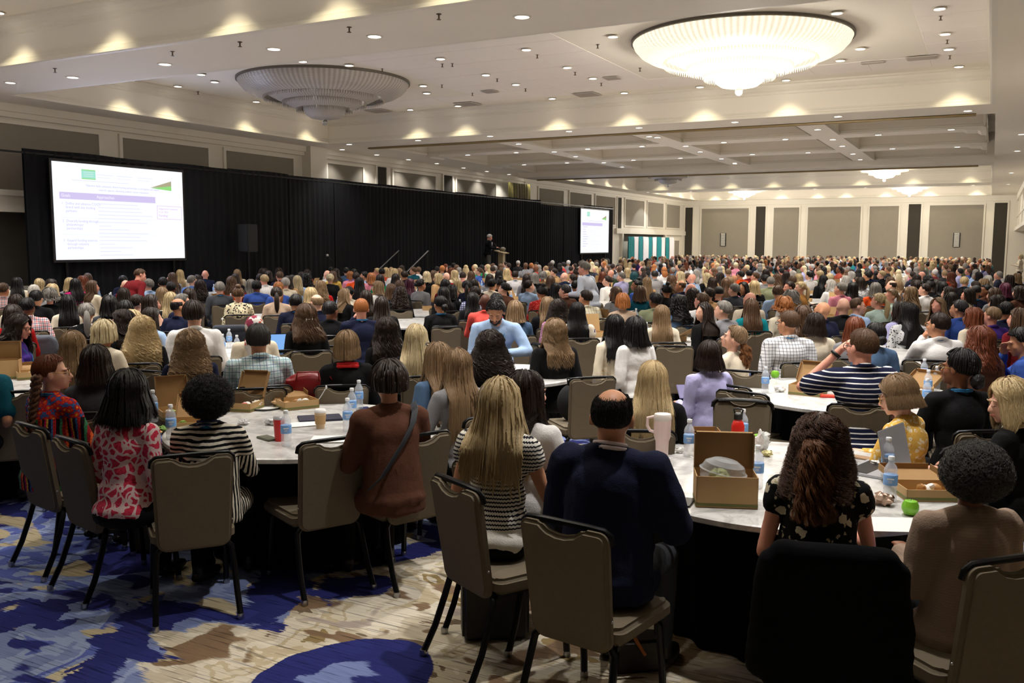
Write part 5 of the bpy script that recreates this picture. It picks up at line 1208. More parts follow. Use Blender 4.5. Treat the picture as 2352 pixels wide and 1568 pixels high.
n_['bob43'] = near(1874, 718, 'woman with a dark shoulder length bob in a cream sweater', 24, 30, 'medium', 'db', 'fair', 'cream', locks=200, nstr=3500, extra=dict(L=.10), sleeve='full')
n_['long44'] = near(2092, 696, 'woman with very long straight black hair in a grey print top', 12, 40, 'xlong', 'bk', 'tan', MT['greyprint'], facev=True, locks=200, nstr=4500)
n_['aub45'] = near(2254, 751, 'woman with wavy auburn brown hair on the right', 20, 60, 'wavy', 'rd', 'fair', 'brown', facev=True, locks=200, nstr=3500, extra=dict(vol=.030), Lk=.8)
n_['den46'] = near(2013, 741, 'woman with tied black hair in a denim jacket beside the striped polo', 20, 34, 'back', 'bk', 'tan', 'denim', sc_=.965, locks=200, nstr=1500, sleeve='full', extra=dict(vol=.018))
n_['teal47'] = near(-58, 778, 'person in a teal shirt cut by the left edge', -30, -60, 'short', 'db', 'tan', 'dkteal', female=False, locks=120, sleeve='half', lean=18, chairlab='banquet chair at the left edge', chrel=-8, crel=(18,893))
# hijab
o, p, root, rz = near(583, 722, 'woman in a white headscarf with red and purple flowers', 10, 0, 'none', 'bk', 'tan', MT['creamflor'] if False else 'cream', locks=0, sleeve='full')
m = MB().ball((0, -.012, 1.20), (.088, .104, .102), 18, 14); rcone(m, (0, -.03, 1.15), (0, -.055, 1.02), .085, .10); rcone(m, (0, -.06, 1.02), (0, -.11, .90), .11, .07); rcone(m, (0, .03, 1.08), (0, .08, .95), .07, .08)
m.v = [tuple(p.H @ Vector(v)) for v in m.v]; hj = obj('headscarf', voxel(m, 'headscarf', .012, 3, .6), m_floral('scarf_print', (228, 222, 216), [((150, 60, 84), .55, .40), ((186, 70, 50), 1.1, .22)], 11), o); folds(hj.data, .006, 9, 2)
# ---- bits of the nearest people
def LEAN(vs): return [(v[0], v[1]-(v[2]-.42)*.16-.02*math.cos(v[0]*6), v[2]) for v in vs]
def tail(o, p, hc, start, pts, r0, r1, curl=0, n=60, seed=1, name='ponytail'):
    rng = np.random.default_rng(seed); K = 14; base = np.array([list(q) for q in pts], float); s = np.linspace(0, len(base)-1, K); B = np.stack([np.interp(s, np.arange(len(base)), base[:, i]) for i in range(3)], -1)
    a = rng.uniform(0, 2*PI, (n, 1)); rr = np.sqrt(rng.random((n, 1)))*(r0+(r1-r0)*np.linspace(0, 1, K)[None])*np.minimum(1, .25+3*np.linspace(0, 1, K)[None])
    P = B[None]+np.stack([rr*np.cos(a), rr*np.sin(a), 0*rr], -1)
    if curl: ph = rng.uniform(0, 6.28, (n, 1)); w = np.linspace(0, 1, K)[None]*22; P[..., 0] += curl*np.cos(w+ph); P[..., 1] += curl*np.sin(w+ph)
    P = xf(P, p.H); V, F = lock_mesh(P, .008); h = obj(name, np_mesh(name, [(V, F)]), M_HAIR, o); h.color = lin(HAIRC[hc][0] if isinstance(hc, str) else hc)
    q = np.repeat(P, 22, 0)+rng.normal(0, .0045, (n*22, 1, 3))+rng.normal(0, .001, (n*22, K, 3)); s_ = curves_obj('hair_strands', q, .0009, M_HAIR, h); s_.color = h.color; return h
def blob_part(o, p, name, balls, mat, col=None, vox=.010, H=True, amp=0):
    m = MB()
    for c, r in balls: m.ball(c, r, 14, 10)
    T = p.H if H else p.U; m.v = [tuple(T @ Vector(v)) for v in m.v]
    me = voxel(m, name, vox, 2, .7)
    if amp: folds(me, amp, 40, 2)
    b = obj(name, me, mat, o)
    if col: b.color = lin(col)
    return b
def collar_ring(o, p, mat, col=None, r=.066, z=1.062, t=.011, name='collar', span=2.4):
    m = MB(); m.tube([p.U @ Vector((r*math.sin(a), -.016-r*.92*math.cos(a), z+.012*math.cos(a))) for a in np.linspace(-span, span, 18)], t, 8); m.tube([p.U @ Vector((r*1.06*math.sin(a), -.016-r*1.0*math.cos(a), z-.018+.012*math.cos(a))) for a in np.linspace(-span, span, 18)], t*1.1, 8)
    c = m.build(name, mat, o, smooth=3)
    if col: c.color = lin(col)
    return c
# the braid: three strands plaited down the back
o, p, root, rz = n_['braid']
m = MB(); K = 70
for s in range(3):
    pts, rr = [], []
    for i in range(K):
        t = i/(K-1); w = t*2*PI*4.6+s*2*PI/3; a = .021*(1-.45*t); q = p.U @ Vector((a*math.sin(w)+.01, -.115-.030*math.sin(t*2)+a*.6*math.sin(2*w), 1.17-t*.50)); pts.append(q); rr.append(.0185*(1-.5*t))
    m.tube(pts, rr, 8)
h = m.build('braid', M_HAIR, o, smooth=3); h.color = lin((104, 66, 44))
m = MB(); q = p.U @ Vector((.01, -.14, .67)); 
for k in range(9): m.tube([q, q+Vector((.012*math.cos(k), .01*math.sin(k), -.06)), q+Vector((.02*math.cos(k), .015*math.sin(k), -.10))], [.008, .007, .002], 6)
h = m.build('braid_end', M_HAIR, o, smooth=3); h.color = lin((104, 66, 44))
# curly half ponytail with clip
o, p, root, rz = n_['floral']
tail(o, p, (120, 76, 46), 0, [(0, -.10, 1.235), (0, -.135, 1.21), (0, -.15, 1.12), (0, -.16, 1.0), (0, -.165, .90)], .03, .085, .012, 90, 3)
blob_part(o, p, 'hair_clip', [((-.014, -.115, 1.24), .010), ((.0, -.118, 1.243), .011), ((.014, -.115, 1.24), .010)], G_GOLD, vox=.004)
o, p, root, rz = n_['pony39']; tail(o, p, (150, 100, 56), 0, [(0, -.09, 1.16), (0, -.13, 1.13), (0, -.15, 1.04), (0, -.13, .94)], .03, .06, .014, 70, 4)
for k, c in (('blackj', (0, -.115, 1.12)), ('bun35', (0, -.12, 1.15)), ('den46', (0, -.12, 1.14))):
    o, p, root, rz = n_[k]; b = blob_part(o, p, 'hair_bun', [(c, (.05, .04, .05))], M_HAIR, HAIRC['bk'][0], amp=.006)
collar_ring(n_['suit'][0], n_['suit'][1], plain('shirt_pale', (214, 200, 204), .7), z=1.078, r=.064, t=.008, name='shirt_collar')
collar_ring(n_['redcol'][0], n_['redcol'][1], plain('collar_red', (206, 24, 26), .8), z=1.040, r=.078, t=.016, name='red_collar')
collar_ring(n_['stripe'][0], n_['stripe'][1], plain('lanyard_navy', (24, 40, 96), .6), z=1.075, r=.062, t=.007, name='blue_collar')
# dark strap over the brown jacket
o, p, root, rz = n_['brown']; m = MB()
pts = [(.115, -.02, 1.052), (.10, -.085, 1.02), (.06, -.138, .95), (.0, -.150, .86), (-.06, -.145, .78), (-.13, -.135, .68), (-.19, -.10, .62)]
for k in range(6): m.tube([p.U @ Vector((x+.0065*k, y-.004, z+.004*k)) for x, y, z in pts], .005, 6)
m.build('shoulder_strap', plain('strap_grey', (38, 40, 46), .7), o, smooth=3)
# white claw clip
o, p, root, rz = n_['claw']; m = MB()
for k in range(5):
    a = -.028+.014*k; m.tube([p.H @ Vector((a, -.095, 1.20)), p.H @ Vector((a*1.1, -.125, 1.19)), p.H @ Vector((a*1.1, -.130, 1.15)), p.H @ Vector((a, -.115, 1.13))], .0035, 6)
m.tube([p.H @ Vector((-.034, -.115, 1.20)), p.H @ Vector((.034, -.115, 1.20))], .005, 6); m.tube([p.H @ Vector((-.034, -.13, 1.165)), p.H @ Vector((.034, -.13, 1.165))], .004, 6)
m.build('claw_clip', plain('clip_white', (234, 234, 234), .3), o, smooth=3)
o, p, root, rz = n_['denimj']; m = MB()
for s in (-1, 1): m.tube([p.H @ Vector((s*.034+.026*math.cos(a), .055+.018*math.sin(a), 1.292+.008*math.sin(a))) for a in np.linspace(0, 6.28, 13)], .004, 6)
m.build('sunglasses', G_DARK, o, smooth=3)
o, p, root, rz = n_['polo']; S, E_, Wr = p.arm(-1); m = MB(); d = (Wr-E_).normalized(); c = Wr-d*.03; m.tube([c-d*.011, c+d*.011], .037, 16); m.build('watch', M_BLACK, o, smooth=3)
# black sweater over the chair in the lower right
ch_ = [c for c in C.objects if c.get('label') == 'banquet chair covered by a black sweater'][0]
m = MB(); m.box(-.225, .225, -.272, -.155, .33, .87); rcone(m, (-.21, -.215, .84), (-.25, -.23, .42), .055, .06, 10); rcone(m, (.21, -.215, .84), (.25, -.23, .42), .055, .06, 10); rcone(m, (-.17, -.215, .875), (.17, -.215, .875), .058, .058); m.v = LEAN(m.v)
sw = obj('sweater', voxel(m, 'sweater', .012, 4, .5), plain('black_wool', (11, 11, 13), 1.0, spec=.1, bump=(220, .5, .003))); folds(sw.data, .012, 7, 4); sw.location = ch_.location; sw.rotation_euler = ch_.rotation_euler
tag(sw, 'large black sweater hung over the back of the chair behind the floral top', 'sweater')
def _d(): pass
def draped(loc, rz, label, mat, cat='jacket', lw=.5):
    m = MB(); m.box(-.215, .215, -.268, -.160, .48, .88); rcone(m, (-.17, -.21, .875), (.17, -.21, .875), .055, .055); rcone(m, (-.20, -.215, .84), (-.225, -.22, lw), .045, .05); rcone(m, (.20, -.215, .84), (.225, -.22, lw), .045, .05); m.v = LEAN(m.v)
    j = obj('jacket', voxel(m, 'jacket', .014, 4, .5), mat, loc=loc, rz=rz); folds(j.data, .012, 7, loc[0]); tag(j, label, cat)
# extra chairs seen standing free (top centre pixel, heading against the line of sight)
for px, py, rel, lab in [(441, 1032, 4, 'banquet chair standing free in front of the striped dress'), (762, 998, 24, 'empty banquet chair at the left table beside the brown jacket'),
    (1360, 860, 22, 'empty banquet chair with its seat in view behind the navy suit'), (1550, 790, 4, 'tall empty banquet chair left of the lavender shirt'), (1706, 912, 178, 'pale empty banquet chair facing the camera behind the red bottle'),
    (1706, 893, -24, 'empty banquet chair directly behind the pale one'), (1672, 878, -30, 'empty banquet chair furthest back of the three behind the red bottle'), (755, 790, 6, 'empty banquet chair between the laptop and the red collar'),
    (1026, 745, 0, 'empty banquet chair left of the bearded man'), (1975, 922, 4, 'empty banquet chair left of the yellow blouse'), (2228, 922, 4, 'empty banquet chair right of the yellow blouse'),
    (1728, 732, 10, 'dark empty banquet chair beside the white lace top'), (1712, 846, -14, 'empty banquet chair in front of the lavender shirt'), (2128, 822, 4, 'empty banquet chair below the man with the fade haircut'),
    (592, 1005-120, 0, 'low empty banquet chair behind the left table'), (200, 920, -30, 'banquet chair between the braid and the pink blouse'), (640, 800, 10, 'banquet chair right of the plaid shirt'), (1240, 786, 120, 'empty banquet chair turned sideways left of the blazer'),
    (1110, 862, 0, 'empty banquet chair in front of the long dark curls'), (785, 878, 0, 'banquet chair behind the red handbag'), (335, 845, -40, 'banquet chair between the two heads of curls'), (2010, 740, 60, 'banquet chair beside the denim jacket')]:
    q = at(px, py, .925); az = view_az(q.x, q.y)+math.radians(rel); f = Vector((-math.sin(az), math.cos(az), 0)); chair((q.x+f.x*.27, q.y+f.y*.27, 0), az, lab)
def chair_at(px, py, rel):
    q = at(px, py, .925); az = view_az(q.x, q.y)+math.radians(rel); f = Vector((-math.sin(az), math.cos(az), 0)); return (q.x+f.x*.27, q.y+f.y*.27, 0), az
l_, a_ = chair_at(528, 745, 0); chair(l_, a_, 'banquet chair under the charcoal jacket near the white shirt'); draped(l_, a_, 'charcoal jacket draped over a chair in front of the cream floral blouse', plain('charcoal_cloth', (48, 52, 62), .9))
l_, a_ = chair_at(222, 770, 0); chair(l_, a_, 'banquet chair under the maroon jacket'); draped(l_, a_, 'maroon jacket draped over a chair beside the dark-haired profile', plain('maroon_cloth', (132, 22, 34), .9))
l_, a_ = chair_at(84, 770, -20); chair(l_, a_, 'banquet chair under the grey jacket'); draped(l_, a_, 'grey jacket draped over a chair behind the woman in glasses', plain('grey_cloth', (84, 88, 98), .9))

# ---------------------------------------------------------------- things on and under the near tables
def on(px, py, z=TZ): q = at(px, py, z); return (q.x, q.y, z)
for px, py, lab in [(353, 968, 'water bottle at the left rim of the left table beside the black hair'), (394, 1008, 'water bottle in front of the open box left of the afro'), (559, 918, 'water bottle standing behind the left table food plate'),
    (809, 962, 'water bottle between two others beside the brown jacket'), (825, 940, 'tallest looking water bottle beside the brown jacket'), (799, 990, 'water bottle closest of the three beside the brown jacket'), (658, 1024, 'empty red printed bottle in front of the red tumbler'),
    (1582, 1048, 'water bottle right of the pink tumbler'), (1738, 1120, 'water bottle behind the tall open box'), (2037, 1098, 'water bottle in front of the silver laptop'), (2043, 1150, 'nearest water bottle by the laptop'), (1705, 1020, 'pinkish bottle right of the red flask'),
    (1757, 902, 'water bottle left of the opened kraft box by the striped polo'), (2121, 880, 'water bottle at the back of the cluster by the black jacket'), (2130, 910, 'water bottle in the middle of the cluster by the black jacket'), (2150, 900, 'water bottle right in the cluster by the black jacket'), (2127, 935, 'front water bottle of the cluster by the black jacket'),
    (512, 812, 'water bottle left of the laptop with the blue screen'), (527, 798, 'taller water bottle left of the blue screen'), (545, 815, 'water bottle at the rim beside the plaid shirt'), (1083, 806, 'water bottle under the bearded man'), (131, 765, 'water bottle beside the red checked shirt'), (33, 838, 'water bottle by the woman in glasses'), (618, 735, 'water bottle behind the headscarf'), (630, 728, 'second water bottle behind the headscarf')]:
    bottle(on(px, py), lab)
t_ = [o for o in C.objects if o.get('label', '').startswith('empty red')][0]
t_.location = on(658, 1024)
plate = MB().lathe([(0, .004), (.08, .004), (.115, .018), (.118, .018), (.085, 0), (0, 0)], 32).build('plate', M_CAP, smooth=True); plate.location = on(610, 938); tag(plate, 'white plate with wrapped sandwiches on the left table', 'plate')
for k, (px, py) in enumerate(((600, 932), (622, 926), (590, 938), (636, 934))):
    s = crumple('wrapped_sandwich', (on(px, py)[0], on(px, py)[1], TZ+.018), .045, plain('wrap_tan', (206, 166, 118), .35, bump=(60, .6, .01)) if k % 2 else plain('wrap_clear', (226, 218, 206), .2, bump=(60, .6, .01)), k); tag(s, ('clear wrapped roll at the back of the plate', 'tan wrapped sandwich on the right of the plate', 'clear wrapped roll at the left of the plate', 'tan wrapped sandwich nearest the handbag')[k], 'food')
open_box(on(404, 958), view_az(*on(404, 958)[:2])+.2, 'open kraft lunch box behind the left bottles', lid=100, fill='gwr')
open_box(on(560, 940), view_az(*on(560, 940)[:2])-.5, 'open kraft lunch box hidden partly by the afro', lid=120, fill='rw')
open_box(on(682, 935), view_az(*on(682, 935)[:2])+.35, 'low open kraft box with fork beside the red handbag', lid=170, fill='wb', w=.27)
open_box(on(440, 985), view_az(*on(440, 985)[:2])-.1, 'kraft box with red snack bag left of the afro', lid=150, fill='rg')
fk = MB(); fk.tube([(0, 0, 0), (.03, .02, .05), (.06, .04, .11)], .004, 6); fk.ball((.063, .042, .118), (.008, .008, .016), 8, 6); f_ = fk.build('fork', M_CAP, smooth=True); q = on(727, 930); f_.location = (q[0], q[1], TZ+.02); tag(f_, 'white plastic fork leaning in the low kraft box', 'fork')
for k, (px, py, r, lab) in enumerate([(693, 905, .075, 'crumpled clear plastic wrapper beside the red handbag'), (668, 898, .05, 'crumpled dark printed snack bag beside the clear wrapper'), (625, 975, .05, 'crumpled clear wrapper in the middle of the left table'), (560, 975, .04, 'clear wrapper near the afro'), (372, 990, .035, 'leafy salad heap by the left rim bottle')]):
    mt = [plain('film_clear', (220, 220, 222), .12, bump=(40, .8, .02)), plain('snack_navy', (96, 104, 116), .3, bump=(30, .8, .02)), None, None, plain('salad_green', (108, 150, 62), .6, bump=(40, .8, .02))][k] or _mats['film_clear']
    c_ = crumple('wrapper' if k < 4 else 'salad', on(px, py), r, mt, k+10, (1.2, 1, .6 if k else 1.1), 18, 12); tag(c_, lab, 'litter' if k < 4 else 'food')
ck = MB().ball((0, 0, .008), (.045, .045, .009), 16, 8).build('cookie', plain('cookie_tan', (196, 152, 100), .8, bump=(50, .6, .01)), smooth=True); ck.location = on(357, 995); tag(ck, 'round tan cookie at the left rim of the left table', 'food')
def tumbler(loc, col, label, h=.17, r0=.036, r1=.028, lidc=(200, 200, 204)):
    e = empty('tumbler', loc); MB().lathe([(0, 0), (r1, 0), (r0, h*.9), (r0, h), (r0-.002, h)], 24).build('cup', plain('cup_%d_%d' % (col[0], col[2]), col, .3), e, smooth=.6)
    MB().lathe([(r0+.001, h-.012), (r0+.002, h), (r0-.004, h+.010), (0, h+.010)], 24).build('lid', plain('lid_%d' % lidc[0], lidc, .3, metal=.3 if lidc[0] == 200 else 0), e, smooth=.6); return tag(e, label, 'cup')
tumbler(on(642, 1012), (196, 26, 28), 'red metal tumbler with clear lid on the left table', .15)
e = tumbler(on(736, 983), (206, 180, 140), 'paper coffee cup with white lid and kraft sleeve on the left table', .12, .038, .028, (238, 238, 238)); MB().lathe([(.034, .03), (.0385, .09)], 24).build('sleeve', M_KRAFT, e, smooth=.6)
q = at(496, 805, TZ); tumbler((q.x, q.y, TZ), (236, 236, 236), 'white paper cup beside the laptop with the blue screen', .13, .042, .03, (240, 240, 240))
# tall pink tumbler with handle
e = empty('insulated_tumbler', on(1520, 1052)); PK = plain('tumbler_pink', (232, 206, 202), .35)
MB().lathe([(0, 0), (.034, 0), (.036, .008), (.038, .10), (.048, .13), (.050, .22), (.050, .225)], 28).build('cup', PK, e, smooth=.6); MB().lathe([(.050, .225), (.052, .235), (.050, .255), (.046, .262), (0, .262)], 28).build('lid', plain('tumbler_lid', (226, 218, 212), .35), e, smooth=.6)
az = view_az(*on(1520, 1052)[:2]); cx, cy = -math.cos(az), -math.sin(az)
MB().tube([(cx*.045, cy*.045, .245), (cx*.085, cy*.085, .235), (cx*.088, cy*.088, .19), (cx*.070, cy*.070, .16), (cx*.045, cy*.045, .155)], .009, 10).build('handle', PK, e, smooth=.9); tag(e, 'tall pale pink insulated tumbler with a handle at the rim by the navy suit', 'cup')
# red flask
e = empty('flask', on(1693, 1040)); MB().lathe([(0, 0), (.036, 0), (.038, .01), (.038, .165), (.030, .19), (.022, .198), (.022, .205)], 24).build('bottle', plain('flask_red', (216, 36, 26), .35), e, smooth=.6)
MB().lathe([(.022, .203), (.026, .205), (.026, .235), (.02, .242), (0, .242)], 20).build('cap', M_BLACK, e, smooth=.6); MB().tube([(-.02, 0, .238), (-.028, 0, .262), (0, 0, .27), (.028, 0, .262), (.02, 0, .238)], .006, 8).build('strap', M_BLACK, e, smooth=.9); tag(e, 'red metal flask with black strap cap in front of the pale empty chair', 'bottle')
# tall open box
p_ = on(1664, 1155); azb = view_az(p_[0], p_[1])+.12; open_box(p_, azb, 'tall opened cardboard box with a plastic clamshell on the right table', w=.285, d=.18, h=.15, lid=92, near=True)
cs = MB().lathe([(.06, 0), (.078, .008), (.082, .045), (.086, .05), (.080, .055), (.070, .085), (.045, .105), (0, .108)], 28, 0, 0, 0, 1.35, .82).build('salad_clamshell', M_CLEAR, smooth=.5); cs.location = (p_[0]-.02, p_[1], TZ+.11); cs.rotation_euler = (.15, .18, azb); tag(cs, 'clear plastic clamshell with salad rising from the tall box', 'container')
sl = crumple('salad', (p_[0]-.03, p_[1], TZ+.115), .05, plain('salad_pale', (188, 200, 140), .6, bump=(50, .8, .02)), 4, (1.2, .8, .6)); tag(sl, 'pale green salad inside the clamshell', 'food')
p2 = on(1640, 1060); open_box(p2, azb+.1, 'kraft box half hidden behind the tall opened box', h=.10, lid=178, w=.16)
p3 = on(2128, 1140); open_box(p3, view_az(p3[0], p3[1])+.4, 'low kraft lunch box with a window lid beside the silver laptop', w=.27, d=.20, h=.06, lid=178, fill='wb')
p4 = on(1855, 905); open_box(p4, view_az(p4[0], p4[1])-.3, 'opened kraft box with tilted lid beside the striped polo', w=.26, d=.2, h=.085, lid=130, fill='bw')
p5 = on(2092, 905); open_box(p5, view_az(p5[0], p5[1])-.6, 'long olive edged lunch box behind the yellow blouse', w=.28, d=.2, h=.06, lid=150, fill='w')
p6 = on(20, 868); open_box(p6, view_az(p6[0], p6[1])-.2, 'tall kraft box at the left edge', w=.2, d=.16, h=.17, lid=95); p7 = on(75, 868); open_box(p7, view_az(p7[0], p7[1])+.1, 'low lunch box with olive band near the left edge', w=.26, d=.2, h=.07, lid=175, fill='w')
ap = MB().lathe([(0, .010), (.012, .002), (.028, .006), (.038, .028), (.037, .048), (.028, .066), (.014, .070), (.004, .062), (0, .060)], 24).build('apple', plain('apple_green', (122, 190, 48), .3, var=.12, vscale=30), smooth=True); ap.location = on(2090, 1182); MB().tube([(0, 0, .060), (.003, 0, .078)], .0015, 6).build('stem', plain('stem_brown', (80, 60, 40), .8), ap); tag(ap, 'shiny green apple at the rim of the right table', 'apple')
for k, (px, py, lab) in enumerate(((1742, 1022, 'green apple behind the tall open box'), (434, 1003, 'green apple near the striped dress'), (1780, 868, 'green fruit in the box by the striped polo'))):
    a = ap.copy(); C.objects.link(a); a.location = on(px, py); tag(a, lab, 'apple'); s = [c for c in C.objects if c.parent == ap][0].copy(); C.objects.link(s); s.parent = a
for k, (px, py, r, lab, mt) in enumerate([(2028, 1160, .055, 'crumpled silver and orange snack bag by the near bottle', plain('snack_silver', (190, 160, 140), .25, metal=.5, bump=(30, .8, .02))), (1762, 1048, .035, 'small yellow and purple snack packet on the right table', plain('snack_yellow', (206, 196, 140), .35, bump=(40, .8, .02))), (1750, 1035, .05, 'crumpled white bag with a twisted neck', plain('bag_white', (228, 230, 226), .3, bump=(30, .8, .02))), (1560, 1040, .03, 'white napkin beside the pink tumbler', M_PAPER), (1790, 900, .05, 'crumpled napkin in front of the striped polo', M_PAPER), (2010, 1070, .03, 'bunched napkin left of the laptop', M_PAPER)]):
    tag(crumple('wrapper', on(px, py), r, mt, k+30, (1.1, .8, .7 if k != 2 else 1.5), 16, 10), lab, 'litter')
def slab(name, px, py, w, d, h, rel, mat, label, cat, z=TZ, bev=.004):
    q = at(px, py, z); o = MB().box(-w/2, w/2, -d/2, d/2, 0, h).build(name, mat, bevel=bev); o.location = (q.x, q.y, z); o.rotation_euler = (0, 0, view_az(q.x, q.y)+rel); return tag(o, label, cat)
slab('phone', 1574, 1155, .075, .15, .009, -.2, M_BLACK, 'black phone at the rim beside the navy suit', 'phone'); slab('phone', 1978, 1052, .075, .15, .009, 1.2, plain('phone_tan', (170, 140, 110), .3), 'tan phone beside the half ponytail', 'phone')
slab('notebook', 735, 962, .30, .21, .014, .1, plain('notebook_navy', (36, 36, 58), .5), 'dark navy folder behind the coffee cup', 'notebook'); slab('paper_stack', 700, 975, .22, .16, .006, .2, M_PAPER, 'white paper tray beside the coffee cup', 'paper'); slab('notebook', 765, 1010, .28, .2, .008, -.15, M_PAPER, 'open white notebook in front of the empty chair', 'notebook')
slab('phone', 840, 940, .075, .15, .009, .3, plain('phone_blue', (40, 50, 96), .3), 'blue phone by the brown jacket', 'phone'); slab('paper_sheet', 2068, 1205, .30, .21, .002, .35, M_PAPER, 'white sheet of paper beside the green apple', 'paper', bev=0); slab('tray_card', 1900, 912, .12, .08, .02, .2, plain('card_red', (210, 60, 40), .5), 'red packet in front of the striped polo', 'packet')
slab('phone_case', 615, 1008, .08, .155, .012, .5, plain('case_olive', (88, 92, 74), .5), 'patterned olive phone case beside the striped dress', 'phone')
pc = slab('phone', 1567, 900, .075, .15, .009, .3, plain('phone_violet', (60, 48, 110), .3), 'phone with violet screen held by the lavender shirt', 'phone', .80); pc.rotation_euler = (.7, 0, pc.rotation_euler.z)
ph2 = slab('phone', 2098, 1290, .085, .16, .01, .2, emi('screen_blue', (90, 150, 240), .8), 'lit phone in the hands of the woman with grey curls', 'phone', .66); ph2.rotation_euler = (.8, 0, ph2.rotation_euler.z)
def laptop(px, py, rel, label, scr, body, tilt=1.75, w=.33, d=.23):
    q = at(px, py, TZ); e = empty('laptop', (q.x, q.y, TZ), view_az(q.x, q.y)+rel)
    MB().box(-w/2, w/2, 0, d, 0, .014).build('keyboard_base', body, e, bevel=.004); MB().box(-w/2+.02, w/2-.02, d*.45, d*.9, .014, .016).build('keys', M_BLACK, e)
    l = MB().box(-w/2, w/2, 0, .006, 0, d).build('lid', body, e, bevel=.003); l.location = (0, 0, .014); l.rotation_euler = (-(tilt-PI/2), 0, 0)
    MB().box(-w/2+.008, w/2-.008, .006, .0075, .012, d-.008).build('screen', scr, l); return tag(e, label, 'laptop')
laptop(655, 812, PI, 'open laptop with a bright blue document on its screen', emi('doc_blue', (130, 180, 240), 1.0), M_BLACK, tilt=1.85, w=.34)
laptop(2066, 1090, -PI/2-.35+PI, 'open silver laptop in front of the yellow blouse', M_BLACK, plain('laptop_silver', (172, 174, 180), .4, metal=.3), tilt=1.8, w=.36, d=.25)
# bags
RB = plain('bag_red', (124, 16, 22), .35); q = on(708, 918); hb = empty('handbag', (q[0], q[1], TZ), view_az(q[0], q[1]))
m = MB(); m.ball((0, 0, .11), (.19, .075, .12), 18, 12); m.box(-.17, .17, -.055, .055, .0, .17); obj('bag_body', voxel(m, 'bag_body', .012, 3, .6), RB, hb)
MB().tube([(.15, -.05, .15), (.17, -.07, .19), (.22, -.07, .12), (.21, -.08, .02), (.15, -.08, -.0)], .006, 8).build('handle', RB, hb, smooth=.9); MB().tube([(-.09, -.06, .16), (-.08, -.065, .23), (.08, -.065, .23), (.09, -.06, .16)], .007, 8).build('handle', RB, hb, smooth=.9); tag(hb, 'glossy dark red handbag standing on the far rim of the left table', 'bag')
q = at(1122, 1478, 0); tb = empty('tote_bag', (q.x-.02, q.y+.10, 0), view_az(q.x, q.y)+.1); BL = plain('bag_black', (14, 14, 15), .4)
MB().box(-.17, .17, -.08, .08, .01, .34).build('bag_body', BL, tb, bevel=.02, seg=3)
for s in (-1, 1): MB().tube([(-.09, s*.07, .33), (-.08, s*.07, .42), (.08, s*.07, .42), (.09, s*.07, .33)], .008, 8).build('handle', BL, tb, smooth=.9); MB().lathe([(.014, 0), (.017, .002), (.017, .006), (.014, .008)], 12, cx=0).build('ring', M_CHROME, tb).location = (s*.09, -.085, .29)
tag(tb, 'large black tote bag on the carpet under the knit top chair', 'bag')
q = at(1265, 1395, 0); b2 = empty('satchel', (q.x, q.y+.25, 0), view_az(q.x, q.y)); MB().box(-.14, .14, -.07, .07, 0, .22).build('bag_body', plain('bag_brown_check', (84, 62, 44), .5, var=.3, vscale=60), b2, bevel=.02); MB().tube([(-.1, 0, .21), (0, -.02, .30), (.1, 0, .21)], .008, 8).build('handle', plain('strap_tan', (150, 90, 46), .5), b2, smooth=.9); tag(b2, 'brown patterned bag on the carpet right of the black tote', 'bag')
q = at(1440, 1560, 0); b3 = empty('handbag', (q.x, q.y+.12, 0), view_az(q.x, q.y)+.3); MB().box(-.12, .12, -.06, .06, 0, .17).build('bag_body', plain('bag_dark_brown', (30, 20, 16), .5), b3, bevel=.02); MB().tube([(-.10, -.05, .15), (-.12, -.07, .26), (-.04, -.08, .20), (.02, -.07, .10)], .009, 8).build('handle', plain('strap_orange', (186, 108, 50), .5), b3, smooth=.9); tag(b3, 'dark handbag with a tan leather handle under the navy suit', 'bag')
q = at(1335, 965, .47); bp = empty('backpack', (q.x-.05, q.y-.05, .47), view_az(q.x, q.y)); m = MB(); m.ball((0, 0, .16), (.15, .10, .17), 16, 12); obj('bag_body', voxel(m, 'bag_body', .014, 3, .6), plain('bag_black_cloth', (20, 20, 22), .9), bp); MB().tube([(-.05, 0, .30), (-.06, 0, .37), (.04, 0, .38), (.05, 0, .30)], .008, 8).build('handle', BL, bp, smooth=.9); tag(bp, 'black backpack on the seat behind the navy suit', 'bag')
q = at(330, 1275, 0); b4 = empty('tote_bag', (q.x, q.y+.1, 0), view_az(q.x, q.y)-.4); MB().box(-.14, .14, -.06, .06, 0, .26).build('bag_body', plain('bag_olive', (66, 62, 50), .8), b4, bevel=.02); MB().tube([(-.08, -.05, .25), (-.07, -.05, .36), (.07, -.05, .36), (.08, -.05, .25)], .007, 8).build('handle', BL, b4, smooth=.9); tag(b4, 'olive tote bag on the carpet under the left table', 'bag')
# ---------------------------------------------------------------- people: the rest of the hall
PAL_H = {'bk': 'black', 'db': 'dark brown', 'br': 'brown', 'lb': 'light brown', 'bl': 'blonde', 'pb': 'pale blonde', 'gy': 'grey', 'wh': 'white', 'rd': 'auburn', 'sg': 'copper', 'pu': 'magenta', 'te': 'teal', 'ch': 'charcoal grey'}
STY = {'s': ('short', 'short %s hair', 0), 'r': ('crop', 'cropped %s hair', 0), 'f': ('fringe', 'balding head with %s sides', 0), 'b': ('bald', 'bald head', 0), 'm': ('medium', 'shoulder length %s hair', 1), 'o': ('bob', 'bobbed %s hair', 1), 'l': ('long', 'long %s hair', 1),
       'x': ('xlong', 'very long %s hair', 1), 'w': ('wavy', 'wavy %s hair', 1), 'c': ('curly', 'long curly %s hair', 1), 'z': ('curlyshort', 'short curly %s hair', 1), 'u': ('bun', '%s hair in a bun', 1), 'p': ('pony', '%s ponytail', 1), 'a': ('afro', 'round %s afro', 1), 'k': ('cap', 'black knit cap', 1)}
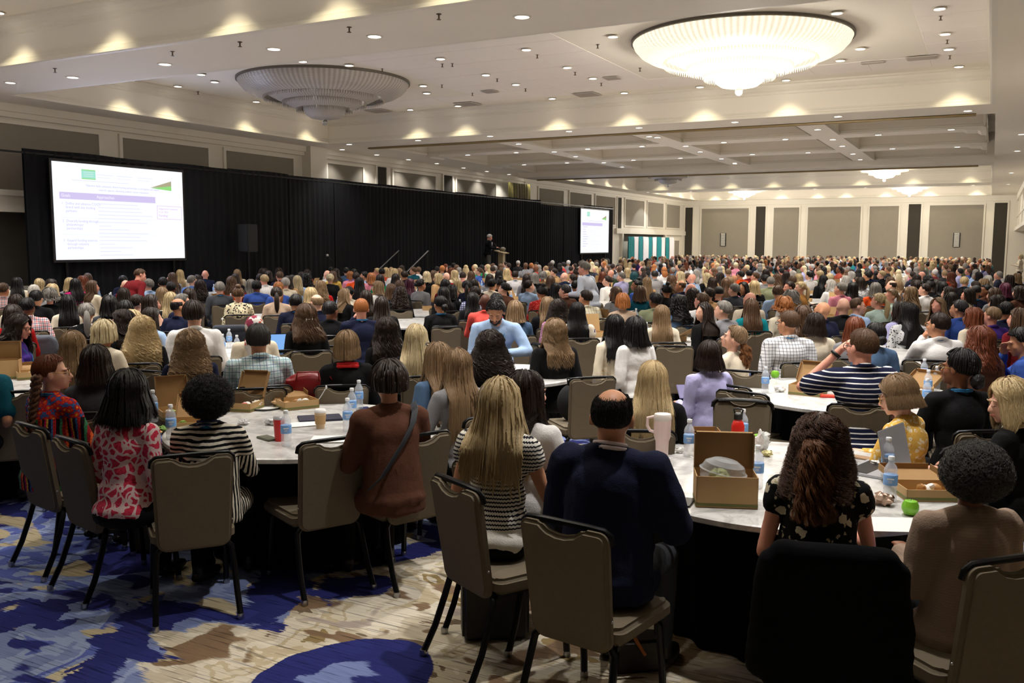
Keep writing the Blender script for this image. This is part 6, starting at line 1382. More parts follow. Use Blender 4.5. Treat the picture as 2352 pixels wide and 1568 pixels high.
MID = """38,635,l,bk,cream,0;5,648,s,br,redplaid,-40;90,638,l,bl,tan,0;117,639,l,db,black,40;77,652,s,wh,grey,0;119,650,m,bl,black,30;82,664,s,bk,black,-30;113,661,z,gy,black,0;160,636,m,bl,grey,0;173,638,l,bk,magenta,20;201,626,m,br,lightblue,0;211,642,l,br,cream,-85
156,674,l,bk,cream,0;60,681,s,bk,redplaid,-30;28,697,m,db,red,0;198,693,p,gy,daisybk,0;288,641,b,gy,navy,0;284,659,m,db,black,0;374,635,s,bk,black,0;372,657,l,lb,black,0;393,645,r,bk,navy,-20;392,668,l,bl,daisybk,0;250,676,m,bk,dkgrey,0;288,687,m,bk,black,0;313,674,s,db,lightblue,-60;345,674,m,db,black,-85;347,703,m,db,lightblue,-85;305,709,o,bl,tan,0;238,731,o,pb,cream,-50
413,618,l,bl,cream,0;440,631,s,gy,tropic,-60;471,619,b,gy,navyL,-10;460,641,w,db,grey,0;434,660,m,db,black,0;417,672,s,gy,navy,-80;504,645,s,gy,dkgreyL,10;545,617,l,lb,cream,0;540,627,l,db,black,0;547,657,u,br,creamflor,0;589,642,s,bk,blueL,0;607,629,s,bl,white,30;597,627,s,db,black,0;616,620,m,db,black,0;642,622,s,br,navy,30;655,636,s,wh,cream,15;661,632,m,db,tan,0;683,631,l,pb,lightblue,0;671,630,m,bk,grey,0;704,626,c,bk,black,0;635,657,p,db,beige,0;679,673,s,bk,navyL,0;727,673,f,lb,navyL,30;714,658,m,bl,tan,20;737,643,w,lb,red,0;758,627,u,pb,black,0;760,612,s,bk,white,0;764,621,m,br,yellow,0;795,613,s,bk,denim,0;791,660,l,lb,black,-85;757,689,s,bk,black,-40;408,682,f,bk,navy,-70
813,616,s,bk,blue,0;818,624,s,db,orange,0;837,622,s,bk,lightblueL,85;853,625,m,sg,pink,30;873,629,m,db,green,0;877,615,s,bk,rust,0;887,613,l,bl,white,0;905,615,m,bl,white,60;909,627,m,db,cream,0;922,608,m,db,dkgrey,40;917,615,l,lb,tan,30;929,621,s,db,black,30;950,612,s,br,dktealL,80;960,611,s,br,white,50;980,622,m,pb,black,0;996,620,m,br,black,0;1007,626,m,bl,tan,80;1023,603,m,rd,black,30;1031,608,m,bk,red,85;1042,605,s,bk,black,0;1049,609,s,br,grey,0;1004,608,s,bk,dkgreen,0;1070,605,c,bl,cream,0;1026,624,b,br,maroon,30;1044,619,l,bl,cream,60;1063,623,r,db,pinkL,0;1083,621,l,br,tan,0;1106,610,a,bk,green,30;1119,609,l,bl,cream,85;1131,602,s,br,white,80;1131,611,s,db,cream,20;1160,601,s,db,lightblue,95;1164,615,l,bl,yellow,20;1183,621,s,db,whitecheckL,10;1190,599,s,wh,black,0;1146,619,l,bk,black,0
826,635,l,bk,black,0;841,664,l,db,black,0;899,650,m,br,denim,0;917,642,m,br,black,0;919,657,c,db,black,0;941,638,l,pu,cream,40;965,639,u,bk,grey,-60;877,679,l,db,black,0;1023,640,m,bk,maroon,0;1019,657,l,bk,black,20;1038,653,m,bk,black,-80;1072,642,p,bk,navy,0;1089,640,m,db,black,0;1092,655,s,db,bluecheck,0;1130,639,s,bk,cream,-40;1125,628,m,db,grey,0;1147,637,u,bk,black,30;1159,647,u,bk,brown,70;1086,669,x,bk,black,0;1115,672,b,dk,coral,0;1141,671,m,bk,black,0;1184,688,m,lb,denim,10
1207,605,s,br,grey,20;1229,604,m,br,black,80;1232,610,b,pk,red,60;1253,607,s,lb,white,60;1268,598,s,wh,black,60;1273,615,s,db,tan,80;1285,605,m,bk,navy,20;1293,603,s,bk,red,60;1305,599,s,wh,grey,30;1297,624,b,br,navyL,60;1317,628,s,db,lightblueL,50;1256,620,l,bl,yellow,20;1246,623,z,gy,tan,0;1228,625,m,gy,black,0;1265,632,m,br,black,20;1210,628,l,db,grey,0;1214,642,s,db,lightblue,-70;1246,654,u,bk,redflor,30;1276,648,l,bk,black,20;1299,651,s,ch,brown,70;1338,645,l,db,black,80;1333,597,s,gy,white,60;1370,600,s,gy,tan,20;1384,598,m,br,cream,20;1404,618,b,gy,dkgreen,40;1428,624,s,gy,lavender,80;1396,632,u,db,white,80;1385,623,m,rd,black,20;1415,657,m,br,grey,70;1463,640,u,bk,blue,90;1457,623,o,te,dkgreen,20;1475,613,c,db,black,80;1504,620,s,ch,whitestripeL,20;1525,614,m,sg,white,30;1487,635,l,lb,tan,30;1470,654,m,br,dktealL,10;1431,671,o,sg,beige,10;1507,669,s,bk,sageL,40;1532,651,u,bk,black,20;1543,631,w,br,black,30;1564,622,l,pb,cream,80;1565,642,f,br,navy,80;1590,627,b,pk,lightblue,80;1588,649,b,br,white,60;1592,661,c,db,grey,20;1560,676,c,bk,denim,60;1347,664,s,db,yelcheck,60;1258,679,l,lb,black,10;1436,597,l,bl,navy,20;1421,605,s,db,white,20;1456,605,s,bk,black,20;1560,607,m,bk,tan,80;1441,614,m,bl,cream,20
1617,609,l,bl,grey,20;1624,625,l,pb,blackL,70;1637,615,m,br,tan,80;1646,606,m,bl,red,70;1673,616,s,lb,cream,20;1654,624,l,db,tan,80;1637,635,l,db,black,20;1668,637,l,br,rust,20;1676,634,s,lb,pink,30;1702,621,s,bk,orange,60;1721,619,s,bk,maroon,20;1688,649,s,gy,dkgreyL,60;1707,646,m,bk,black,150;1733,643,m,bl,black,20;1736,624,s,br,white,80;1758,629,s,bk,grey,20;1785,628,w,br,tan,80;1787,654,s,br,lightblueL,10;1814,644,s,db,black,110;1840,645,p,bl,camel,95;1819,666,z,gy,white,40;1801,681,z,sg,cream,30;1724,669,b,pk,cream,50;1727,683,l,br,teal,10;1651,657,k,bk,black,20;1629,659,s,db,tan,80;1619,692,l,db,black,120;1663,688,s,gy,grey,80;1909,640,l,wh,white,80;1932,647,s,gy,pinkL,70;1891,690,b,tn,navy,80;1938,681,b,gy,black,20;1845,700,w,br,cream,20;1960,646,x,bk,dkgrey,20;1969,681,r,br,lightblueL,-80;1966,725,m,rd,grey,0;1977,635,m,db,greyprint,10;1997,620,s,bk,navy,20;1893,613,l,bk,grey,20;1892,630,l,bk,black,20;1860,622,s,bk,white,60;1865,605,s,wh,black,85;1821,632,s,br,black,20;1835,627,m,bl,cream,20;1804,608,s,db,dkgrey,60;1795,613,s,bk,navy,30;1745,606,m,gy,grey,20;1705,606,m,db,navy,20;1770,611,s,db,tan,20
1993,623,s,bk,blackL,80;2012,619,l,bk,black,20;2026,620,s,bl,black,80;2012,647,m,gy,orange,10;2020,671,p,bl,mint,70;2048,661,p,lb,mint,120;2049,642,f,db,white,80;2064,618,l,pb,cream,20;2093,657,w,lb,navy,80;2136,642,u,bk,black,60;2141,600,c,bl,orange,10;2185,623,l,rd,rust,80;2204,617,s,bk,lavender,80;2224,614,s,br,blue,100;2248,623,l,bk,black,80;2270,631,m,wh,grey,30;2180,656,l,db,grey,80;2186,669,l,db,black,20;2155,681,l,lb,grey,150;2225,660,m,db,cream,110;2206,686,s,ch,blueL,70;2242,654,k,bk,navyL,20;2266,651,s,bk,brown,110;2286,659,m,br,grey,80;2293,675,m,db,cream,80;2312,690,s,bk,navy,20;2281,702,s,lb,purple,70;2238,703,m,rd,cream,80;2071,690,m,db,lavender,70;2343,705,m,br,maroon,80;2337,626,m,lb,black,60;2344,654,m,db,brown,80;2095,620,s,db,navy,60;2118,622,b,pk,white,60;2150,640,m,db,orange,20;2310,648,m,pu,black,20;2320,630,m,db,grey,60;2086,613,s,wh,cream,60;2165,645,m,bk,black,30;2106,642,w,db,black,10"""
REG = {'fair': SKINS['fair']}
# shared meshes
_bt = {}
YAWS = (-65, -32, 0, 32, 65)
def tmpl_pose(fem, yaw, arm): return Pose(fem, yaw, 0, 6, 0, 'table' if arm == 0 else 'lap', 'table' if arm != 2 else 'down')
def t_body(fem, yaw, arm):
    k = ('b', fem, yaw, arm)
    if k not in _bt: p = tmpl_pose(fem, yaw, arm); _bt[k] = (body_mesh(p, .015, ratio=.4, legs=False), p)
    return _bt[k]
def t_top(fem, arm, sl):
    k = ('t', fem, arm, sl)
    if k not in _bt: _bt[k] = top_mesh(tmpl_pose(fem, 0, arm), .018, sl, ratio=.4, seed=len(_bt), collar=.01 if not fem else None)
    return _bt[k]
def t_legs(fem):
    k = ('l', fem)
    if k not in _bt: _bt[k] = trouser_mesh(tmpl_pose(fem, 0, 1), .024, ratio=.4)
    return _bt[k]
def t_lan(fem):
    k = ('n', fem)
    if k not in _bt: _bt[k] = lanyard_mesh(tmpl_pose(fem, 0, 1))
    return _bt[k]
def t_hair(st, v, fem):
    k = ('h', st, v, fem)
    if k in _bt: return _bt[k]
    if st in ('bun', 'pony'):
        parts = hair_geo('back', 5+v, fem, 60, 8, 56, lockr=.009, extra=dict(vol=.014)); m = MB()
        if st == 'bun': m.ball((0, -.05, 1.315) if v else (0, -.115, 1.20), (.042, .040, .040), 12, 8)
        else: m.tube([(0, -.10, 1.21), (0, -.135, 1.17), (0, -.14, 1.08), (0, -.13, .98), (0, -.125, .90)], [.022, .034, .040, .034, .008], 10)
        parts.append((np.array(m.v), np.array([f if len(f) == 4 else (tuple(f)+(f[-1],))[:4] for f in m.f if len(f) <= 4])))
        me = np_mesh('hair', parts)
    elif st == 'afro':
        m = MB().ball((0, 0, 0), 1, 24, 16); m.v = [(x*.125*(1+.1*noise.noise(Vector((x, y, z))*6)), -.035+min(y, .5)*.12, 1.215+z*.12*(1+.1*noise.noise(Vector((x, y, z))*7))) for x, y, z in m.v]; me = m.mesh('hair', smooth=3)
    elif st == 'cap':
        m = MB().ball((0, 0, 0), 1, 24, 16); m.v = [(x*.086, -.018+y*.104*(1 if y < .3 else .86), 1.225+max(z, -.42)*.095) for x, y, z in m.v]; me = m.mesh('hair', smooth=3)
    else:
        n = {'short': 150, 'crop': 110, 'fringe': 100}.get(st, 80)
        me = np_mesh('hair', hair_geo(st, 11+v*7, fem, n if st != 'curly' else 60, 26 if st == 'curly' else 14 if st == 'wavy' else 9, 56, lockr=.0095 if st not in ('short', 'crop', 'fringe') else .0045))
    _bt[k] = me; return me
PATS = ('redplaid', 'daisybk', 'tropic', 'creamflor', 'whitecheck', 'bluecheck', 'redflor', 'whitestripe', 'yelcheck', 'greyprint')
PATN = {'redplaid': 'red checked', 'daisybk': 'black and white flowered', 'tropic': 'bright tropical print', 'creamflor': 'cream and black flowered', 'whitecheck': 'white grid', 'bluecheck': 'blue gingham', 'redflor': 'red flowered', 'whitestripe': 'white striped', 'yelcheck': 'pale yellow checked', 'greyprint': 'grey printed'}
COLN = {'dkgrey': 'dark grey', 'lightblue': 'light blue', 'dkgreen': 'dark green', 'dkteal': 'deep teal', 'mint': 'pale mint'}
recs = []
for ln in MID.replace('\n', ';').split(';'):
    q = ln.split(',')
    if len(q) < 6: continue
    x, y, st, hc, cl, lk = float(q[0]), float(q[1]), q[2], q[3], q[4], float(q[5])
    lan = cl.endswith('L'); cl = cl[:-1] if lan else cl
    recs.append([x, y, st, hc, cl, lk, lan])
# fill the gaps between surveyed heads, then the far crowd, from the seating plan
anno = [(r[0], r[1]) for r in recs]+[(v[2].x, v[2].y) for v in ()]
nearxy = [(v[2].x, v[2].y) for v in NEARP.values()]
pos = []
for r in recs:
    g = at(r[0], r[1], 1.315); pos.append([g.x, g.y])
pos = np.array(pos); npos = np.array(nearxy)
# generic tables on a staggered grid, nudged away from surveyed people
tabs = []
fixed = list(TABLES)
for j in range(-1, 24):
    for i in range(-1, 9):
        x, y = -1.3-2.65*i-(1.3 if j % 2 else 0), 6.6+2.55*j
        if not (-17.6 < x < .0 and 6 < y < 62): continue
        if x < -16 and 23 < y < 39: continue
        if any((x-a)**2+(y-b)**2 < 2.35**2 for a, b in fixed): continue
        pp = at(0, 1568, .765)
        if -math.atan2(x, y) > 1.02: continue
        tabs.append([x, y])
allp = np.concatenate([pos, npos])
for t_ in tabs:
    for _ in range(30):
        d = np.array(t_)-allp; r = np.hypot(d[:, 0], d[:, 1]); m = r < 1.22
        if not m.any(): break
        push = (d[m]/np.maximum(r[m], .05)[:, None]*(1.22-r[m])[:, None]).sum(0); n_p = np.linalg.norm(push)
        t_[0] += push[0]*.25; t_[1] += push[1]*.25
keep = []
for t_ in tabs:
    if not (-17.6 < t_[0] < .15): continue
    if any((t_[0]-a)**2+(t_[1]-b)**2 < 2.05**2 for a, b in fixed+keep): continue
    keep.append(t_)
ANCH = [((1138, 700), 'bearded man'), ((955, 750), 'platinum blonde'), ((1340, 620), 'standing grey-haired man'), ((703, 700), 'claw clip hair'), ((829, 690), 'ginger blond man'), ((547, 660), 'cream and black flowered blouse'), ((1727, 690), 'teal top'), ((1840, 650), 'camel jacket'), ((1932, 650), 'grey-haired man in pink'),
        ((1702, 625), 'bright orange top'), ((873, 632), 'green puffed blouse'), ((941, 640), 'magenta hair'), ((325, 625), 'leaning man in maroon'), ((440, 635), 'tropical shirt'), ((201, 640), 'first tables by the big screen'), ((1126, 600), 'lectern'), ((1365, 590), 'far screen'), ((1500, 590), 'teal and white drapes'), ((2141, 610), 'big blonde curls on the right'), ((2341, 600), 'person standing by the right wall'), ((1660, 590), 'back wall sconce near the corner'), ((2190, 590), 'right back wall sconce'), ((950, 600), 'stage steps'), ((2312, 690), 'right edge crowd'), ((1560, 680), 'dark curls in denim'), ((60, 690), 'red checked shirt')]
def proj(x, y, z):
    v = np.array([x, y, z-CAM_H]); f = v @ AF; return W/2+FPX*(v @ AR)/f, H/2-FPX*(v @ AU)/f, f
ORD = ['nearest', 'second nearest', 'third nearest', 'fourth nearest', 'fifth nearest', 'sixth nearest', 'seventh nearest', 'eighth nearest', 'ninth nearest', 'tenth nearest', 'eleventh nearest', 'twelfth nearest', 'thirteenth nearest', 'fourteenth nearest', 'fifteenth nearest', 'sixteenth nearest', 'seventeenth nearest', 'eighteenth nearest', 'nineteenth nearest', 'twentieth nearest', 'twenty first nearest', 'twenty second nearest']
tn = {}
TL = []
for (x, y) in keep:
    px, py, f = proj(x, y, .765); k = min(range(len(ANCH)), key=lambda i: (ANCH[i][0][0]-px)**2+(2.2*(ANCH[i][0][1]-py))**2); tn.setdefault(k, []).append((-py, x, y))
for k, v in tn.items():
    for i, (_, x, y) in enumerate(sorted(v)):
        s = 'round table of the crowd, %s to us of those about the %s' % (ORD[min(i, 21)], ANCH[k][1]); table(x, y, ' '.join(s.split()[:16]), legs=False); TL.append((x, y, '%s table about the %s' % (ORD[min(i, 21)].replace(' nearest', '').replace('nearest', 'first'), ANCH[k][1])))
# extra seats round the tables
HCW = ['db']*6+['bk']*5+['br']*6+['lb']*4+['bl']*5+['pb']*2+['gy']*3+['wh']*2+['rd', 'sg']; CLW = ['black']*6+['navy']*3+['white']*4+['cream']*3+['grey']*3+['lightblue']*2+['blue', 'denim', 'red', 'maroon', 'pink', 'orange', 'teal', 'tan', 'beige', 'lavender', 'purple', 'rust', 'sage', 'dkgrey', 'dkgrey']
STW = ['s']*6+['r']+['f']+['b']+['m']*5+['l']*5+['w']*3+['c']+['z']+['o']*2+['u']+['p']
rnd = random.Random(41); cand = []
for (x, y) in list(keep)+[(a, b) for a, b in fixed if b > 9]:
    a0 = rnd.random()*6.28; n = 9
    for k in range(n):
        a = a0+2*PI*k/n; cx, cy = x+1.2*math.cos(a), y+1.2*math.sin(a)
        if rnd.random() < .06 or not (-18 < cx < 1.0) or (cx < -15.9 and 23.5 < cy < 38) or any((cx-a_)**2+(cy-b_)**2 < 1.0 for a_, b_ in TABLES): continue
        px, py, f = proj(cx, cy, 1.30)
        if not (-30 < px < 2390): continue
        if f < 12 and py > 690: continue
        if py > 655 and rnd.random() < .55: continue
        if px < 1180 and py < 612 and cx < -17: continue
        dd = np.hypot(allp[:, 0]-cx, allp[:, 1]-cy)
        if dd.min() < .62: continue
        # keep clear of surveyed heads in view
        if any(abs(px-r[0]) < 9*14/f*1.2 and -16*14/f < (r[1]-py) < 5 for r in recs if r[1] > 612): continue
        cand.append([px, py, rnd.choice(STW), rnd.choice(HCW), rnd.choice(CLW), rnd.choice([20, 40, 60, 80, 85, 90, 0, -30, 110]), rnd.random() < .15, cx, cy, f]); allp = np.vstack([allp, [cx, cy]])
cand.sort(key=lambda r: r[-1])
# the nearest of all become people of their own, the far ones the crowd
NIND = 262; allr = [(math.hypot(*pos[i]), 0, i) for i in range(len(recs))]+[(math.hypot(c[7], c[8]), 1, i) for i, c in enumerate(cand)]; allr.sort()
ki = [q[2] for q in allr[:NIND] if q[1] == 0]; kc = [q[2] for q in allr[:NIND] if q[1] == 1]
BASE = {'redplaid': 'pink', 'daisybk': 'black', 'tropic': 'blue', 'creamflor': 'cream', 'whitecheck': 'white', 'bluecheck': 'lightblue', 'redflor': 'maroon', 'whitestripe': 'white', 'yelcheck': 'cream', 'greyprint': 'grey'}
crowd = [cand[q[2]] for q in allr[NIND:] if q[1] == 1]+[recs[q[2]][:3]+[{'dk': 'bk', 'pk': 'gy', 'tn': 'gy'}.get(recs[q[2]][3], recs[q[2]][3]), BASE.get(recs[q[2]][4], recs[q[2]][4]), recs[q[2]][5], False, pos[q[2]][0], pos[q[2]][1], q[0]] for q in allr[NIND:] if q[1] == 0]
pos = pos[ki]; recs = [recs[i] for i in ki]; ind = recs+[cand[i][:7]+[cand[i][7], cand[i][8]] for i in kc]
# spread along the line of sight so that shoulders do not meet
P0 = np.array([[r[7], r[8]] if len(r) > 7 else pos[i] for i, r in enumerate(ind)]); D = P0/np.linalg.norm(P0, axis=1, keepdims=True); sh_ = np.zeros(len(P0)); FT = np.array([[a, b] for a, b in TABLES])
for it in range(60):
    P = P0+D*sh_[:, None]; d = P[:, None]-P[None]; r = np.hypot(d[..., 0], d[..., 1])+np.eye(len(P))*9; al = (d*D[:, None]).sum(-1)
    w = np.clip(.50-r, 0, None); sh_ += (w*np.where(al >= 0, 1, -1)).sum(1)*.25
    for F_, rad in ((FT, 1.08), (npos, .50)):
        d = P[:, None]-F_[None]; r = np.hypot(d[..., 0], d[..., 1]); al = (d*D[:, None]).sum(-1); w = np.clip(rad-r, 0, None); sh_ += (w*np.where(al >= 0, 1, -1)).sum(1)*.25
    sh_ = np.clip(sh_, -.75, .75)
descs = {}; plan = []
for i, r in enumerate(ind):
    x, y, st, hc, cl, lk, lan = r[:7]; rg = random.Random(int(x*7+y*131))
    dist0 = np.linalg.norm(P0[i]); s = (dist0+sh_[i])/dist0; zt = 2.0-(2.0-1.315)*s if len(r) <= 7 else 1.29+rg.uniform(-.03, .04)
    X, Y = P0[i]+D[i]*sh_[i]; skin = rg.choice(['fair']*6+['pink']*3+['tan', 'olive'])
    if hc == 'bk': skin = rg.choice(['fair', 'tan', 'tan', 'olive', 'brown'])
    if hc == 'dk': skin, hc = 'dark', 'bk'
    if hc == 'pk': skin, hc = 'pink', 'gy'
    if hc == 'tn': skin, hc = 'tan', 'gy'
    if st == 'a' or (x, y) in ((2266, 651), (818, 624), (589, 642), (2238, 703)): skin = 'brown'
    hn = STY[st][1] % PAL_H[hc] if '%' in STY[st][1] else STY[st][1]
    cn = PATN.get(cl, COLN.get(cl, cl)); fc = 'turned left' if 55 <= lk <= 130 else ('turned right' if lk < -45 else ('facing us' if lk > 130 else ''))
    ds = 'person with %s, %s top%s' % (hn, cn, (', '+fc) if fc else ''); descs.setdefault(ds, []).append((x, i)); plan.append((X, Y, zt, skin, st, hc, cl, lk, lan, ds, rg))
ON = ['first', 'second', 'third', 'fourth', 'fifth', 'sixth', 'seventh', 'eighth', 'ninth']
PERS = {}
for i, (X, Y, zt, skin, st, hc, cl, lk, lan, ds, rg) in enumerate(plan):
    lab = ds; L = sorted(descs[ds])
    if len(L) > 1: k = [q[1] for q in L].index(i); lab = ds+', %s from left of %s' % (ON[min(k, 8)], ['', '', 'two', 'three', 'four', 'five', 'six', 'seven', 'eight', 'nine'][min(len(L), 9)])
    fem = bool(STY[st][2]); arm = rg.choice([0, 1, 2]); az = view_az(X, Y)
    want = lk*.55+rg.uniform(-10, 10); hy = min(YAWS, key=lambda q: abs(q-(lk-want))); rel = lk-hy; rz = az+math.radians(rel)
    bm, p = t_body(fem, hy, arm); sc_ = zt/1.315; hl = p.H @ Vector((0, -.01, 1.31)); c, s = math.cos(rz), math.sin(rz)
    o = obj('person', bm, M_SKIN, loc=(X-(hl.x*c-hl.y*s)*sc_, Y-(hl.x*s+hl.y*c)*sc_, 0), rz=rz); o.scale = (sc_,)*3; setcol(o, SKINS[skin], rg.uniform(.85, 1.1))
    dist = math.hypot(X, Y)
    tmat = MT[cl] if cl in PATS else M_CLOTH
    t_ = obj('top', t_top(fem, arm, rg.choice(['long', 'long', 'three'] if fem else ['long', 'long', 'half'])), tmat, o)
    if cl not in PATS: setcol(t_, CLO[cl], rg.uniform(.8, 1.15))
    if dist < 24: setcol(obj('trousers', t_legs(fem), M_CLOTH, o), rg.choice([(20, 20, 24), (30, 32, 46), (50, 56, 70), (60, 56, 50)]))
    if lan and dist < 30: obj('lanyard', t_lan(fem), M_LAN, o)
    if st != 'b':
        h = obj('hair', t_hair(STY[st][0], rg.randrange(2), fem), M_HAIR, o); h.matrix_local = p.H; h.color = lin(HAIRC[hc][0]); k = rg.uniform(.8, 1.2); h.color = (h.color[0]*k, h.color[1]*k, h.color[2]*k, 1)
    tag(o, lab, 'person', 'seated audience'); PERS[(round(ind[i][0]), round(ind[i][1]))] = (o, p)
    if dist < 19:
        f = Vector((-math.sin(rz), math.cos(rz), 0)); chair((o.location.x, o.location.y, 0), rz, ('chair under '+lab.replace('person with ', '')), near=False)
# ---- people on their feet
def standing(px, py, zt, label, look, rel, hair, hc, skin, topc, trc, female=False, lean=0, pitch=0, base=0, topm=None, arm='standr', lany=False, root=None):
    p = Pose(female, look-rel, pitch, lean, 0, arm, arm); up = .42; T = Matrix.Translation((0, 0, up)); p.U = T @ p.U; p.H = T @ p.H
    hl = p.H @ Vector((0, -.01, 1.30))
    g = Vector(root) if root else at(px, py, zt); az = view_az(g.x, g.y); rz = az+math.radians(rel); sc_ = (zt-base)/hl.z; c, s = math.cos(rz), math.sin(rz)
    loc = (g.x-(hl.x*c-hl.y*s)*sc_, g.y-(hl.x*s+hl.y*c)*sc_, base)
    def legs2(m, gg):
        for s_ in (-1, 1): rcone(m, (s_*.085, 0, .93), (s_*.10, .015, .50), .085+gg, .058+gg); rcone(m, (s_*.10, .015, .50), (s_*.105, -.01, .09), .056+gg, .038+gg)
    m = MB(); torso(m, p, -.03); arms(m, p, -.006); headp(m, p); legs2(m, -.01)
    for s_ in (-1, 1): hand(m, p, s_)
    o = obj('person', voxel(m, 'person', .012, 3, .5), M_SKIN, loc=loc, rz=rz); o.scale = (sc_,)*3; setcol(o, SKINS[skin])
    m = MB(); torso(m, p, .012); arms(m, p, .012); q = p.U
    if trc != topc: m.lathe([(.17, .86), (.175, 1.0), (.16, 1.15), (.1, 1.2)], 20, 0, .0, 0, 1, .72)
    me = voxel(m, 'top', .014, 3, .5); folds(me, .007, 7, 2); t_ = obj('top', me, topm or M_CLOTH, o); setcol(t_, CLO[topc])
    m = MB(); legs2(m, .010); m.ball((0, 0, .93), (.175, .125, .12), 16, 10); setcol(obj('trousers', voxel(m, 'trousers', .018, 3, .5), M_CLOTH, o), trc)
    m = MB()
    for s_ in (-1, 1): m.ball((s_*.105, .05, .035), (.045, .13, .045), 12, 8); rcone(m, (s_*.105, -.01, .05), (s_*.105, -.01, .10), .042, .04)
    m.v = [(x, y, max(0, z)) for x, y, z in m.v]; m.build('shoes', plain('shoe_leather', (26, 22, 20), .4), o, smooth=3)
    if hair:
        h = obj('hair', t_hair(hair, 0, female), M_HAIR, o); h.matrix_local = p.H; h.color = lin(HAIRC[hc][0])
    if lany: obj('lanyard', lanyard_mesh(p), M_LAN, o)
    tag(o, label, 'person'); return o, p
standing(1340, 601, 1.70, 'grey-haired man standing and bending among the tables in a pale shirt with blue lanyard', 70, 60, 'short', 'gy', 'pink', 'paleblue', (120, 110, 88), lean=14, pitch=10, lany=True)
o, p = standing(0, 0, 2.36, 'speaker with white hair standing on the stage in a dark jacket and grey trousers', -75, -70, 'short', 'wh', 'pink', 'black', (96, 94, 90), lean=4, pitch=22, base=.6, root=(-17.55, 31.45, 2.36))
m = MB(); m.box(-.03, .03, .125, .155, 1.12, 1.42); m.v = [tuple(p.U @ Matrix.Translation((0, 0, -.42)) @ Vector(v)) for v in m.v]; m.build('shirt_front', M_PAPER, o)
standing(2345, 584, 1.62, 'pale-haired person standing alone by the right wall in a light top', 95, 80, 'bob', 'pb', 'fair', 'cream', (24, 24, 28), female=True)
standing(325, 619, 1.52, 'man in a maroon polo half risen and leaning over a front table', -80, -50, 'short', 'br', 'pink', 'maroon', (40, 40, 50), lean=38, pitch=20)
# ---- things on the far tables
rnd = random.Random(9); cnt = 0
bx_m = MB(); w = .12
for a in ((-w, w, -w, w, 0, .004), (-w, w, -w, -w+.004, 0, .07), (-w, w, w-.004, w, 0, .07), (-w, -w+.004, -w, w, 0, .07), (w-.004, w, -w, w, 0, .07)): bx_m.box(*a)
bxm = bx_m.mesh('tray'); ld_m = MB().box(-w, w, 0, .004, 0, .23).mesh('lid')
sb_m = MB().lathe([(.0, 0), (.032, 0), (.032, .14), (.014, .185), (.014, .205)], 10).mesh('bottle', smooth=.6)
for (x, y, s) in sorted(TL, key=lambda q: math.hypot(q[0], q[1])):
    dist = math.hypot(x, y)
    if dist > 34: continue
    nb, nn = (3, 3) if dist < 20 else (2, 2); bl = []; wl = []
    for k in range(nb):
        a = rnd.random()*6.28; r = rnd.uniform(.45, .72); e = empty('lunch_box', (x+r*math.cos(a), y+r*math.sin(a), TZ), rnd.random()*6.28); obj('tray', bxm, M_KRAFT, e); l = obj('lid', ld_m, M_KRAFT_D if rnd.random() < .5 else M_KRAFT, e); l.location = (0, w, .07); l.rotation_euler = (-rnd.uniform(.2, 1.4), 0, 0)
        bl.append((proj(*e.location)[0], e))
    for k in range(nn):
        a = rnd.random()*6.28; r = rnd.uniform(.2, .42)+.04*k; o = obj('water_bottle', sb_m, M_CLEAR); o.location = (x+r*math.cos(a), y+r*math.sin(a), TZ); obj('bottle_label', lab_m, M_LAB, o); obj('cap', bcap_m, M_CAP, o).location = (0, 0, -.004)
        wl.append((proj(*o.location)[0], o))
    for L, w_, cat in ((bl, 'kraft lunch box', 'box'), (wl, 'water bottle', 'bottle')):
        L.sort(key=lambda q: q[0])
        for i, (_, o) in enumerate(L): tag(o, ' '.join(('%s %s on the %s' % (('left', 'middle', 'right')[i if len(L) == 3 else i*2], w_, s)).split()[:16]), cat, w_+' group on the crowd tables')
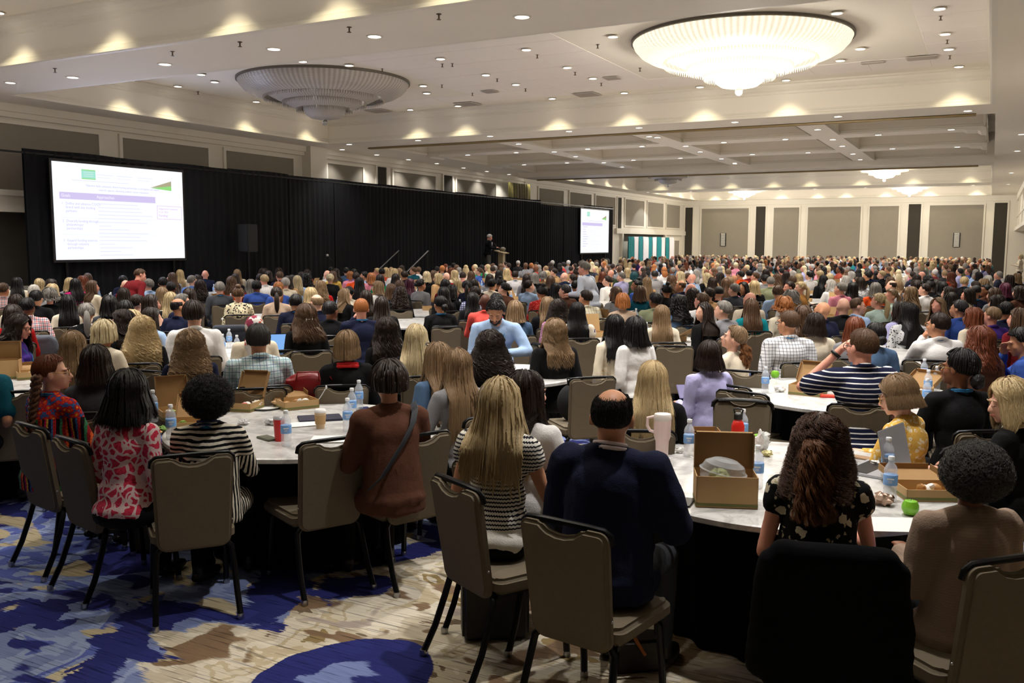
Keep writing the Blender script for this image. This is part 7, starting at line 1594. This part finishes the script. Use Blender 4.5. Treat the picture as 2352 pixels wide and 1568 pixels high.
# ---- the far crowd, past the three hundred nearest
def crowd_mesh():
    V, F, Cc = [], [], []; n0 = 0
    def base(st):
        parts = []
        def ad(m, k): parts.append((np.array(m.v), [list(f) for f in m.f], k))
        ad(MB().ball((0, .01, 1.18), (.072, .088, .105), 8, 6), 0)
        m = MB().ball((0, 0, .88), (.185, .115, .22), 10, 6); m.ball((-.165, .02, .90), (.06, .07, .14), 6, 4); m.ball((.165, .02, .90), (.06, .07, .14), 6, 4); m.tube([(0, 0, .5), (0, 0, .9)], [.17, .15], 8); ad(m, 1); ad(MB().tube([(0, -.01, 1.0), (0, 0, 1.12)], .052, 6), 0)
        if st != 'b':
            m = MB().ball((0, -.022, 1.215), (.084, .092, .092), 10, 6)
            if st in 'mwolcpx': m.ball((0, -.055, 1.10 if st in 'mo' else 1.05), (.095 if st != 'c' else .13, .07, .13 if st in 'mo' else .20), 10, 6)
            if st == 'u': m.ball((0, -.05, 1.31), .04, 6, 4)
            ad(m, 2)
        return parts
    cache = {}
    for c in crowd:
        px, py, st, hc, cl, lk, lan, X, Y, f = c; st2 = {'r': 's', 'f': 's', 'z': 's', 'a': 's', 'k': 's'}.get(st, st)
        if st2 not in cache: cache[st2] = base(st2)
        az = view_az(X, Y)+math.radians(lk); co, si = math.cos(az), math.sin(az); s = 1+rnd.uniform(-.035, .04)
        sk = lin(SKINS[rnd.choice(['fair', 'fair', 'pink', 'fair', 'tan', 'brown'])]); col = {0: sk, 1: lin(CLO[cl]), 2: lin(HAIRC[hc][0])}
        for (v, fs, k) in cache[st2]:
            R_m = np.array([[co, -si, 0], [si, co, 0], [0, 0, 1]]); V.append((v*s) @ R_m.T+np.array([X, Y, 0])); F += [[i+n0 for i in q] for q in fs]; Cc.append(np.tile(col[k], (len(v), 1))); n0 += len(v)
    me = bpy.data.meshes.new('crowd'); me.from_pydata(np.concatenate(V).tolist(), [], F); ca = me.color_attributes.new('tone', 'FLOAT_COLOR', 'POINT'); ca.data.foreach_set('color', np.concatenate(Cc).astype(np.float32).ravel()); shade(me, 3); return me
if crowd:
    t = NT('crowd_cloth'); at_ = t.n('Attribute'); at_.attribute_name = 'tone'; t.l(at_.outputs[0], t.b.inputs['Base Color']); t.b.inputs['Roughness'].default_value = .8
    cr = stuff(obj('crowd', crowd_mesh(), t.mat)); cr['label'] = 'dense far crowd of seated people filling the back of the hall'; cr['category'] = 'crowd'
for k_, v_ in NEARP.items():
    for tn_, tt_ in TP.items():
        dd_ = math.hypot(v_[2].x-tt_[0], v_[2].y-tt_[1])
        pass

# unique words for the repeated ceiling pieces, by their place
def name_places(objs, what):
    rows = {}
    for o in objs:
        px, py, f = proj(o.location.x, o.location.y, o.location.z)
        vis = f > 0 and -10 < px < 2362 and -10 < py < 900
        bay = 'over the near tables' if o.location.y < 10.4 else 'on the first beam' if o.location.y < 12.2 else 'in the chandelier ceiling' if o.location.y < 22.7 else 'on the second beam' if o.location.y < 24.4 else 'on the coffer grid' if o.location.y < 37.4 else 'in the second bay' if o.location.y < 50 else 'in the far bay'
        if o.location.x < BX0+.02 and o.location.y > 12: bay = 'on the left side soffit'
        if not vis: bay = 'out of sight '+bay
        rows.setdefault(bay, []).append((px if vis else 0, o))
    for bay, L in rows.items():
        L.sort(key=lambda q: q[0])
        for i, (px, o) in enumerate(L): o['label'] = what+' '+bay if bay.startswith('out') else '%s %s, number %s from the left' % (what, bay, NUM(i+1))
        if bay.startswith('out'):
            for _, o in L: o['group'] = what+' '+bay
T_ = ['', 'twenty', 'thirty', 'forty', 'fifty']; N_ = ['zero', 'one', 'two', 'three', 'four', 'five', 'six', 'seven', 'eight', 'nine', 'ten', 'eleven', 'twelve', 'thirteen', 'fourteen', 'fifteen', 'sixteen', 'seventeen', 'eighteen', 'nineteen']
def NUM(n): return N_[n] if n < 20 else T_[n//10-1]+(' '+N_[n % 10] if n % 10 else '')
name_places(DOWN, 'round downlight'); name_places([o for o in C.objects if o.get('category') == 'sprinkler'], 'dark sprinkler'); 0
for nm in (CHAIR0, CHAIR1):
    pass
